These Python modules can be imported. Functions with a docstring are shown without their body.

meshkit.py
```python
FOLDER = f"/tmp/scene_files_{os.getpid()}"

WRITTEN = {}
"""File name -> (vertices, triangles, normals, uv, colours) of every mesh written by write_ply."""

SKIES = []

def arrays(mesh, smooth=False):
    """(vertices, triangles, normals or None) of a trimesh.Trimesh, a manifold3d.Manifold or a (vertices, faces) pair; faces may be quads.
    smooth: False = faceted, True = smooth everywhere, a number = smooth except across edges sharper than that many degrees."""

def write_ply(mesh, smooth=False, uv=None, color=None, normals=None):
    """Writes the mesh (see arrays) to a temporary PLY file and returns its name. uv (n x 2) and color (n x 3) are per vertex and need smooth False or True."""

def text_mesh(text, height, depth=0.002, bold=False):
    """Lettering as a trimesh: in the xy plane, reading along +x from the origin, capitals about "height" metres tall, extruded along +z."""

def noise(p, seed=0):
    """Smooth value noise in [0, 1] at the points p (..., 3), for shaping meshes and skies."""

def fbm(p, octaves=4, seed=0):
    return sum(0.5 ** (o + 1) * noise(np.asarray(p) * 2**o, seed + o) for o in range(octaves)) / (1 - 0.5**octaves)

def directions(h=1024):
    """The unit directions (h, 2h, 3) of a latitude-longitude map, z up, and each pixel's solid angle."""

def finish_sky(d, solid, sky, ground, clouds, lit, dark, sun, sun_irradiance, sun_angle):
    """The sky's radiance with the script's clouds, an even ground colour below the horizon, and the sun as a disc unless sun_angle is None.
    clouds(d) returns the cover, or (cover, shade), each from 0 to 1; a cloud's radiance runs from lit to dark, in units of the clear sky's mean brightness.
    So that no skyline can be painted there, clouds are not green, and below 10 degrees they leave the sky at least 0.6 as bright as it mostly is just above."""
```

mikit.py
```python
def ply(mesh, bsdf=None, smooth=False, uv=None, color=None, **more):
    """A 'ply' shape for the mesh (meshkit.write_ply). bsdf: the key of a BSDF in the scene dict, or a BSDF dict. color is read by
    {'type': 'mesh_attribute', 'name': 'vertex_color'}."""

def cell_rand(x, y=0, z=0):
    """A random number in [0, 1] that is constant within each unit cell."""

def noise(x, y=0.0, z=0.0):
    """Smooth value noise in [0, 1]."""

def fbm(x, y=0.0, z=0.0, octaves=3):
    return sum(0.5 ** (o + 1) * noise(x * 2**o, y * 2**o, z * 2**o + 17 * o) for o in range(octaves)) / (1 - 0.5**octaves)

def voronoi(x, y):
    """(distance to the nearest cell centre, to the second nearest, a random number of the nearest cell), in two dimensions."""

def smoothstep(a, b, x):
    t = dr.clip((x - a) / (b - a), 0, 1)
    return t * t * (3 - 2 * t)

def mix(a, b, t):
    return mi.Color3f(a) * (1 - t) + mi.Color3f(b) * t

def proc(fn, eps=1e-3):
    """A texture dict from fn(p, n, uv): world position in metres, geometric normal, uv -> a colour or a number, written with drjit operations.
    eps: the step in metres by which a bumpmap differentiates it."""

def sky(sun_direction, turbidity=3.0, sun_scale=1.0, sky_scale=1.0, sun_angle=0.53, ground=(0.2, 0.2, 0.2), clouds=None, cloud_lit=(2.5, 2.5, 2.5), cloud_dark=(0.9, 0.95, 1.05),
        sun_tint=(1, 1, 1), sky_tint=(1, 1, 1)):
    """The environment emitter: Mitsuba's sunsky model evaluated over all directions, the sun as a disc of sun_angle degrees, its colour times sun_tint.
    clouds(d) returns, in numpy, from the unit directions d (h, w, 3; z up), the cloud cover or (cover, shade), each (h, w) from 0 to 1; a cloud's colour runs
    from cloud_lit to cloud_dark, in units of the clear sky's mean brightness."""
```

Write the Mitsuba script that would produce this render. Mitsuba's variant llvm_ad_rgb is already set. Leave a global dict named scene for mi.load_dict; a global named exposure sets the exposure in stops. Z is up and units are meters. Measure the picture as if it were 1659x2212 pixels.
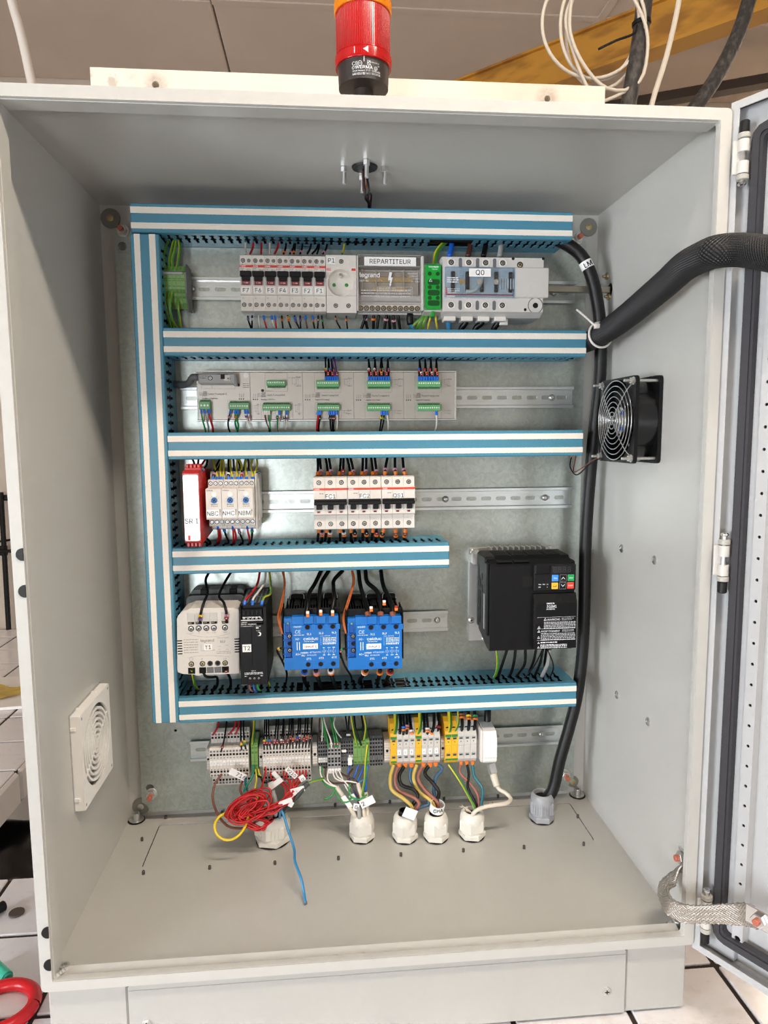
import math, random
import numpy as np, trimesh, mitsuba as mi, drjit as dr
import mikit, meshkit
from mikit import noise, fbm, voronoi, smoothstep, mix, proc
from shapely.geometry import Polygon, Point, box as sbox
from shapely.ops import unary_union
from shapely import affinity
T4 = mi.ScalarTransform4f
random.seed(7)
scene, labels = {}, {}
MM = 0.001

# ---------------------------------------------------------------- camera, light, exposure
exposure = 0.34
scene['camera'] = {'type': 'perspective', 'fov': 58.1368, 'fov_axis': 'x', 'near_clip': 0.02, 'far_clip': 50.0,
    'to_world': T4().look_at(origin=[0.34036, -0.77906, 0.75032], target=[0.42654, 0.21085, 0.63785], up=[0.01676, 0.11143, 0.99363])}
LAMP = (61.0, 53.0, 44.0)         # ceiling luminaire above, in front of the open door
SIDE = 0.62                       # brightness of the window on the left against the one behind
WINDOW = (25.0, 26.5, 28.4)       # daylight in the panes of the windows behind the photographer

def rgb(*c):
    c = np.array(c, float) / 255
    return [float(x) for x in np.where(c < 0.04045, c / 12.92, ((c + 0.055) / 1.055) ** 2.4)]
def mat(name, c, rough=0.5, metal=0.0, spec=0.5, tex=None, **k):
    d = {'type': 'principled', 'base_color': tex or {'type': 'rgb', 'value': c if isinstance(c, list) else rgb(*c)}, 'roughness': rough, 'metallic': metal, 'specular': spec, **k}
    scene[name] = {'type': 'twosided', 'bsdf': d}
    return name

# ---------------------------------------------------------------- shapes, in millimetres
def M(v, f):
    return trimesh.Trimesh(np.asarray(v, float), np.asarray(f, int), process=False)
def cat(*ms):
    ms = [m for x in ms for m in (x if isinstance(x, (list, tuple)) else [x])]
    return trimesh.util.concatenate(ms) if len(ms) > 1 else ms[0]
_bf = None
def box(x0, x1, y0, y1, z0, z1, c=0.4):
    """a box with chamfered edges"""
    global _bf
    c = min(c, abs(x1 - x0) * .45, abs(y1 - y0) * .45, abs(z1 - z0) * .45)
    v = []
    for X, x in ((0, x0), (1, x1)):
        for Y, y in ((0, y0), (1, y1)):
            for Z, z in ((0, z0), (1, z1)):
                ix, iy, iz = x + (c if X == 0 else -c), y + (c if Y == 0 else -c), z + (c if Z == 0 else -c)
                v += [(x, iy, iz), (ix, y, iz), (ix, iy, z)]
    if _bf is None:
        i = lambda X, Y, Z, k: (X * 4 + Y * 2 + Z) * 3 + k
        q, t = [], []
        q += [[i(0,0,0,0), i(0,0,1,0), i(0,1,1,0), i(0,1,0,0)], [i(1,0,0,0), i(1,1,0,0), i(1,1,1,0), i(1,0,1,0)]]
        q += [[i(0,0,0,1), i(1,0,0,1), i(1,0,1,1), i(0,0,1,1)], [i(0,1,0,1), i(0,1,1,1), i(1,1,1,1), i(1,1,0,1)]]
        q += [[i(0,0,0,2), i(0,1,0,2), i(1,1,0,2), i(1,0,0,2)], [i(0,0,1,2), i(1,0,1,2), i(1,1,1,2), i(0,1,1,2)]]
        for a in (0, 1):
            for b in (0, 1):
                q += [[i(a,b,0,0), i(a,b,1,0), i(a,b,1,1), i(a,b,0,1)], [i(a,0,b,0), i(a,1,b,0), i(a,1,b,2), i(a,0,b,2)], [i(0,a,b,1), i(1,a,b,1), i(1,a,b,2), i(0,a,b,2)]]
                for e in (0, 1):
                    t.append([i(a,b,e,0), i(a,b,e,1), i(a,b,e,2)])
        q = np.array(q)
        f = np.vstack([q[:, [0, 1, 2]], q[:, [0, 2, 3]], np.array(t)])
        vv = np.array(v)
        cen = vv.mean(0)
        n = np.cross(vv[f[:, 1]] - vv[f[:, 0]], vv[f[:, 2]] - vv[f[:, 0]])
        out = ((vv[f].mean(1) - cen) * n).sum(1) < 0
        f[out] = f[out][:, ::-1]
        _bf = f
    return M(v, _bf)
def frame_of(d):
    d = np.asarray(d, float) / np.linalg.norm(d)
    a = np.cross(d, [0, 0, 1] if abs(d[2]) < 0.9 else [1, 0, 0]); a /= np.linalg.norm(a)
    return d, a, np.cross(d, a)
def lathe(o, d, prof, n=20, ph=0.0):
    """(distance along d, radius) pairs turned about the axis through o; closed where a radius is 0"""
    d, a, b = frame_of(d); o = np.asarray(o, float)
    t = np.arange(n) * 2 * np.pi / n + ph
    ring = np.cos(t)[:, None] * a + np.sin(t)[:, None] * b
    v = np.vstack([o + h * d + max(r, 1e-4) * ring for h, r in prof])
    f = []
    for k in range(len(prof) - 1):
        for j in range(n):
            p, q = k * n + j, k * n + (j + 1) % n
            f += [[p, q, q + n], [p, q + n, p + n]]
    return M(v, f)
def cyl(p, q, r, n=14, c=0.0, r2=None, ph=0.0):
    p, q = np.asarray(p, float), np.asarray(q, float); L = np.linalg.norm(q - p); r2 = r if r2 is None else r2
    pr = [(0, 0), (0, r - c), (c, r), (L - c, r2), (L, r2 - c), (L, 0)] if c else [(0, 0), (0, r), (L, r2), (L, 0)]
    return lathe(p, q - p, pr, n, ph)
def spline(pts, step=4.0):
    p = np.asarray(pts, float)
    if len(p) < 3:
        return p
    e = np.vstack([2 * p[0] - p[1], p, 2 * p[-1] - p[-2]]); out = []
    for i in range(1, len(e) - 2):
        p0, p1, p2, p3 = e[i - 1:i + 3]
        n = max(2, int(np.linalg.norm(p2 - p1) / step))
        t0, t1 = 0.0, max(np.linalg.norm(p1 - p0), 1e-6) ** .5
        t2 = t1 + max(np.linalg.norm(p2 - p1), 1e-6) ** .5; t3 = t2 + max(np.linalg.norm(p3 - p2), 1e-6) ** .5
        t = np.linspace(t1, t2, n, endpoint=False)[:, None]
        A1 = (t1 - t) / (t1 - t0) * p0 + (t - t0) / (t1 - t0) * p1; A2 = (t2 - t) / (t2 - t1) * p1 + (t - t1) / (t2 - t1) * p2
        A3 = (t3 - t) / (t3 - t2) * p2 + (t - t2) / (t3 - t2) * p3
        B1 = (t2 - t) / (t2 - t0) * A1 + (t - t0) / (t2 - t0) * A2; B2 = (t3 - t) / (t3 - t1) * A2 + (t - t1) / (t3 - t1) * A3
        out.append((t2 - t) / (t2 - t1) * B1 + (t - t1) / (t2 - t1) * B2)
    return np.vstack(out + [p[-1:]])
def tube(pts, r, n=8, step=4.0, cap=True, pick=None, twist=0.0):
    """a tube along a smooth curve; pick(j, k): which faces to keep"""
    p = np.asarray(pts, float) if step > 1e8 else spline(pts, step); t = np.gradient(p, axis=0); t /= np.linalg.norm(t, axis=1, keepdims=True) + 1e-12
    a = np.cross(t[0], [0.3, -1, 0.2]); a /= np.linalg.norm(a); A = [a]
    for i in range(1, len(p)):
        a = A[-1] - t[i] * (A[-1] @ t[i]); A.append(a / np.linalg.norm(a))
    A = np.array(A); Bv = np.cross(t, A); ang = np.arange(n) * 2 * np.pi / n
    rr = np.broadcast_to(r, (len(p),)) if np.ndim(r) else np.full(len(p), float(r))
    an = ang[None] + twist * np.arange(len(p))[:, None]
    v = (p[:, None] + rr[:, None, None] * (np.cos(an)[..., None] * A[:, None] + np.sin(an)[..., None] * Bv[:, None])).reshape(-1, 3)
    f = []
    for k in range(len(p) - 1):
        for j in range(n):
            if pick and not pick(j, k): continue
            q, s = k * n + j, k * n + (j + 1) % n
            f += [[q, s, s + n], [q, s + n, q + n]]
    if cap and not pick:
        c0, c1 = len(v), len(v) + 1; v = np.vstack([v, p[:1], p[-1:]]); e = (len(p) - 1) * n
        for j in range(n):
            f += [[c0, (j + 1) % n, j], [c1, e + j, e + (j + 1) % n]]
    return M(v, f)
def prism(poly, a0, a1, plane='xz'):
    """a shapely outline given thickness: 'xz' from y=a0 to a1, 'yz' along x, 'xy' along z"""
    ms = []
    for g in getattr(poly, 'geoms', [poly]):
        if g.is_empty or g.area < 1e-6: continue
        m = trimesh.creation.extrude_polygon(g, abs(a1 - a0), engine='earcut'); v = np.array(m.vertices)
        lo, hi = min(a0, a1), max(a0, a1)
        if plane == 'xz': v = np.c_[v[:, 0], hi - v[:, 2], v[:, 1]]
        elif plane == 'yz': v = np.c_[lo + v[:, 2], v[:, 0], v[:, 1]]
        else: v = np.c_[v[:, 0], v[:, 1], lo + v[:, 2]]
        ms.append(M(v, m.faces))
    return cat(ms)
def disc(x, z, r, n=16):
    return Point(x, z).buffer(r, quad_segs=max(2, n // 4))
def rrect(x0, x1, z0, z1, r):
    return sbox(x0 + r, z0 + r, x1 - r, z1 - r).buffer(r, quad_segs=3)
_tc = {}
def text(s, h, x, y, z, bold=False, d=0.25, anchor='l', rot=0, squeeze=1.0, w=None):
    """lettering on a face that looks towards -y: (x, z) is its base line's start (or middle or end)"""
    k = (s, bold)
    if k not in _tc:
        m = meshkit.text_mesh(s, 1.0, 1.0, bold); _tc[k] = (np.array(m.vertices), np.array(m.faces))
    v, f = _tc[k]
    if w: squeeze = w / ((v[:, 0].max() - v[:, 0].min()) * h)
    v = v * [h * squeeze, h, d]
    if anchor != 'l': v = v - [(v[:, 0].max() + v[:, 0].min()) / (2 if anchor == 'm' else 1) if anchor == 'm' else v[:, 0].max(), 0, 0]
    if rot:
        a = math.radians(rot); v = np.c_[v[:, 0] * math.cos(a) - v[:, 1] * math.sin(a), v[:, 0] * math.sin(a) + v[:, 1] * math.cos(a), v[:, 2]]
    return M(np.c_[x + v[:, 0], y - v[:, 2], z + v[:, 1]], f)
def shift(m, d): 
    m = m.copy(); m.vertices = m.vertices + np.asarray(d, float); return m
def spin(m, axis, deg, about=(0, 0, 0)):
    m = m.copy(); m.apply_transform(trimesh.transformations.rotation_matrix(math.radians(deg), axis, about)); return m

# ---------------------------------------------------------------- entries
_n = {}
def numbered(k):
    i = _n.get(k, 0); _n[k] = i + 1
    return k if i == 0 else f'{k}_{i:03d}'
def put(key, mesh, m, smooth=False, label=None, kind=None):
    mesh = M(np.asarray(mesh.vertices) * MM, mesh.faces)
    scene[key] = mikit.ply(mesh, m, smooth=smooth)
    if label or kind:
        labels[key] = {**({'label': label} if label else {}), **({'kind': kind} if kind else {})}
    return key
def thing(name, label, category, group=None):
    k = numbered(name); labels[k] = {'label': label, 'category': category}
    if group: labels[k]['group'] = group
    return k
def part(t, name, mesh, m, smooth=False, label=None, kind=None):
    return put(numbered(t + '__' + name), mesh, m, smooth, label, kind)
def single(name, mesh, m, label, category, group=None, smooth=False):
    k = numbered(name); put(k, mesh, m, smooth)
    labels[k] = {'label': label, 'category': category, **({'group': group} if group else {})}
    return k
def struct(name, mesh, m, label=None):
    put(name, mesh, m); labels[name] = {'kind': 'structure', **({'label': label} if label else {})}
    return name

# ---------------------------------------------------------------- materials
def spangle(p, n, uv):
    x, z = p.x * 1000, p.z * 1000
    a, b, c = voronoi(x / 5.0 + 3 * fbm(x / 18, z / 18), z / 5.0 + 3 * fbm(x / 15, z / 15, 5.0))
    w = 0.82 + 0.13 * c + 0.22 * (fbm(x / 60, z / 60, 2.0, octaves=4) - 0.5) + 0.10 * (noise(x / 1.6, z / 1.6) - 0.5)
    return mi.Color3f(0.425, 0.465, 0.43) * w
def rail_tex(p, n, uv):
    x, z = p.x * 1000, p.z * 1000
    return mi.Color3f(0.62, 0.66, 0.66) * (0.92 + 0.16 * fbm(x / 14, z / 3))
def tile_tex(p, n, uv):
    x, y = p.x * 1000, p.y * 1000
    s = smoothstep(0.62, 0.80, fbm(x / 60, y / 45, 1.0, octaves=4)) * 0.25 + smoothstep(0.80, 0.86, noise(x / 7, y / 7)) * 0.10
    return mix((0.78, 0.77, 0.79), (0.5, 0.44, 0.38), s)
def ceil_tex(p, n, uv):
    return mi.Color3f(0.56, 0.47, 0.40) * (0.93 + 0.14 * fbm(p.x * 3, p.y * 3, octaves=4))
def paint_tex(p, n, uv):
    x, y, z = p.x * 1000, p.y * 1000, p.z * 1000
    s = smoothstep(0.90, 0.93, noise(x / 5.5, y / 5.5, z / 5.5)) * smoothstep(0.5, 0.6, noise(x / 40, y / 40, z / 40))
    return mix((0.475, 0.468, 0.44), (0.25, 0.23, 0.21), s * 0.35 * dr.select(n.z > 0.9, 1.0, 0.0))
def beam_tex(p, n, uv):
    return mix((0.50, 0.24, 0.03), (0.30, 0.13, 0.02), smoothstep(0.45, 0.75, fbm(p.x * 9, p.y * 9, p.z * 22, octaves=4)))
def board_tex(p, n, uv):
    x, z = p.x * 1000, p.z * 1000
    s = smoothstep(0.55, 0.75, fbm(x / 12, z / 12, octaves=4)) * smoothstep(65, 15, dr.abs(x - 10))
    h = sum(smoothstep(26, 7, dr.sqrt(dr.square(x - a) + dr.square(z - 1297))) * (0.3 + 0.7 * fbm(x / 4, z / 4)) for a in (88.0, 718.0))
    return mix((0.78, 0.70, 0.60), (0.30, 0.24, 0.18), dr.clip(s * 0.5 + h * 0.75, 0, 1))
def wall_tex(p, n, uv):
    return mi.Color3f(0.60, 0.53, 0.45) * (0.85 + 0.3 * fbm(p.x * 4, p.y * 4, p.z * 4, octaves=4))
def braid_tex(p, n, uv):
    return mi.Color3f(0.55, 0.50, 0.45)
def cable_tex(p, n, uv):
    return mix((0.030, 0.028, 0.027), (0.085, 0.076, 0.068), smoothstep(0.4, 0.8, fbm(p.x * 160, p.y * 160, p.z * 60, octaves=4)))
mat('paint', None, 0.33, spec=0.45, tex=proc(paint_tex))
mat('plinth_paint', (170, 169, 164), 0.4)
mat('paint_plain', (168, 166, 158), 0.35)
mat('door_paint', (176, 177, 178), 0.4)
mat('galv', None, 0.30, 0.74, tex=proc(spangle))
mat('rail_zinc', None, 0.28, 0.8, tex=proc(rail_tex))
mat('tile', None, 0.16, spec=0.55, tex=proc(tile_tex))
mat('grout', (52, 42, 38), 0.9)
mat('ceiling_board', None, 0.8, tex=proc(ceil_tex))
mat('ceiling_seam', (128, 116, 106), 0.8)
mat('beam_yellow', None, 0.45, tex=proc(beam_tex))
mat('cream_board', None, 0.6, tex=proc(board_tex))
mat('plaster', None, 0.8, tex=proc(wall_tex))
mat('floor_dark', (50, 46, 42), 0.7)
mat('black_void', (10, 10, 10), 0.8)
mat('duct_blue', (68, 128, 152), 0.42)
mat('duct_white', (232, 225, 214), 0.45)
mat('plastic_grey', (196, 193, 188), 0.4)
mat('plastic_light', (214, 209, 202), 0.4)
mat('plastic_dark', (98, 100, 103), 0.45)
mat('plastic_mid', (150, 152, 152), 0.45)
mat('white', (236, 234, 230), 0.45)
mat('label_white', (240, 240, 238), 0.3)
mat('ink', (24, 24, 26), 0.6)
mat('ink_grey', (120, 118, 116), 0.6)
mat('print_white', (225, 228, 232), 0.5)
mat('black_plastic', (11, 11, 13), 0.45, spec=0.25)
mat('black_gloss', (14, 14, 16), 0.2)
mat('black_matt', (14, 14, 16), 0.6, spec=0.3)
mat('hole', (8, 8, 8), 0.9)
mat('steel', [0.62, 0.62, 0.62], 0.25, 0.9)
mat('zinc_screw', [0.60, 0.60, 0.58], 0.3, 0.85)
mat('brass', [0.55, 0.45, 0.26], 0.3, 0.85)
mat('copper_paint', (176, 98, 76), 0.5)
mat('chrome', [0.75, 0.75, 0.76], 0.12, 1.0)
mat('alu', [0.42, 0.395, 0.355], 0.42, 0.6)
mat('dark_steel', (74, 72, 68), 0.4, 0.3)
mat('washer_grey', (128, 128, 122), 0.4, 0.4)
mat('tray_grey', (64, 56, 51), 0.6)
mat('shaft_steel', [0.34, 0.31, 0.25], 0.35, 0.8)
mat('alu_light', [0.58, 0.58, 0.57], 0.34, 0.7)
mat('red_relay', (176, 36, 34), 0.35)
mat('red_mark', (205, 62, 46), 0.45)
mat('red_dark', (120, 26, 26), 0.4)
mat('ssr_blue', (18, 106, 186), 0.36)
mat('ssr_blue_dark', (12, 78, 160), 0.4)
mat('plug_green', (96, 160, 104), 0.42)
mat('plug_green_dark', (52, 96, 60), 0.5)
mat('earth_green', (112, 152, 84), 0.45)
mat('earth_green_dark', (78, 118, 46), 0.5)
mat('term_yellow', (236, 178, 44), 0.42)
mat('term_green', (38, 128, 58), 0.45)
mat('beige_print', (150, 144, 136), 0.6)
mat('gland_white', (214, 210, 200), 0.42)
mat('gland_grey', (150, 152, 156), 0.42)
mat('rubber', (14, 14, 15), 0.45, spec=0.35)
mat('gasket', (46, 45, 50), 0.55)
mat('sleeve', (15, 15, 16), 0.5)
mat('old_cable', None, 0.55, tex=proc(cable_tex))
mat('braid', [0.50, 0.46, 0.41], 0.35, 0.85)
mat('grey_dark_case', (62, 66, 68), 0.45)
WIRES = dict(black=(11, 11, 12), red=(186, 30, 34), white=(226, 220, 212), blue=(28, 92, 190), brown=(112, 66, 52), green=(38, 140, 62), yellow=(226, 196, 40), grey=(150, 150, 148),
    orange=(176, 92, 44), violet=(92, 50, 120), teal=(26, 100, 116), dusty=(58, 90, 118), cream=(208, 198, 182), skyblue=(52, 128, 176), darkbrown=(70, 40, 32), pink=(142, 88, 76), earth=(206, 190, 46), earthgreen=(62, 130, 40), paleyellow=(192, 164, 78), dgreen=(22, 120, 96))
for _k, _c in WIRES.items(): mat('w_' + _k, _c, 0.36, spec=0.3 if _k == 'black' else 0.5)
TAGS = dict(blue=(30, 110, 214), orange=(226, 120, 44), red=(150, 40, 38), white=(232, 228, 222), yellow=(232, 190, 50), black=(34, 34, 36), pink=(196, 140, 160), green=(60, 140, 90), brown=(130, 74, 54), violet=(120, 90, 150))
for _k, _c in TAGS.items(): mat('t_' + _k, _c, 0.4)
scene['clear'] = {'type': 'thindielectric', 'int_ior': 1.45}
scene['clear_blue'] = {'type': 'thindielectric', 'int_ior': 1.45, 'specular_transmittance': {'type': 'rgb', 'value': [0.84, 0.91, 0.97]}}
scene['lens_red'] = {'type': 'twosided', 'bsdf': {'type': 'principled', 'base_color': {'type': 'rgb', 'value': rgb(160, 4, 9)}, 'roughness': 0.16, 'specular': 0.6}}
scene['lens_amber'] = {'type': 'twosided', 'bsdf': {'type': 'principled', 'base_color': {'type': 'rgb', 'value': rgb(212, 122, 10)}, 'roughness': 0.16, 'specular': 0.6}}

# ================================================================ the room
struct('floor', box(-2200, 2800, -2600, 2000, -870, -850, 0), 'floor_dark')
struct('wall_back', box(-2200, 2800, 1985, 2005, -850, 2060, 0), 'plaster')
struct('wall_right', box(2800, 2820, -2600, 2000, -850, 2060, 0), 'plaster')
WL, WLZ = [(-2350, -1050)], (-50, 1250)
struct('wall_left', prism(sbox(-2600, -850, 2000, 2060).difference(sbox(WL[0][0], WLZ[0], WL[0][1], WLZ[1])), -2220, -2200, 'yz'), 'plaster')
WX = [(-640, -90), (1500, 2300)]; WZ = (20, 680)
_w = sbox(-2200, -850, 2800, 2060)
for a, b in WX: _w = _w.difference(sbox(a, WZ[0], b, WZ[1]))
struct('wall_front', prism(_w, -2600, -2580), 'plaster')
for k, (a, b) in enumerate(WX):
    w = f'window_{k + 1}'; labels[w] = {'kind': 'structure'}
    _f = sbox(a, WZ[0], b, WZ[1]).difference(unary_union([sbox(a + 50 + i * (b - a - 50) / 2, WZ[0] + 50, a + (i + 1) * (b - a - 50) / 2, WZ[1] - 50) for i in range(2)]))
    part(w, 'frame', prism(_f, -2610, -2560), 'white')
    for i in range(2):
        v0, v1 = a + 50 + i * (b - a - 50) / 2, a + (i + 1) * (b - a - 50) / 2
        q = M([[v0, -2590, WZ[0] + 50], [v1, -2590, WZ[0] + 50], [v1, -2590, WZ[1] - 50], [v0, -2590, WZ[1] - 50]], [[0, 2, 1], [0, 3, 2]])
        kk = part(w, 'pane', q, 'white')
        scene[kk]['emitter'] = {'type': 'area', 'radiance': {'type': 'rgb', 'value': [c * (1.0 if k == 0 else 0.15) for c in WINDOW]}}
w = 'window_3'; labels[w] = {'kind': 'structure'}; (a, b), (c0, c1) = WL[0], WLZ
part(w, 'frame', prism(sbox(a, c0, b, c1).difference(unary_union([sbox(a + 50 + i * (b - a - 50) / 2, c0 + 50, a + (i + 1) * (b - a - 50) / 2, c1 - 50) for i in range(2)])), -2225, -2180, 'yz'), 'white')
for i in range(2):
    v0, v1 = a + 50 + i * (b - a - 50) / 2, a + (i + 1) * (b - a - 50) / 2
    kk = part(w, 'pane', M([[-2205, v0, c0 + 50], [-2205, v1, c0 + 50], [-2205, v1, c1 - 50], [-2205, v0, c1 - 50]], [[0, 1, 2], [0, 2, 3]]), 'white')
    scene[kk]['emitter'] = {'type': 'area', 'radiance': {'type': 'rgb', 'value': [c * SIDE for c in WINDOW]}}
# panelled ceiling; the joints run along x and y
struct('ceiling', box(-2200, 2800, -2600, 2000, 2046, 2060, 0), 'ceiling_seam')
_xs = [-2200, -1170, 30, 1230, 2430, 2800]; _ys = [-2600, -2120, -920, 280, 1480, 1985]
for i in range(5):
    for j in range(5):
        if _ys[j + 1] < 200: continue
        part('ceiling', 'panel', box(_xs[i] + 3, _xs[i + 1] - 3, _ys[j] + 3, _ys[j + 1] - 3, 2039, 2047, 3), 'ceiling_board')
part('ceiling', 'seam_strip', box(30, 1900, 1466, 1494, 2035, 2041, 2), 'ceiling_board')
part('ceiling', 'seam_strip', box(1216, 1244, 200, 1985, 2034, 2040, 2), 'ceiling_board')
# luminaires: one before the cabinet, one over the far right corner of the room
def luminaire(x, y, z, L, along, power, label):
    t = thing('ceiling_lamp', label, 'lamp')
    h = (L / 2, 75) if along == 'x' else (75, L / 2)
    part(t, 'housing', box(x - h[0], x + h[0], y - h[1], y + h[1], z, z + 60, 4), 'white')
    q = M([[x - h[0] + 20, y - h[1] + 15, z - 1], [x + h[0] - 20, y - h[1] + 15, z - 1], [x + h[0] - 20, y + h[1] - 15, z - 1], [x - h[0] + 20, y + h[1] - 15, z - 1]], [[0, 2, 1], [0, 3, 2]])
    k = part(t, 'diffuser', q, 'white'); scene[k]['emitter'] = {'type': 'area', 'radiance': {'type': 'rgb', 'value': [c * power for c in LAMP]}}
luminaire(880, -720, 1900, 1100, 'x', 1.0, 'fluorescent ceiling luminaire hanging in front of the open door')
luminaire(2350, 1500, 1900, 1200, 'y', 0.6, 'fluorescent ceiling luminaire over the right end of the tiled bench')

# ---------------------------------------------------------------- tiled benches
def bench(x0, x1, y0, y1, ox, oy, label, nose=None):
    t = thing('tiled_workbench', label, 'workbench')
    part(t, 'worktop', box(x0, x1, y0, y1, -40, -3.5, 2), 'grout')
    rnd = random.Random(int(x1 + y0))
    for i in range(-14, 10):
        for j in range(-4, 14):
            a0, b0 = ox + 155 * i + 3.5, oy + 155 * j + 3.5; a1, b1 = min(a0 + 148, x1 - 1), min(b0 + 148, y1 - 1); a0, b0 = max(a0, x0 + 1), max(b0, y0 + 1)
            if a1 - a0 < 8 or b1 - b0 < 8: continue
            dz = rnd.uniform(-.4, .4)
            part(t, 'tile', box(a0, a1, b0, b1, -8, dz, 1.6), 'tile')
    if nose:
        for j in range(-4, 14):
            b0 = oy + 155 * j + 3.5; b1 = min(b0 + 148, y1); b0 = max(b0, y0)
            if b1 - b0 > 8: part(t, 'edge_tile', box(x1 - 6, x1 + 8, b0, b1, -78, -1, 6), 'tile')
    part(t, 'frame', cat(box(x0 + 40, x1 - 40, y0 + 40, y1 - 40, -90, -40, 2), *[box(a, a + 50, b, b + 50, -850, -90, 2) for a in (x0 + 60, x1 - 110) for b in (y0 + 60, y1 - 110)]), 'black_matt')
    return t
bench(-420, 1500, -320, 376, -49, 78, 'near workbench of white tiles with dark joints carrying the cabinet')
bench(-1450, -362, 470, 1975, -362, 1085, 'white tiled side bench running back to the wall, left of the cabinet', True)
single('plastic_sack', trimesh.Trimesh(*(lambda m: (np.c_[m.vertices[:, 0] * 300 - 420, m.vertices[:, 1] * 260 + 760, m.vertices[:, 2] * 330 - 470] * (1 + 0.14 * (meshkit.fbm(m.vertices * 2.2, 3)[:, None] - .5)), m.faces))(trimesh.creation.icosphere(4)), process=False), 'black_gloss',
       'crumpled black plastic sack in the dark beneath the left side bench', 'sack', smooth=True)
# things on the side bench and its wall
t = thing('paper_stack', 'stack of white paper sheets lying on the left side bench', 'paper')
part(t, 'sheets', spin(box(-760, -420, 1130, 1390, .6, 10, 1), [0, 0, 1], 6, (-600, 1250, 0)), 'white')
single('cloth', M(*(lambda g: (np.c_[-655 + 110 * g[0].ravel() + 8 * np.sin(9 * g[1].ravel()), 1195 + 90 * g[1].ravel() + 9 * np.sin(8 * g[0].ravel()), 12.5 + 9 * meshkit.noise(np.c_[g[0].ravel() * 5, g[1].ravel() * 5, g[0].ravel() * 0])], [[i * 12 + j + a for a in q] for i in range(11) for j in range(11) for q in ((0, 1, 13), (0, 13, 12))]))(np.meshgrid(np.linspace(0, 1, 12), np.linspace(0, 1, 12)))), 'w_paleyellow', 'small pale yellow cloth lying on the white paper stack', 'cloth', smooth=True)
t = thing('pipe', 'dark vertical pipe with a valve on the wall behind the left bench', 'pipe')
part(t, 'tube', cyl((-884, 1945, 8), (-878, 1945, 540), 9, 12), 'black_matt'); part(t, 'valve', cat(cyl((-884, 1945, 300), (-884, 1945, 335), 15, 12), cyl((-900, 1925, 318), (-840, 1925, 318), 6, 10)), 'black_matt')
part(t, 'bracket', box(-930, -845, 1950, 1975, 508, 528, 3), 'black_matt')
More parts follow.
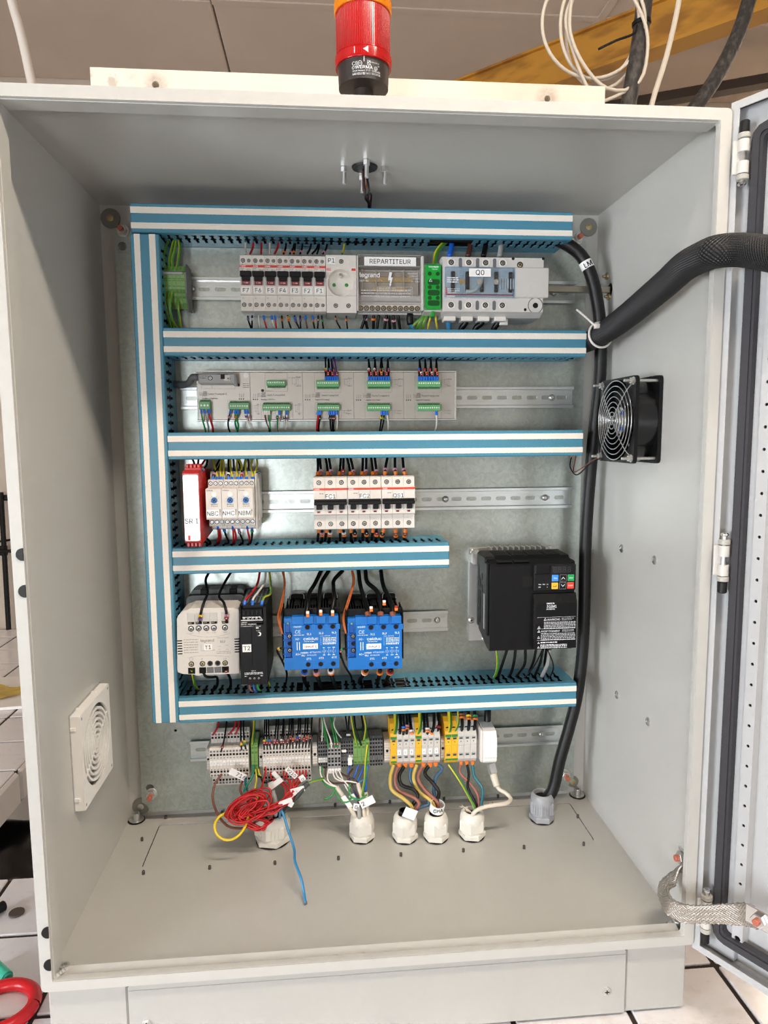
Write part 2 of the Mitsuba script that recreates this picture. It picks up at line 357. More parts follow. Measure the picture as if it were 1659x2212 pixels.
single('wall_cable', tube([(-1300, 1970, 330), (-1000, 1968, 338), (-760, 1966, 372), (-600, 1970, 400)], 4, 6, 60), 'black_matt', 'thin dark cable sagging across the wall behind the left bench', 'cable')
single('red_tag', box(-838, -822, 1955, 1975, 215, 262, 2), 'red_dark', 'small red tag hanging on the wall behind the left bench', 'tag')
# things on the near bench
t = thing('pen', 'turquoise felt pen lying on the bench left of the plinth', 'pen')
part(t, 'barrel', cyl((-139, 168, 9), (-106, 139, 9), 7.5, 16), 'pen_green' if 'pen_green' in scene else mat('pen_green', (60, 178, 150), 0.35), True)
part(t, 'end_cap', cyl((-106.3, 139.3, 9), (-103, 136.4, 9), 6.2, 16, 1), mat('pen_green_dark', (38, 140, 118), 0.35))
t = thing('marker', 'black marker pen lying on the bench by the left edge of the photo', 'pen')
part(t, 'barrel', cyl((-205, 262, 9), (-176, 293, 9), 8, 16, 2), 'black_plastic', True); part(t, 'tip', cyl((-205, 262, 9), (-240, 226, 9), 8, 16, 1), 'black_matt')
single('coaster', cyl((-155, 283, .4), (-155, 283, 3.4), 11.5, 24, .6), mat('dark_brown', (70, 58, 56), 0.5), 'round dark brown disc lying on a white bench tile', 'disc', smooth=30)
t = thing('scissors', 'pair of scissors with red plastic handles on the bench, bottom left', 'scissors')
a = np.linspace(0, 2 * np.pi, 25)
loop = np.c_[-93 + 42 * np.cos(a), 87 + 38 * np.sin(a), 8.6 + 0 * a]
part(t, 'handle', tube(loop, 8.5, 10, 5, False), mat('red_plastic', (196, 24, 34), 0.3), True)
part(t, 'handle', tube(loop - [66, 62, 0], 8.5, 10, 5, False), 'red_plastic', True)
part(t, 'blade', spin(box(-330, -150, 62, 78, 4, 7, .5), [0, 0, 1], -8, (-150, 70, 5)), 'steel')

# ---------------------------------------------------------------- above and behind the cabinet
t = thing('cream_panel', 'long cream board with two drilled holes standing behind the cabinet top', 'board')
_p = sbox(-10.7, 0, 815.8, 1319.6).difference(unary_union([disc(88, 1297, 5.5), disc(718, 1297, 5)]))
part(t, 'board', prism(_p, 400, 418), 'cream_board')
t = thing('jib_crane_beam', 'ochre yellow crane beam crossing under the ceiling at top right', 'beam')
def sweepbar(p, q, prof, up=(0, 0, 1)):
    p, q = np.array(p, float), np.array(q, float); d = (q - p) / np.linalg.norm(q - p); s = np.cross(d, up); s /= np.linalg.norm(s); u = np.cross(s, d)
    m = trimesh.creation.extrude_polygon(prof, np.linalg.norm(q - p), engine='earcut'); v = np.array(m.vertices)
    return M(p + v[:, :1] * s + v[:, 1:2] * u + v[:, 2:] * d, m.faces)
B0, B1 = np.array([620., 1594., 1700.]), np.array([1850., 372., 1700.])
part(t, 'web', sweepbar(B0, B1, sbox(-4, 8, 4, 118)), 'beam_yellow')
part(t, 'lower_flange', sweepbar(B0, B1, sbox(-30, 0, 34, 9)), 'beam_yellow')
part(t, 'upper_flange', sweepbar(B0, B1, sbox(-12, 116, 16, 122)), 'beam_yellow')
single('cable_tray', sweepbar((1000, 1700, 1790), (2300, 1560, 1990), sbox(-26, 0, 26, 30)), 'tray_grey', 'dark metal cable tray sloping behind the yellow crane beam', 'cable tray')

# ================================================================ the cabinet: 800 x 1007 x 373 on its plinth; z = 100 is its underside
X1, Z0, Z1, YB = 800.0, 100.0, 1107.0, 373.5
CAB = thing('electrical_cabinet', 'open light grey sheet metal electrical cabinet standing on the tiled bench', 'cabinet')
_top = sbox(0, 0, X1, YB).difference(disc(402, 190, 17))
_bot = sbox(0, 0, X1, YB).difference(rrect(56, 763, 226, 342, 6))
_rw = sbox(0, Z0, YB, Z1).difference(unary_union([affinity.scale(disc(317, 975, 11, 24), 1, 1), disc(188, 767, 55, 32)]))
part(CAB, 'shell', cat(box(0, 1.5, 0, YB, Z0, Z1, .3), prism(_rw, X1 - 1.5, X1, 'yz'), prism(_top, Z1 - 1.5, Z1, 'xy'), prism(_bot, Z0, Z0 + 1.8, 'xy'), box(0, X1, YB - 1.5, YB, Z0, Z1, .3)), 'paint')
def ring(x0, x1, z0, z1, w, r, y0, y1):
    return prism(rrect(x0, x1, z0, z1, r).difference(rrect(x0 + w, x1 - w, z0 + w, z1 - w, max(r - w, 1.5))), y0, y1)
part(CAB, 'front_frame', cat(ring(-1, X1 + 1, Z0 - 1, Z1 + 1, 13, 5, -1.5, 1.5), ring(-.2, X1 + .2, Z0 - .2, Z1 + .2, 12.5, 4.5, -2.3, -1.5),
     ring(-1, X1 + 1, Z0 - 1, Z1 + 1, 2, 5, 0, 16)), 'paint')
def lip(stations):
    """a band swept round the opening through (inset, y) stations"""
    rs = [np.array(rrect(i, X1 - i, Z0 + i + e, Z1 - i, 4).exterior.coords)[:-1] for i, y, e in stations]; n = len(rs[0])
    v = np.vstack([np.c_[r[:, 0], np.full(n, y), r[:, 1]] for r, (i, y, e) in zip(rs, stations)])
    return M(v, [q for k in range(len(rs) - 1) for j in range(n) for q in ((k * n + j, k * n + (j + 1) % n, (k + 1) * n + (j + 1) % n), (k * n + j, (k + 1) * n + (j + 1) % n, (k + 1) * n + j))])
part(CAB, 'front_lip', cat(lip([(11, -2.3, 0), (12.0, -1.6, 0), (12.6, 0, 0), (12.8, 7, 0)]), box(12.6, 787.4, 2, 26, 1093.4, 1094.6, .3), box(12.4, 13.6, 2, 26, 112, 1094, .3), prism(Polygon([(-1.8, 104), (1, 107), (20, 114), (21, 112.6), (2, 103)]), 12, 787.5, 'yz')), 'paint', 40)
part(CAB, 'gland_plate', prism(rrect(57.2, 761.8, 227.2, 340.8, 5), Z0 - 1, Z0 + .6, 'xy'), 'paint')
rnd = random.Random(3)
part(CAB, 'weld_bead', cat(*[shift(trimesh.creation.icosphere(1, rnd.uniform(2.2, 4)), (13 + 6 * i * .35, 3 + 3.6 * i, Z0 + 14 - i * .6)) for i in range(5)]), 'paint', True)
for u in [(8.4, 0, 622.1), (8.2, 0, 581.2), (7.6, 0, 175.9), (7.8, 0, 134.8)]:
    part(CAB, 'plug', prism(disc(11.5, u[2], 7).intersection(sbox(0, 0, 12.2, 2000)), -4, -2), 'rubber', label='black rubber plug in the frame')
for u in [(39.3, 297.3, 102), (63.5, 209.7, 102), (159.8, 212.4, 102), (256.9, 214.2, 102), (353.1, 216.2, 102), (449.5, 216.1, 102), (547.6, 217.1, 102), (643.9, 216.1, 102), (740, 215.2, 102), (759.5, 293.2, 102), (62.7, 359.9, 102), (156.6, 365, 102), (350.8, 369.5, 102), (447.1, 370.6, 102), (544, 371.7, 102), (641.7, 369.8, 102)]:
    part(CAB, 'gland_plate_stud', cyl((u[0], u[1], 101.5), (u[0], u[1], 107.5), 2.1, 8, .5), 'dark_steel')
# corner fixings of the back wall and floor
for (u, r, m) in [((17.5, 371, 1085.6), 15, 'brass'), ((782, 371, 1086.2), 14.5, 'brass'), ((20, 371, 120.7), 14.5, 'zinc_screw'), ((778.7, 371, 124.6), 10.5, 'brass')]:
    k = part(CAB, 'washer', cat(cyl((u[0], 372, u[2]), (u[0], 369.4, u[2]), r, 28, .4)), 'washer_grey')
    part(k, 'screw', lathe((u[0], 369.4, u[2]), (0, -1, 0), [(0, 5.5), (1.2, 5.2), (1.6, 2.4), (0.2, 2.2), (0.2, 0)], 16), m)
for u in [(14.6, 359, 102), (785.1, 363.4, 102), (791.9, 23.5, 102), (17.8, 21, 102)]:
    k = part(CAB, 'floor_bolt', cyl((u[0], u[1], 102), (u[0], u[1], 103.6), 14, 24), 'rubber')
    part(k, 'washer', cyl((u[0], u[1], 103.6), (u[0], u[1], 105.2), 12.6, 24, .3), 'zinc_screw')
    part(k, 'head', lathe((u[0], u[1], 105.2), (0, 0, 1), [(0, 6.2), (9, 6.2), (9.8, 5.6), (9.8, 3.4), (6, 3.2), (6, 0)], 18), 'zinc_screw', 40)
for u in [(798.5, 241.8, 571.1), (798.5, 134.8, 572.5), (798.5, 241.6, 336), (798.5, 136, 337)]:
    k = part(CAB, 'rivet', lathe((798.5, u[1], u[2]), (-1, 0, 0), [(0, 6.4), (.8, 6.3), (2.4, 4), (2.9, 2), (2.2, 1.7), (2.2, 0)], 20), 'steel', 40)
for u in [(798.5, 327.2, 998.4), (798.5, 317.5, 964.9)]:
    k = part(CAB, 'side_screw', lathe((798.5, u[1], u[2]), (-1, 0, 0), [(0, 5.4), (2.5, 5), (3.2, 2.2), (8, 2.2), (8, 0)], 14), 'brass', 40)
part(CAB, 'handle_housing', box(800, 838, 285, 350, 940, 1010, 3), 'black_plastic'); part(CAB, 'added_fan_blank', box(800, 816, 115, 262, 690, 845, 2), 'black_matt')  # unseen black boxes added outside so both wall openings look dark
# hinges on the right front edge
def hinge(z0, z1, capped_top):
    k = part(CAB, 'hinge', cat(box(799, 812, -10.5, -7.5, (z0 + z1) / 2 - 18, (z0 + z1) / 2 + 18, .6), cyl((809, -13, (z0 + z1) / 2 - 18), (809, -13, (z0 + z1) / 2 - 5), 6, 16), cyl((809, -13, (z0 + z1) / 2 + 5), (809, -13, (z0 + z1) / 2 + 18), 6, 16)), 'plastic_grey', 30)
    mid = (z0 + z1) / 2
    for a, b in ((mid + 19, z1 - 8), (z0 + 8, mid - 19)): part(k, 'barrel', cyl((809, -13, a), (809, -13, b), 6.6, 20, .8), 'paint_plain', 30)
    part(k, 'pin', cat(cyl((809, -13, z0 + 3), (809, -13, z1 - 3), 3, 12)), 'steel', 30)
    a, b = (z1 - 8, z1 + 5) if capped_top else (z0 - 6, z0 + 8)
    part(k, 'end_cap', cyl((809, -13, a), (809, -13, b), 5.2, 18, 1), 'rubber', 30)
    a = (z0 + 2 if capped_top else z1 - 4)
    part(k, 'pin_head', cyl((809, -13, a), (809, -13, a + 4), 4.6, 14, 1.2), 'chrome', 30)
hinge(1019, 1085, True); hinge(566, 632, False); hinge(117, 183, False)
# the open door: a pan with its rim, gasket and perforated rail; s runs away from the hinge along the door
HX, HY, DA = 812.0, -10.0, math.radians(60)
DX = np.array([math.cos(DA), -math.sin(DA), 0]); DN = np.array([-math.sin(DA), -math.cos(DA), 0])     # DN looks into the room's left
def ondoor(m):
    """door space (s, n, z) to the world; n grows away from the inner face"""
    v = np.asarray(m.vertices); return M(np.array([HX, HY, 0]) + v[:, :1] * DX + v[:, 1:2] * DN + np.outer(v[:, 2], [0, 0, 1]), np.asarray(m.faces)[:, ::-1])
DZ0, DZ1, DW = 92.0, 1115.0, 800.0
DOOR = part(CAB, 'door', ondoor(cat(box(-16, DW, -22, -20.3, DZ0, DZ1, .6), box(-16, -14.3, -22, 3, DZ0, DZ1, .6), box(DW - 2, DW, -22, 3, DZ0, DZ1, .6), box(-16, DW, -22, 3, DZ0, DZ0 + 1.8, .6), box(-16, DW, -22, 3, DZ1 - 1.8, DZ1, .6),
     box(-16, -6, 1.5, 3, DZ0, DZ1, .4), box(-16, DW, 1.5, 3, DZ0, DZ0 + 9, .4), box(-16, DW, 1.5, 3, DZ1 - 9, DZ1, .4), box(-16, 30, -21, -12, DZ0 + 3, DZ1 - 3, 1))), 'door_paint')
_o = rrect(6, DW - 6, DZ0 + 26, DZ1 - 30, 16)
part(DOOR, 'gasket', ondoor(cat(prism(_o.difference(rrect(19, DW - 19, DZ0 + 39, DZ1 - 43, 6)), -12, -2), prism(_o.buffer(-2.5).difference(rrect(16, DW - 16, DZ0 + 36, DZ1 - 40, 6)), -2, 0))), 'gasket', 30)
_h = [100 + 12 + 12.5 * i for i in range(0)]
_rail = sbox(29, DZ0 + 30, 42, DZ1 - 50).difference(unary_union([disc(36, z, 1.9, 10) for z in np.arange(205, 1060, 25.0)] + [disc(36, 133, 3.6), disc(36, 152, 1.6, 8), rrect(34, 38, 164, 174, 2)]))
part(DOOR, 'perforated_rail', ondoor(prism(_rail, -8, -6)), 'door_paint', label='perforated mounting rail')
part(DOOR, 'rail_flange', ondoor(cat(box(29, 30.2, -20, -6, DZ0 + 32, DZ1 - 52, .2), box(40.8, 42, -20, -6, DZ0 + 32, DZ1 - 52, .2))), 'door_paint')
for z in (620, 420, 230, 900): part(DOOR, 'dimple', ondoor(cyl((24.5, -20.3, z), (24.5, -19.3, z), 2.2, 12)), 'door_paint')
# plinth
t = thing('cabinet_plinth', 'grey sheet metal plinth with a screwed cover beneath the cabinet', 'plinth')
part(t, 'frame', cat(box(4, 796, 16, 368, 2, 97, 1.5)), 'plinth_paint')
part(t, 'front_cover', cat(prism(Polygon([(95, 4), (716, 4), (716, 90), (709, 97), (102, 97), (95, 90)]), 7, 15), box(95, 716, 6.2, 12, 84, 86, .4)), 'plinth_paint')
part(t, 'corner_piece', box(2, 93.5, 9, 30, 2, 97.5, 2), 'plinth_paint'); part(t, 'corner_piece', box(717.5, 798, 9, 30, 2, 97.5, 2), 'plinth_paint')
part(t, 'painted_gap_shade', box(8, 792, 18, 360, 96, 99.2, 0), 'hole')  # near-black slab, stands in for the shade in the joint under the cabinet
for u in [(691.7, 7, 35.9), (115.4, 7, 41.1)]:
    k = part(t, 'screw', lathe((u[0], 7, u[2]), (0, -1, 0), [(0, 6), (1.2, 5.6), (2.2, 3), (2.2, 0)], 18), 'zinc_screw', 40)
    part(k, 'cross_recess', cat(box(u[0] - 2.8, u[0] + 2.8, 4.5, 4.9, u[2] - .6, u[2] + .6, .1), box(u[0] - .6, u[0] + .6, 4.5, 4.9, u[2] - 2.8, u[2] + 2.8, .1)), 'hole')

# ---------------------------------------------------------------- mounting plate with its nuts
t = thing('mounting_plate', 'galvanised steel mounting plate at the back of the cabinet', 'mounting plate')
_p = rrect(27.5, 772, 121, 1062, 9).difference(unary_union([disc((38.6, 350, 1038.8)[0], (38.6, 350, 1038.8)[2], 6.5), disc((41.7, 350, 163.3)[0], (41.7, 350, 163.3)[2], 6.5), disc((87.4, 350, 261.6)[0], (87.4, 350, 261.6)[2], 2.2), disc(20, 120.7, 19, 32), disc(778.7, 124.6, 16, 32)]))
part(t, 'sheet', prism(_p, 350, 352.5), 'galv'); part(t, 'lower_fold', box(44, 760, 350, 366, 119.5, 122, .8), 'galv')
for u, d in [((41.1, 340, 1061.3), 1), ((755.2, 340, 1061.9), 1), ((44.4, 340, 153.9), 1), ((755.9, 340, 150.6), 1)]:
    k = part(t, 'fixing_nut', cat(cyl((u[0], 350, u[2]), (u[0], 348, u[2]), 9.5, 20, .3), cyl((u[0], 348, u[2]), (u[0], 340, u[2]), 7.6, 6, .6)), 'zinc_screw')
    part(k, 'stud', cyl((u[0], 345, u[2]), (u[0], 330, u[2]), 4, 14, .8), 'copper_paint', 40, label='copper coloured threaded stud')

# ---------------------------------------------------------------- wiring ducts, 40 wide and 80 deep
def slotted(L, skip=()):
    """side wall of a duct: keyhole slots every 12.5 mm; along its length, and from its base (0) to its lip (76)"""
    w = sbox(0, 0, L, 76); cut = []
    n = int((L - 8) // 12.5)
    for i in range(n):
        a = 10 + 12.5 * i
        if any(s <= a <= e for s, e in skip): continue
        cut += [sbox(a - 2, 22, a + 2, 67), rrect(a - 4.3, a + 4.3, 37, 50, 3), rrect(a - 3.8, a + 3.8, 57, 67, 2)]
        if i % 3 == 1: cut.append(sbox(a + 4, 14, a + 9, 16))
    for s, e in skip: cut.append(sbox(s, 24, e, 66))
    return w.difference(unary_union(cut))
def wire_duct(x0, x1, z0, z1, label, skip_hi=(), skip_lo=()):
    t = thing('wiring_duct', label, 'wiring duct', None)
    vert = z1 - z0 > x1 - x0; L = (z1 - z0) if vert else (x1 - x0)
    def place(m):           # from (along, across, depth) to the world
        v = np.asarray(m.vertices)
        return M(np.c_[x0 + v[:, 1], 350 - v[:, 2], z0 + v[:, 0]], np.asarray(m.faces)) if vert else M(np.c_[x0 + v[:, 0], 350 - v[:, 2], z0 + v[:, 1]], np.asarray(m.faces)[:, ::-1] if False else m.faces)
    W = 40.0
    def wall(a, skip):
        m = prism(slotted(L, skip), 0, 1.4, 'xy'); v = np.asarray(m.vertices)
        return place(M(np.c_[v[:, 0], a + v[:, 2], v[:, 1]], m.faces))
    part(t, 'base', place(box(0, L, .5, W - .5, 0, 1.5, .2)), 'duct_blue')
    part(t, 'slotted_wall', wall(1.0, skip_lo), 'duct_blue'); part(t, 'slotted_wall', wall(W - 2.4, skip_hi), 'duct_blue')
    part(t, 'cover', place(cat(box(0, L, 0, W, 76, 79.6, 1.2), box(0, L, 0, 1, 68, 77, .2), box(0, L, W - 1, W, 68, 77, .2))), 'duct_blue')
    for a, b in ((5.2, 13.6), (26.2, 35.2)): part(t, 'stripe', place(box(0.1, L - .1, a, b, 79, 80, .3)), 'duct_white', label='white stripe on the cover')
    return t
wire_duct(73, 719, 1038.2, 1078.2, 'blue and white striped wiring duct at the very top of the mounting plate', skip_lo=[(436, 500)])
wire_duct(111.5, 745, 865.6, 905.6, 'striped horizontal wiring duct below the circuit breakers F1 to F7')
wire_duct(111.5, 743.6, 714.2, 754.2, 'striped horizontal wiring duct below the controller modules')
wire_duct(111.5, 533.2, 541.5, 581.5, 'short striped horizontal wiring duct above the transformer')
wire_duct(111.5, 743.2, 307.2, 347.2, 'striped horizontal wiring duct below the blue relays and the inverter', skip_hi=[(180, 190), (207, 252), (288, 302), (318, 332), (340, 356)])
wire_duct(71.2, 111.2, 309, 1036.2, 'tall vertical striped wiring duct down the left side')

# ---------------------------------------------------------------- DIN rails
def din_rail(x0, x1, z, label, screws):
    t = thing('din_rail', label, 'DIN rail')
    web = sbox(x0, z - 13.5, x1, z + 13.5).difference(unary_union([rrect(a, a + 17.5, z - 3.2, z + 3.2, 3.15) for a in np.arange(x0 + 8, x1 - 22, 25.0)]))
    part(t, 'profile', cat(prism(web, 348.8, 350), *[box(x0, x1, 343.2, 349.6, z + s * 13 - .6, z + s * 13 + .6, .3) for s in (-1, 1)], *[box(x0, x1, 342.4, 343.6, min(z + s * 12.6, z + s * 17.5), max(z + s * 12.6, z + s * 17.5), .3) for s in (-1, 1)]), 'rail_zinc')
    part(t, 'backing', box(x0 + 2, x1 - 2, 349.9, 350.2, z - 12, z + 12, 0), 'galv')
    for a in screws:
        part(t, 'screw', lathe((a, 348.8, z), (0, -1, 0), [(0, 5.5), (1.6, 5.2), (3.4, 3), (3.4, 1.6), (2.4, 1.4), (2.4, 0)], 16), 'zinc_screw', 40)
din_rail(118, 753.5, 976, 'top DIN rail behind the circuit breakers and the main switch', [(142, 346, 972.9)[0], (718.6, 346, 979)[0]])
din_rail(118, 753.5, 808, 'DIN rail carrying the aluminium controller modules', [(718.3, 346, 808.4)[0]])
din_rail(118, 754.5, 642, 'DIN rail carrying the breakers FC1, FC2 and QS1', [(541.1, 346, 640.8)[0], (709.9, 346, 640.6)[0]])
din_rail(118, 545, 436.8, 'short DIN rail behind the transformer and the blue relays', [(527.5, 346, 437.1)[0]])
din_rail(111, 752, 227, 'lowest DIN rail carrying the terminal blocks', [(711.4, 346, 228.8)[0]])

# ================================================================ devices: small pieces they share
def screw(t, x, y, z, r, m='zinc_screw', well=True, ang=30):
    """a recessed terminal screw in a face that looks towards -y"""
    if well: part(t, 'screw_well', lathe((x, y + .05, z), (0, -1, 0), [(0, r * 1.28), (.5, r * 1.22), (.5, r * 1.02), (0.05, r), (0.05, 0)], 14), 'hole')
    k = part(t, 'terminal_screw', lathe((x, y, z), (0, -1, 0), [(0, r * .92), (.35, r * .8), (.4, 0)], 12), m, 40)
    a = math.radians(ang); c, s = math.cos(a) * r * .7, math.sin(a) * r * .7
    part(k, 'slot', cat(*[shift(spin(box(-r * .7, r * .7, -.55, -.35, -r * .13, r * .13, 0), [0, 1, 0], ang + e), (x, y, z)) for e in (0, 90)]), 'hole')
def holes(t, name, ps, y, w, h, m='hole', round_=False, label=None):
    """a few dark openings, too small to pick apart, as one part"""
    ms = [cyl((x, y + .4, z), (x, y - .12, z), w / 2, 10) if round_ else box(x - w / 2, x + w / 2, y - .12, y + .4, z - h / 2, z + h / 2, 0) for x, z in ps]
    return part(t, name, cat(*ms), m, kind='stuff' if len(ms) > 1 else None, label=label)
def tag(t, s, x, y, z, w, h, th, bold=False, sq=1.0):
    k = part(t, 'label_strip', box(x - w / 2, x + w / 2, y - .45, y + .1, z - h / 2, z + h / 2, .1), 'label_white', label=f'white strip reading {s}')
    part(k, 'lettering', text(s, th, x, y - .45, z - th / 2, bold, anchor='m', squeeze=sq), 'ink')
def lines(x0, x1, zs, y, h=.5, seed=1, gaps=True):
    """rows of print too fine to read"""
    r = random.Random(seed); ms = []
    for z in zs:
        x = x0
        while x < x1 - .8:
            w = r.uniform(1.2, 4.5); e = min(x + w, x1); ms.append(box(x, e, y - .12, y + .1, z - h / 2, z + h / 2, 0)); x = e + (r.uniform(.5, .9) if gaps else 0)
    return cat(*ms)
def yz(t, name, pts, x0, x1, m, **k):
    return part(t, name, prism(Polygon(pts), x0, x1, 'yz'), m, **k)

# ---------------------------------------------------------------- miniature circuit breakers
def breaker(x0, pole, n, zc, name_, label, group, single_pole):
    """n poles of width pole; zc: height of the rail's middle"""
    t = thing('circuit_breaker', label, 'circuit breaker', group); x1 = x0 + pole * n; F = 283.0
    prof = [(342, -40), (297, -43), (290, -41), (290, -19), (F + 1, -18.5), (F, -17), (F, 22.5), (F + 1, 24), (290, 24.5), (290, 39), (297, 41), (342, 38)]
    part(t, 'housing', cat(*[prism(Polygon([(a, zc + b) for a, b in prof]), x0 + pole * i + .12, x0 + pole * (i + 1) - .12, 'yz') for i in range(n)]), 'plastic_light')
    k = part(t, 'brand_stripe', box(x0 + .2, x1 - .2, F - .25, F + .2, zc + 20.2, zc + 23.4, 0), 'red_mark')
    part(k, 'lettering', text('ABB', 1.9, x0 + 1.2, F - .25, zc + 20.9, True, squeeze=1.5), 'print_white')
    if single_pole:
        m = x0 + pole / 2
        part(t, 'toggle', cat(box(x0 + .9, x1 - .9, F - 5.5, F + 1, zc + 6.5, zc + 14.2, .7), box(x0 + 3.2, x1 - 3.2, F - 3.5, F + 1, zc + .5, zc + 7, .5)), 'black_plastic')
        part(t, 'toggle_well', box(x0 + 1.4, x1 - 1.4, F - .1, F + 1, zc - 5.5, zc + 7, 0), 'plastic_mid')
        k = part(t, 'position_window', box(x0 + 3.6, x1 - 3.6, F - 2.2, F + .5, zc - 5, zc + .6, .2), 'red_dark', label='red window reading I-ON')
        part(k, 'lettering', text('I-ON', 1.9, m, F - 2.2, zc - 3.2, True, anchor='m'), 'print_white')
        part(t, 'print', cat(text(name_[1], 2.0, x0 + 1.4, F, zc + 15, False), lines(x0 + 1.4, x0 + 8, [zc + 18.4], F, .8, 3), lines(x0 + 10, x1 - 2, [zc + 17.6, zc + 15.8], F, .6, 5)), 'ink_grey')
        part(t, 'neutral_mark', cat(text('N', 2.2, x0 + 2.4, 290, zc + 25.2), text('N', 2.2, x0 + 2.4, 290, zc - 23.5)), 'ink_grey')
        tag(t, name_[0], x0 + 8.4, F, zc - 12.4, 13.2, 9.6, 6.0)
        for z, dy in ((zc + 31.5, 0), (zc - 32, 0)):
            screw(t, x0 + 4.6, 290, z, 2.5, ang=random.choice((0, 20, 45))); screw(t, x0 + 13.2, 290, z, 2.0, 'steel', ang=random.choice((10, 30, 60)))
    else:
        part(t, 'toggle', cat(box(x0 + 1, x1 - 1, F - 7, F + 1, zc - 2.2, zc + 3.2, .8), *[box(x0 + pole * i + 4.4, x0 + pole * (i + 1) - 4.8, F - 4.5, F + 1, zc - 9.5, zc - 1, .5) for i in range(n)], box(x0 + 1, x1 - 1, F - 2.4, F, zc + 3, zc + 6.2, .4)), 'black_plastic')
        part(t, 'toggle_slot', cat(*[box(x0 + pole * i + 14.2 - 12.3 * e, x0 + pole * i + 16.6 - 12.3 * e, F - 1.3, F, zc - 10.5, zc - 4, .3) for i in range(n) for e in (0, 1)]), 'plastic_grey', kind='stuff')
        for i in range(n): part(t, 'trip_flag', box(x0 + pole * i + 5.2, x0 + pole * i + 9.6, F - .3, F, zc - 17 + 2.2, zc - 17 + 4.6, 0), 'red_dark')
        part(t, 'seam', box(x0 + .2, x1 - .2, F - .1, F + .3, zc - 19.9 + 1.2, zc - 19.5 + 1.2, 0), 'beige_print')
        part(t, 'rating_print', lines(x0 + 9, x0 + 16, [zc + 15], F, 1.6, 7), 'beige_print')
        tag(t, name_[0], x0 + pole * n / 2, F, zc + 10.8, 15, 8, 6.2)
        for i in range(n):
            screw(t, x0 + pole * (i + .5) - .3, 290, zc + 31.5, 2.9, ang=random.choice((0, 20, 45))); screw(t, x0 + pole * (i + .5) - .3, 290, zc - 33, 2.9, ang=random.choice((0, 30, 50)))
    return t
FX = [222.4 + 18 * i for i in range(7)]
for i, (nm, rt) in enumerate((('F7', 'C6'), ('F6', 'C1'), ('F5', 'C2'), ('F4', 'C6'), ('F3', 'C6'), ('F2', 'C10'), ('F1', 'C1'))):
    breaker(FX[i], 18.0, 1, 974.5, (nm, rt), f'narrow grey circuit breaker with black toggle, marked {nm}', 'single width circuit breakers in the top row', True)

# ---------------------------------------------------------------- wall socket on the rail
def socket():
    t = thing('din_socket', 'grey rail mounted power socket with round face, marked P1', 'socket'); x0, x1, zc, F = 348.9, 394.0, 974.5, 284.0
    cx, cz = 370.3, 974.6
    face = sbox(x0, zc - 18.5, x1, zc + 24).difference(disc(cx, cz, 19.6, 40))
    part(t, 'housing', cat(prism(face, F, 300), prism(sbox(x0, zc - 43, x1, zc + 41), 300, 342), prism(sbox(x0, zc - 43, x1, zc - 18.5), 289, 301), prism(sbox(x0, zc + 24, x1, zc + 41), 289, 301)), 'plastic_light')
    part(t, 'recess', lathe((cx, F, cz), (0, 1, 0), [(-.3, 20.6), (-.3, 19.6), (12, 18.2), (12, 0)], 40), 'plastic_light', 40)
    part(t, 'earth_pin', cyl((cx + .4, F + 12, cz + 10.6), (cx + .4, F - 5, cz + 10.6), 2.3, 14, 1), 'steel', 40)
    for s in (-1, 1): part(t, 'shutter_hole', cyl((cx + s * 9.4, F + 12.2, cz - 1), (cx + s * 9.4, F + 11.7, cz - 1), 2.7, 14), 'term_green')
    part(t, 'brand_mark', cat(box(x0 + 1, x0 + 7.5, F - .2, F, zc + 17.5, zc + 20.8, 0), box(x1 - 7, x1 - 1, F - .2, F, zc + 17.5, zc + 20.8, 0)), 'red_mark', kind='stuff')
    part(t, 'brand_lettering', text('ABB', 1.7, x0 + 1.6, F - .2, zc + 18.3, True, squeeze=1.3), 'print_white')
    tag(t, 'P1', x0 + 8.3, 289, zc + 33, 11.5, 10.5, 6.4)
    screw(t, x0 + 23, 289, zc + 32, 2.6, ang=45); part(t, 'blind_screw_cover', lathe((x0 + 33, 289, zc + 32), (0, -1, 0), [(0, 3), (.3, 2.8), (.3, 0)], 16), 'plastic_light')
    for x in (x0 + 14, x0 + 33): screw(t, x, 289, zc - 32.3, 2.6, ang=60)
socket()

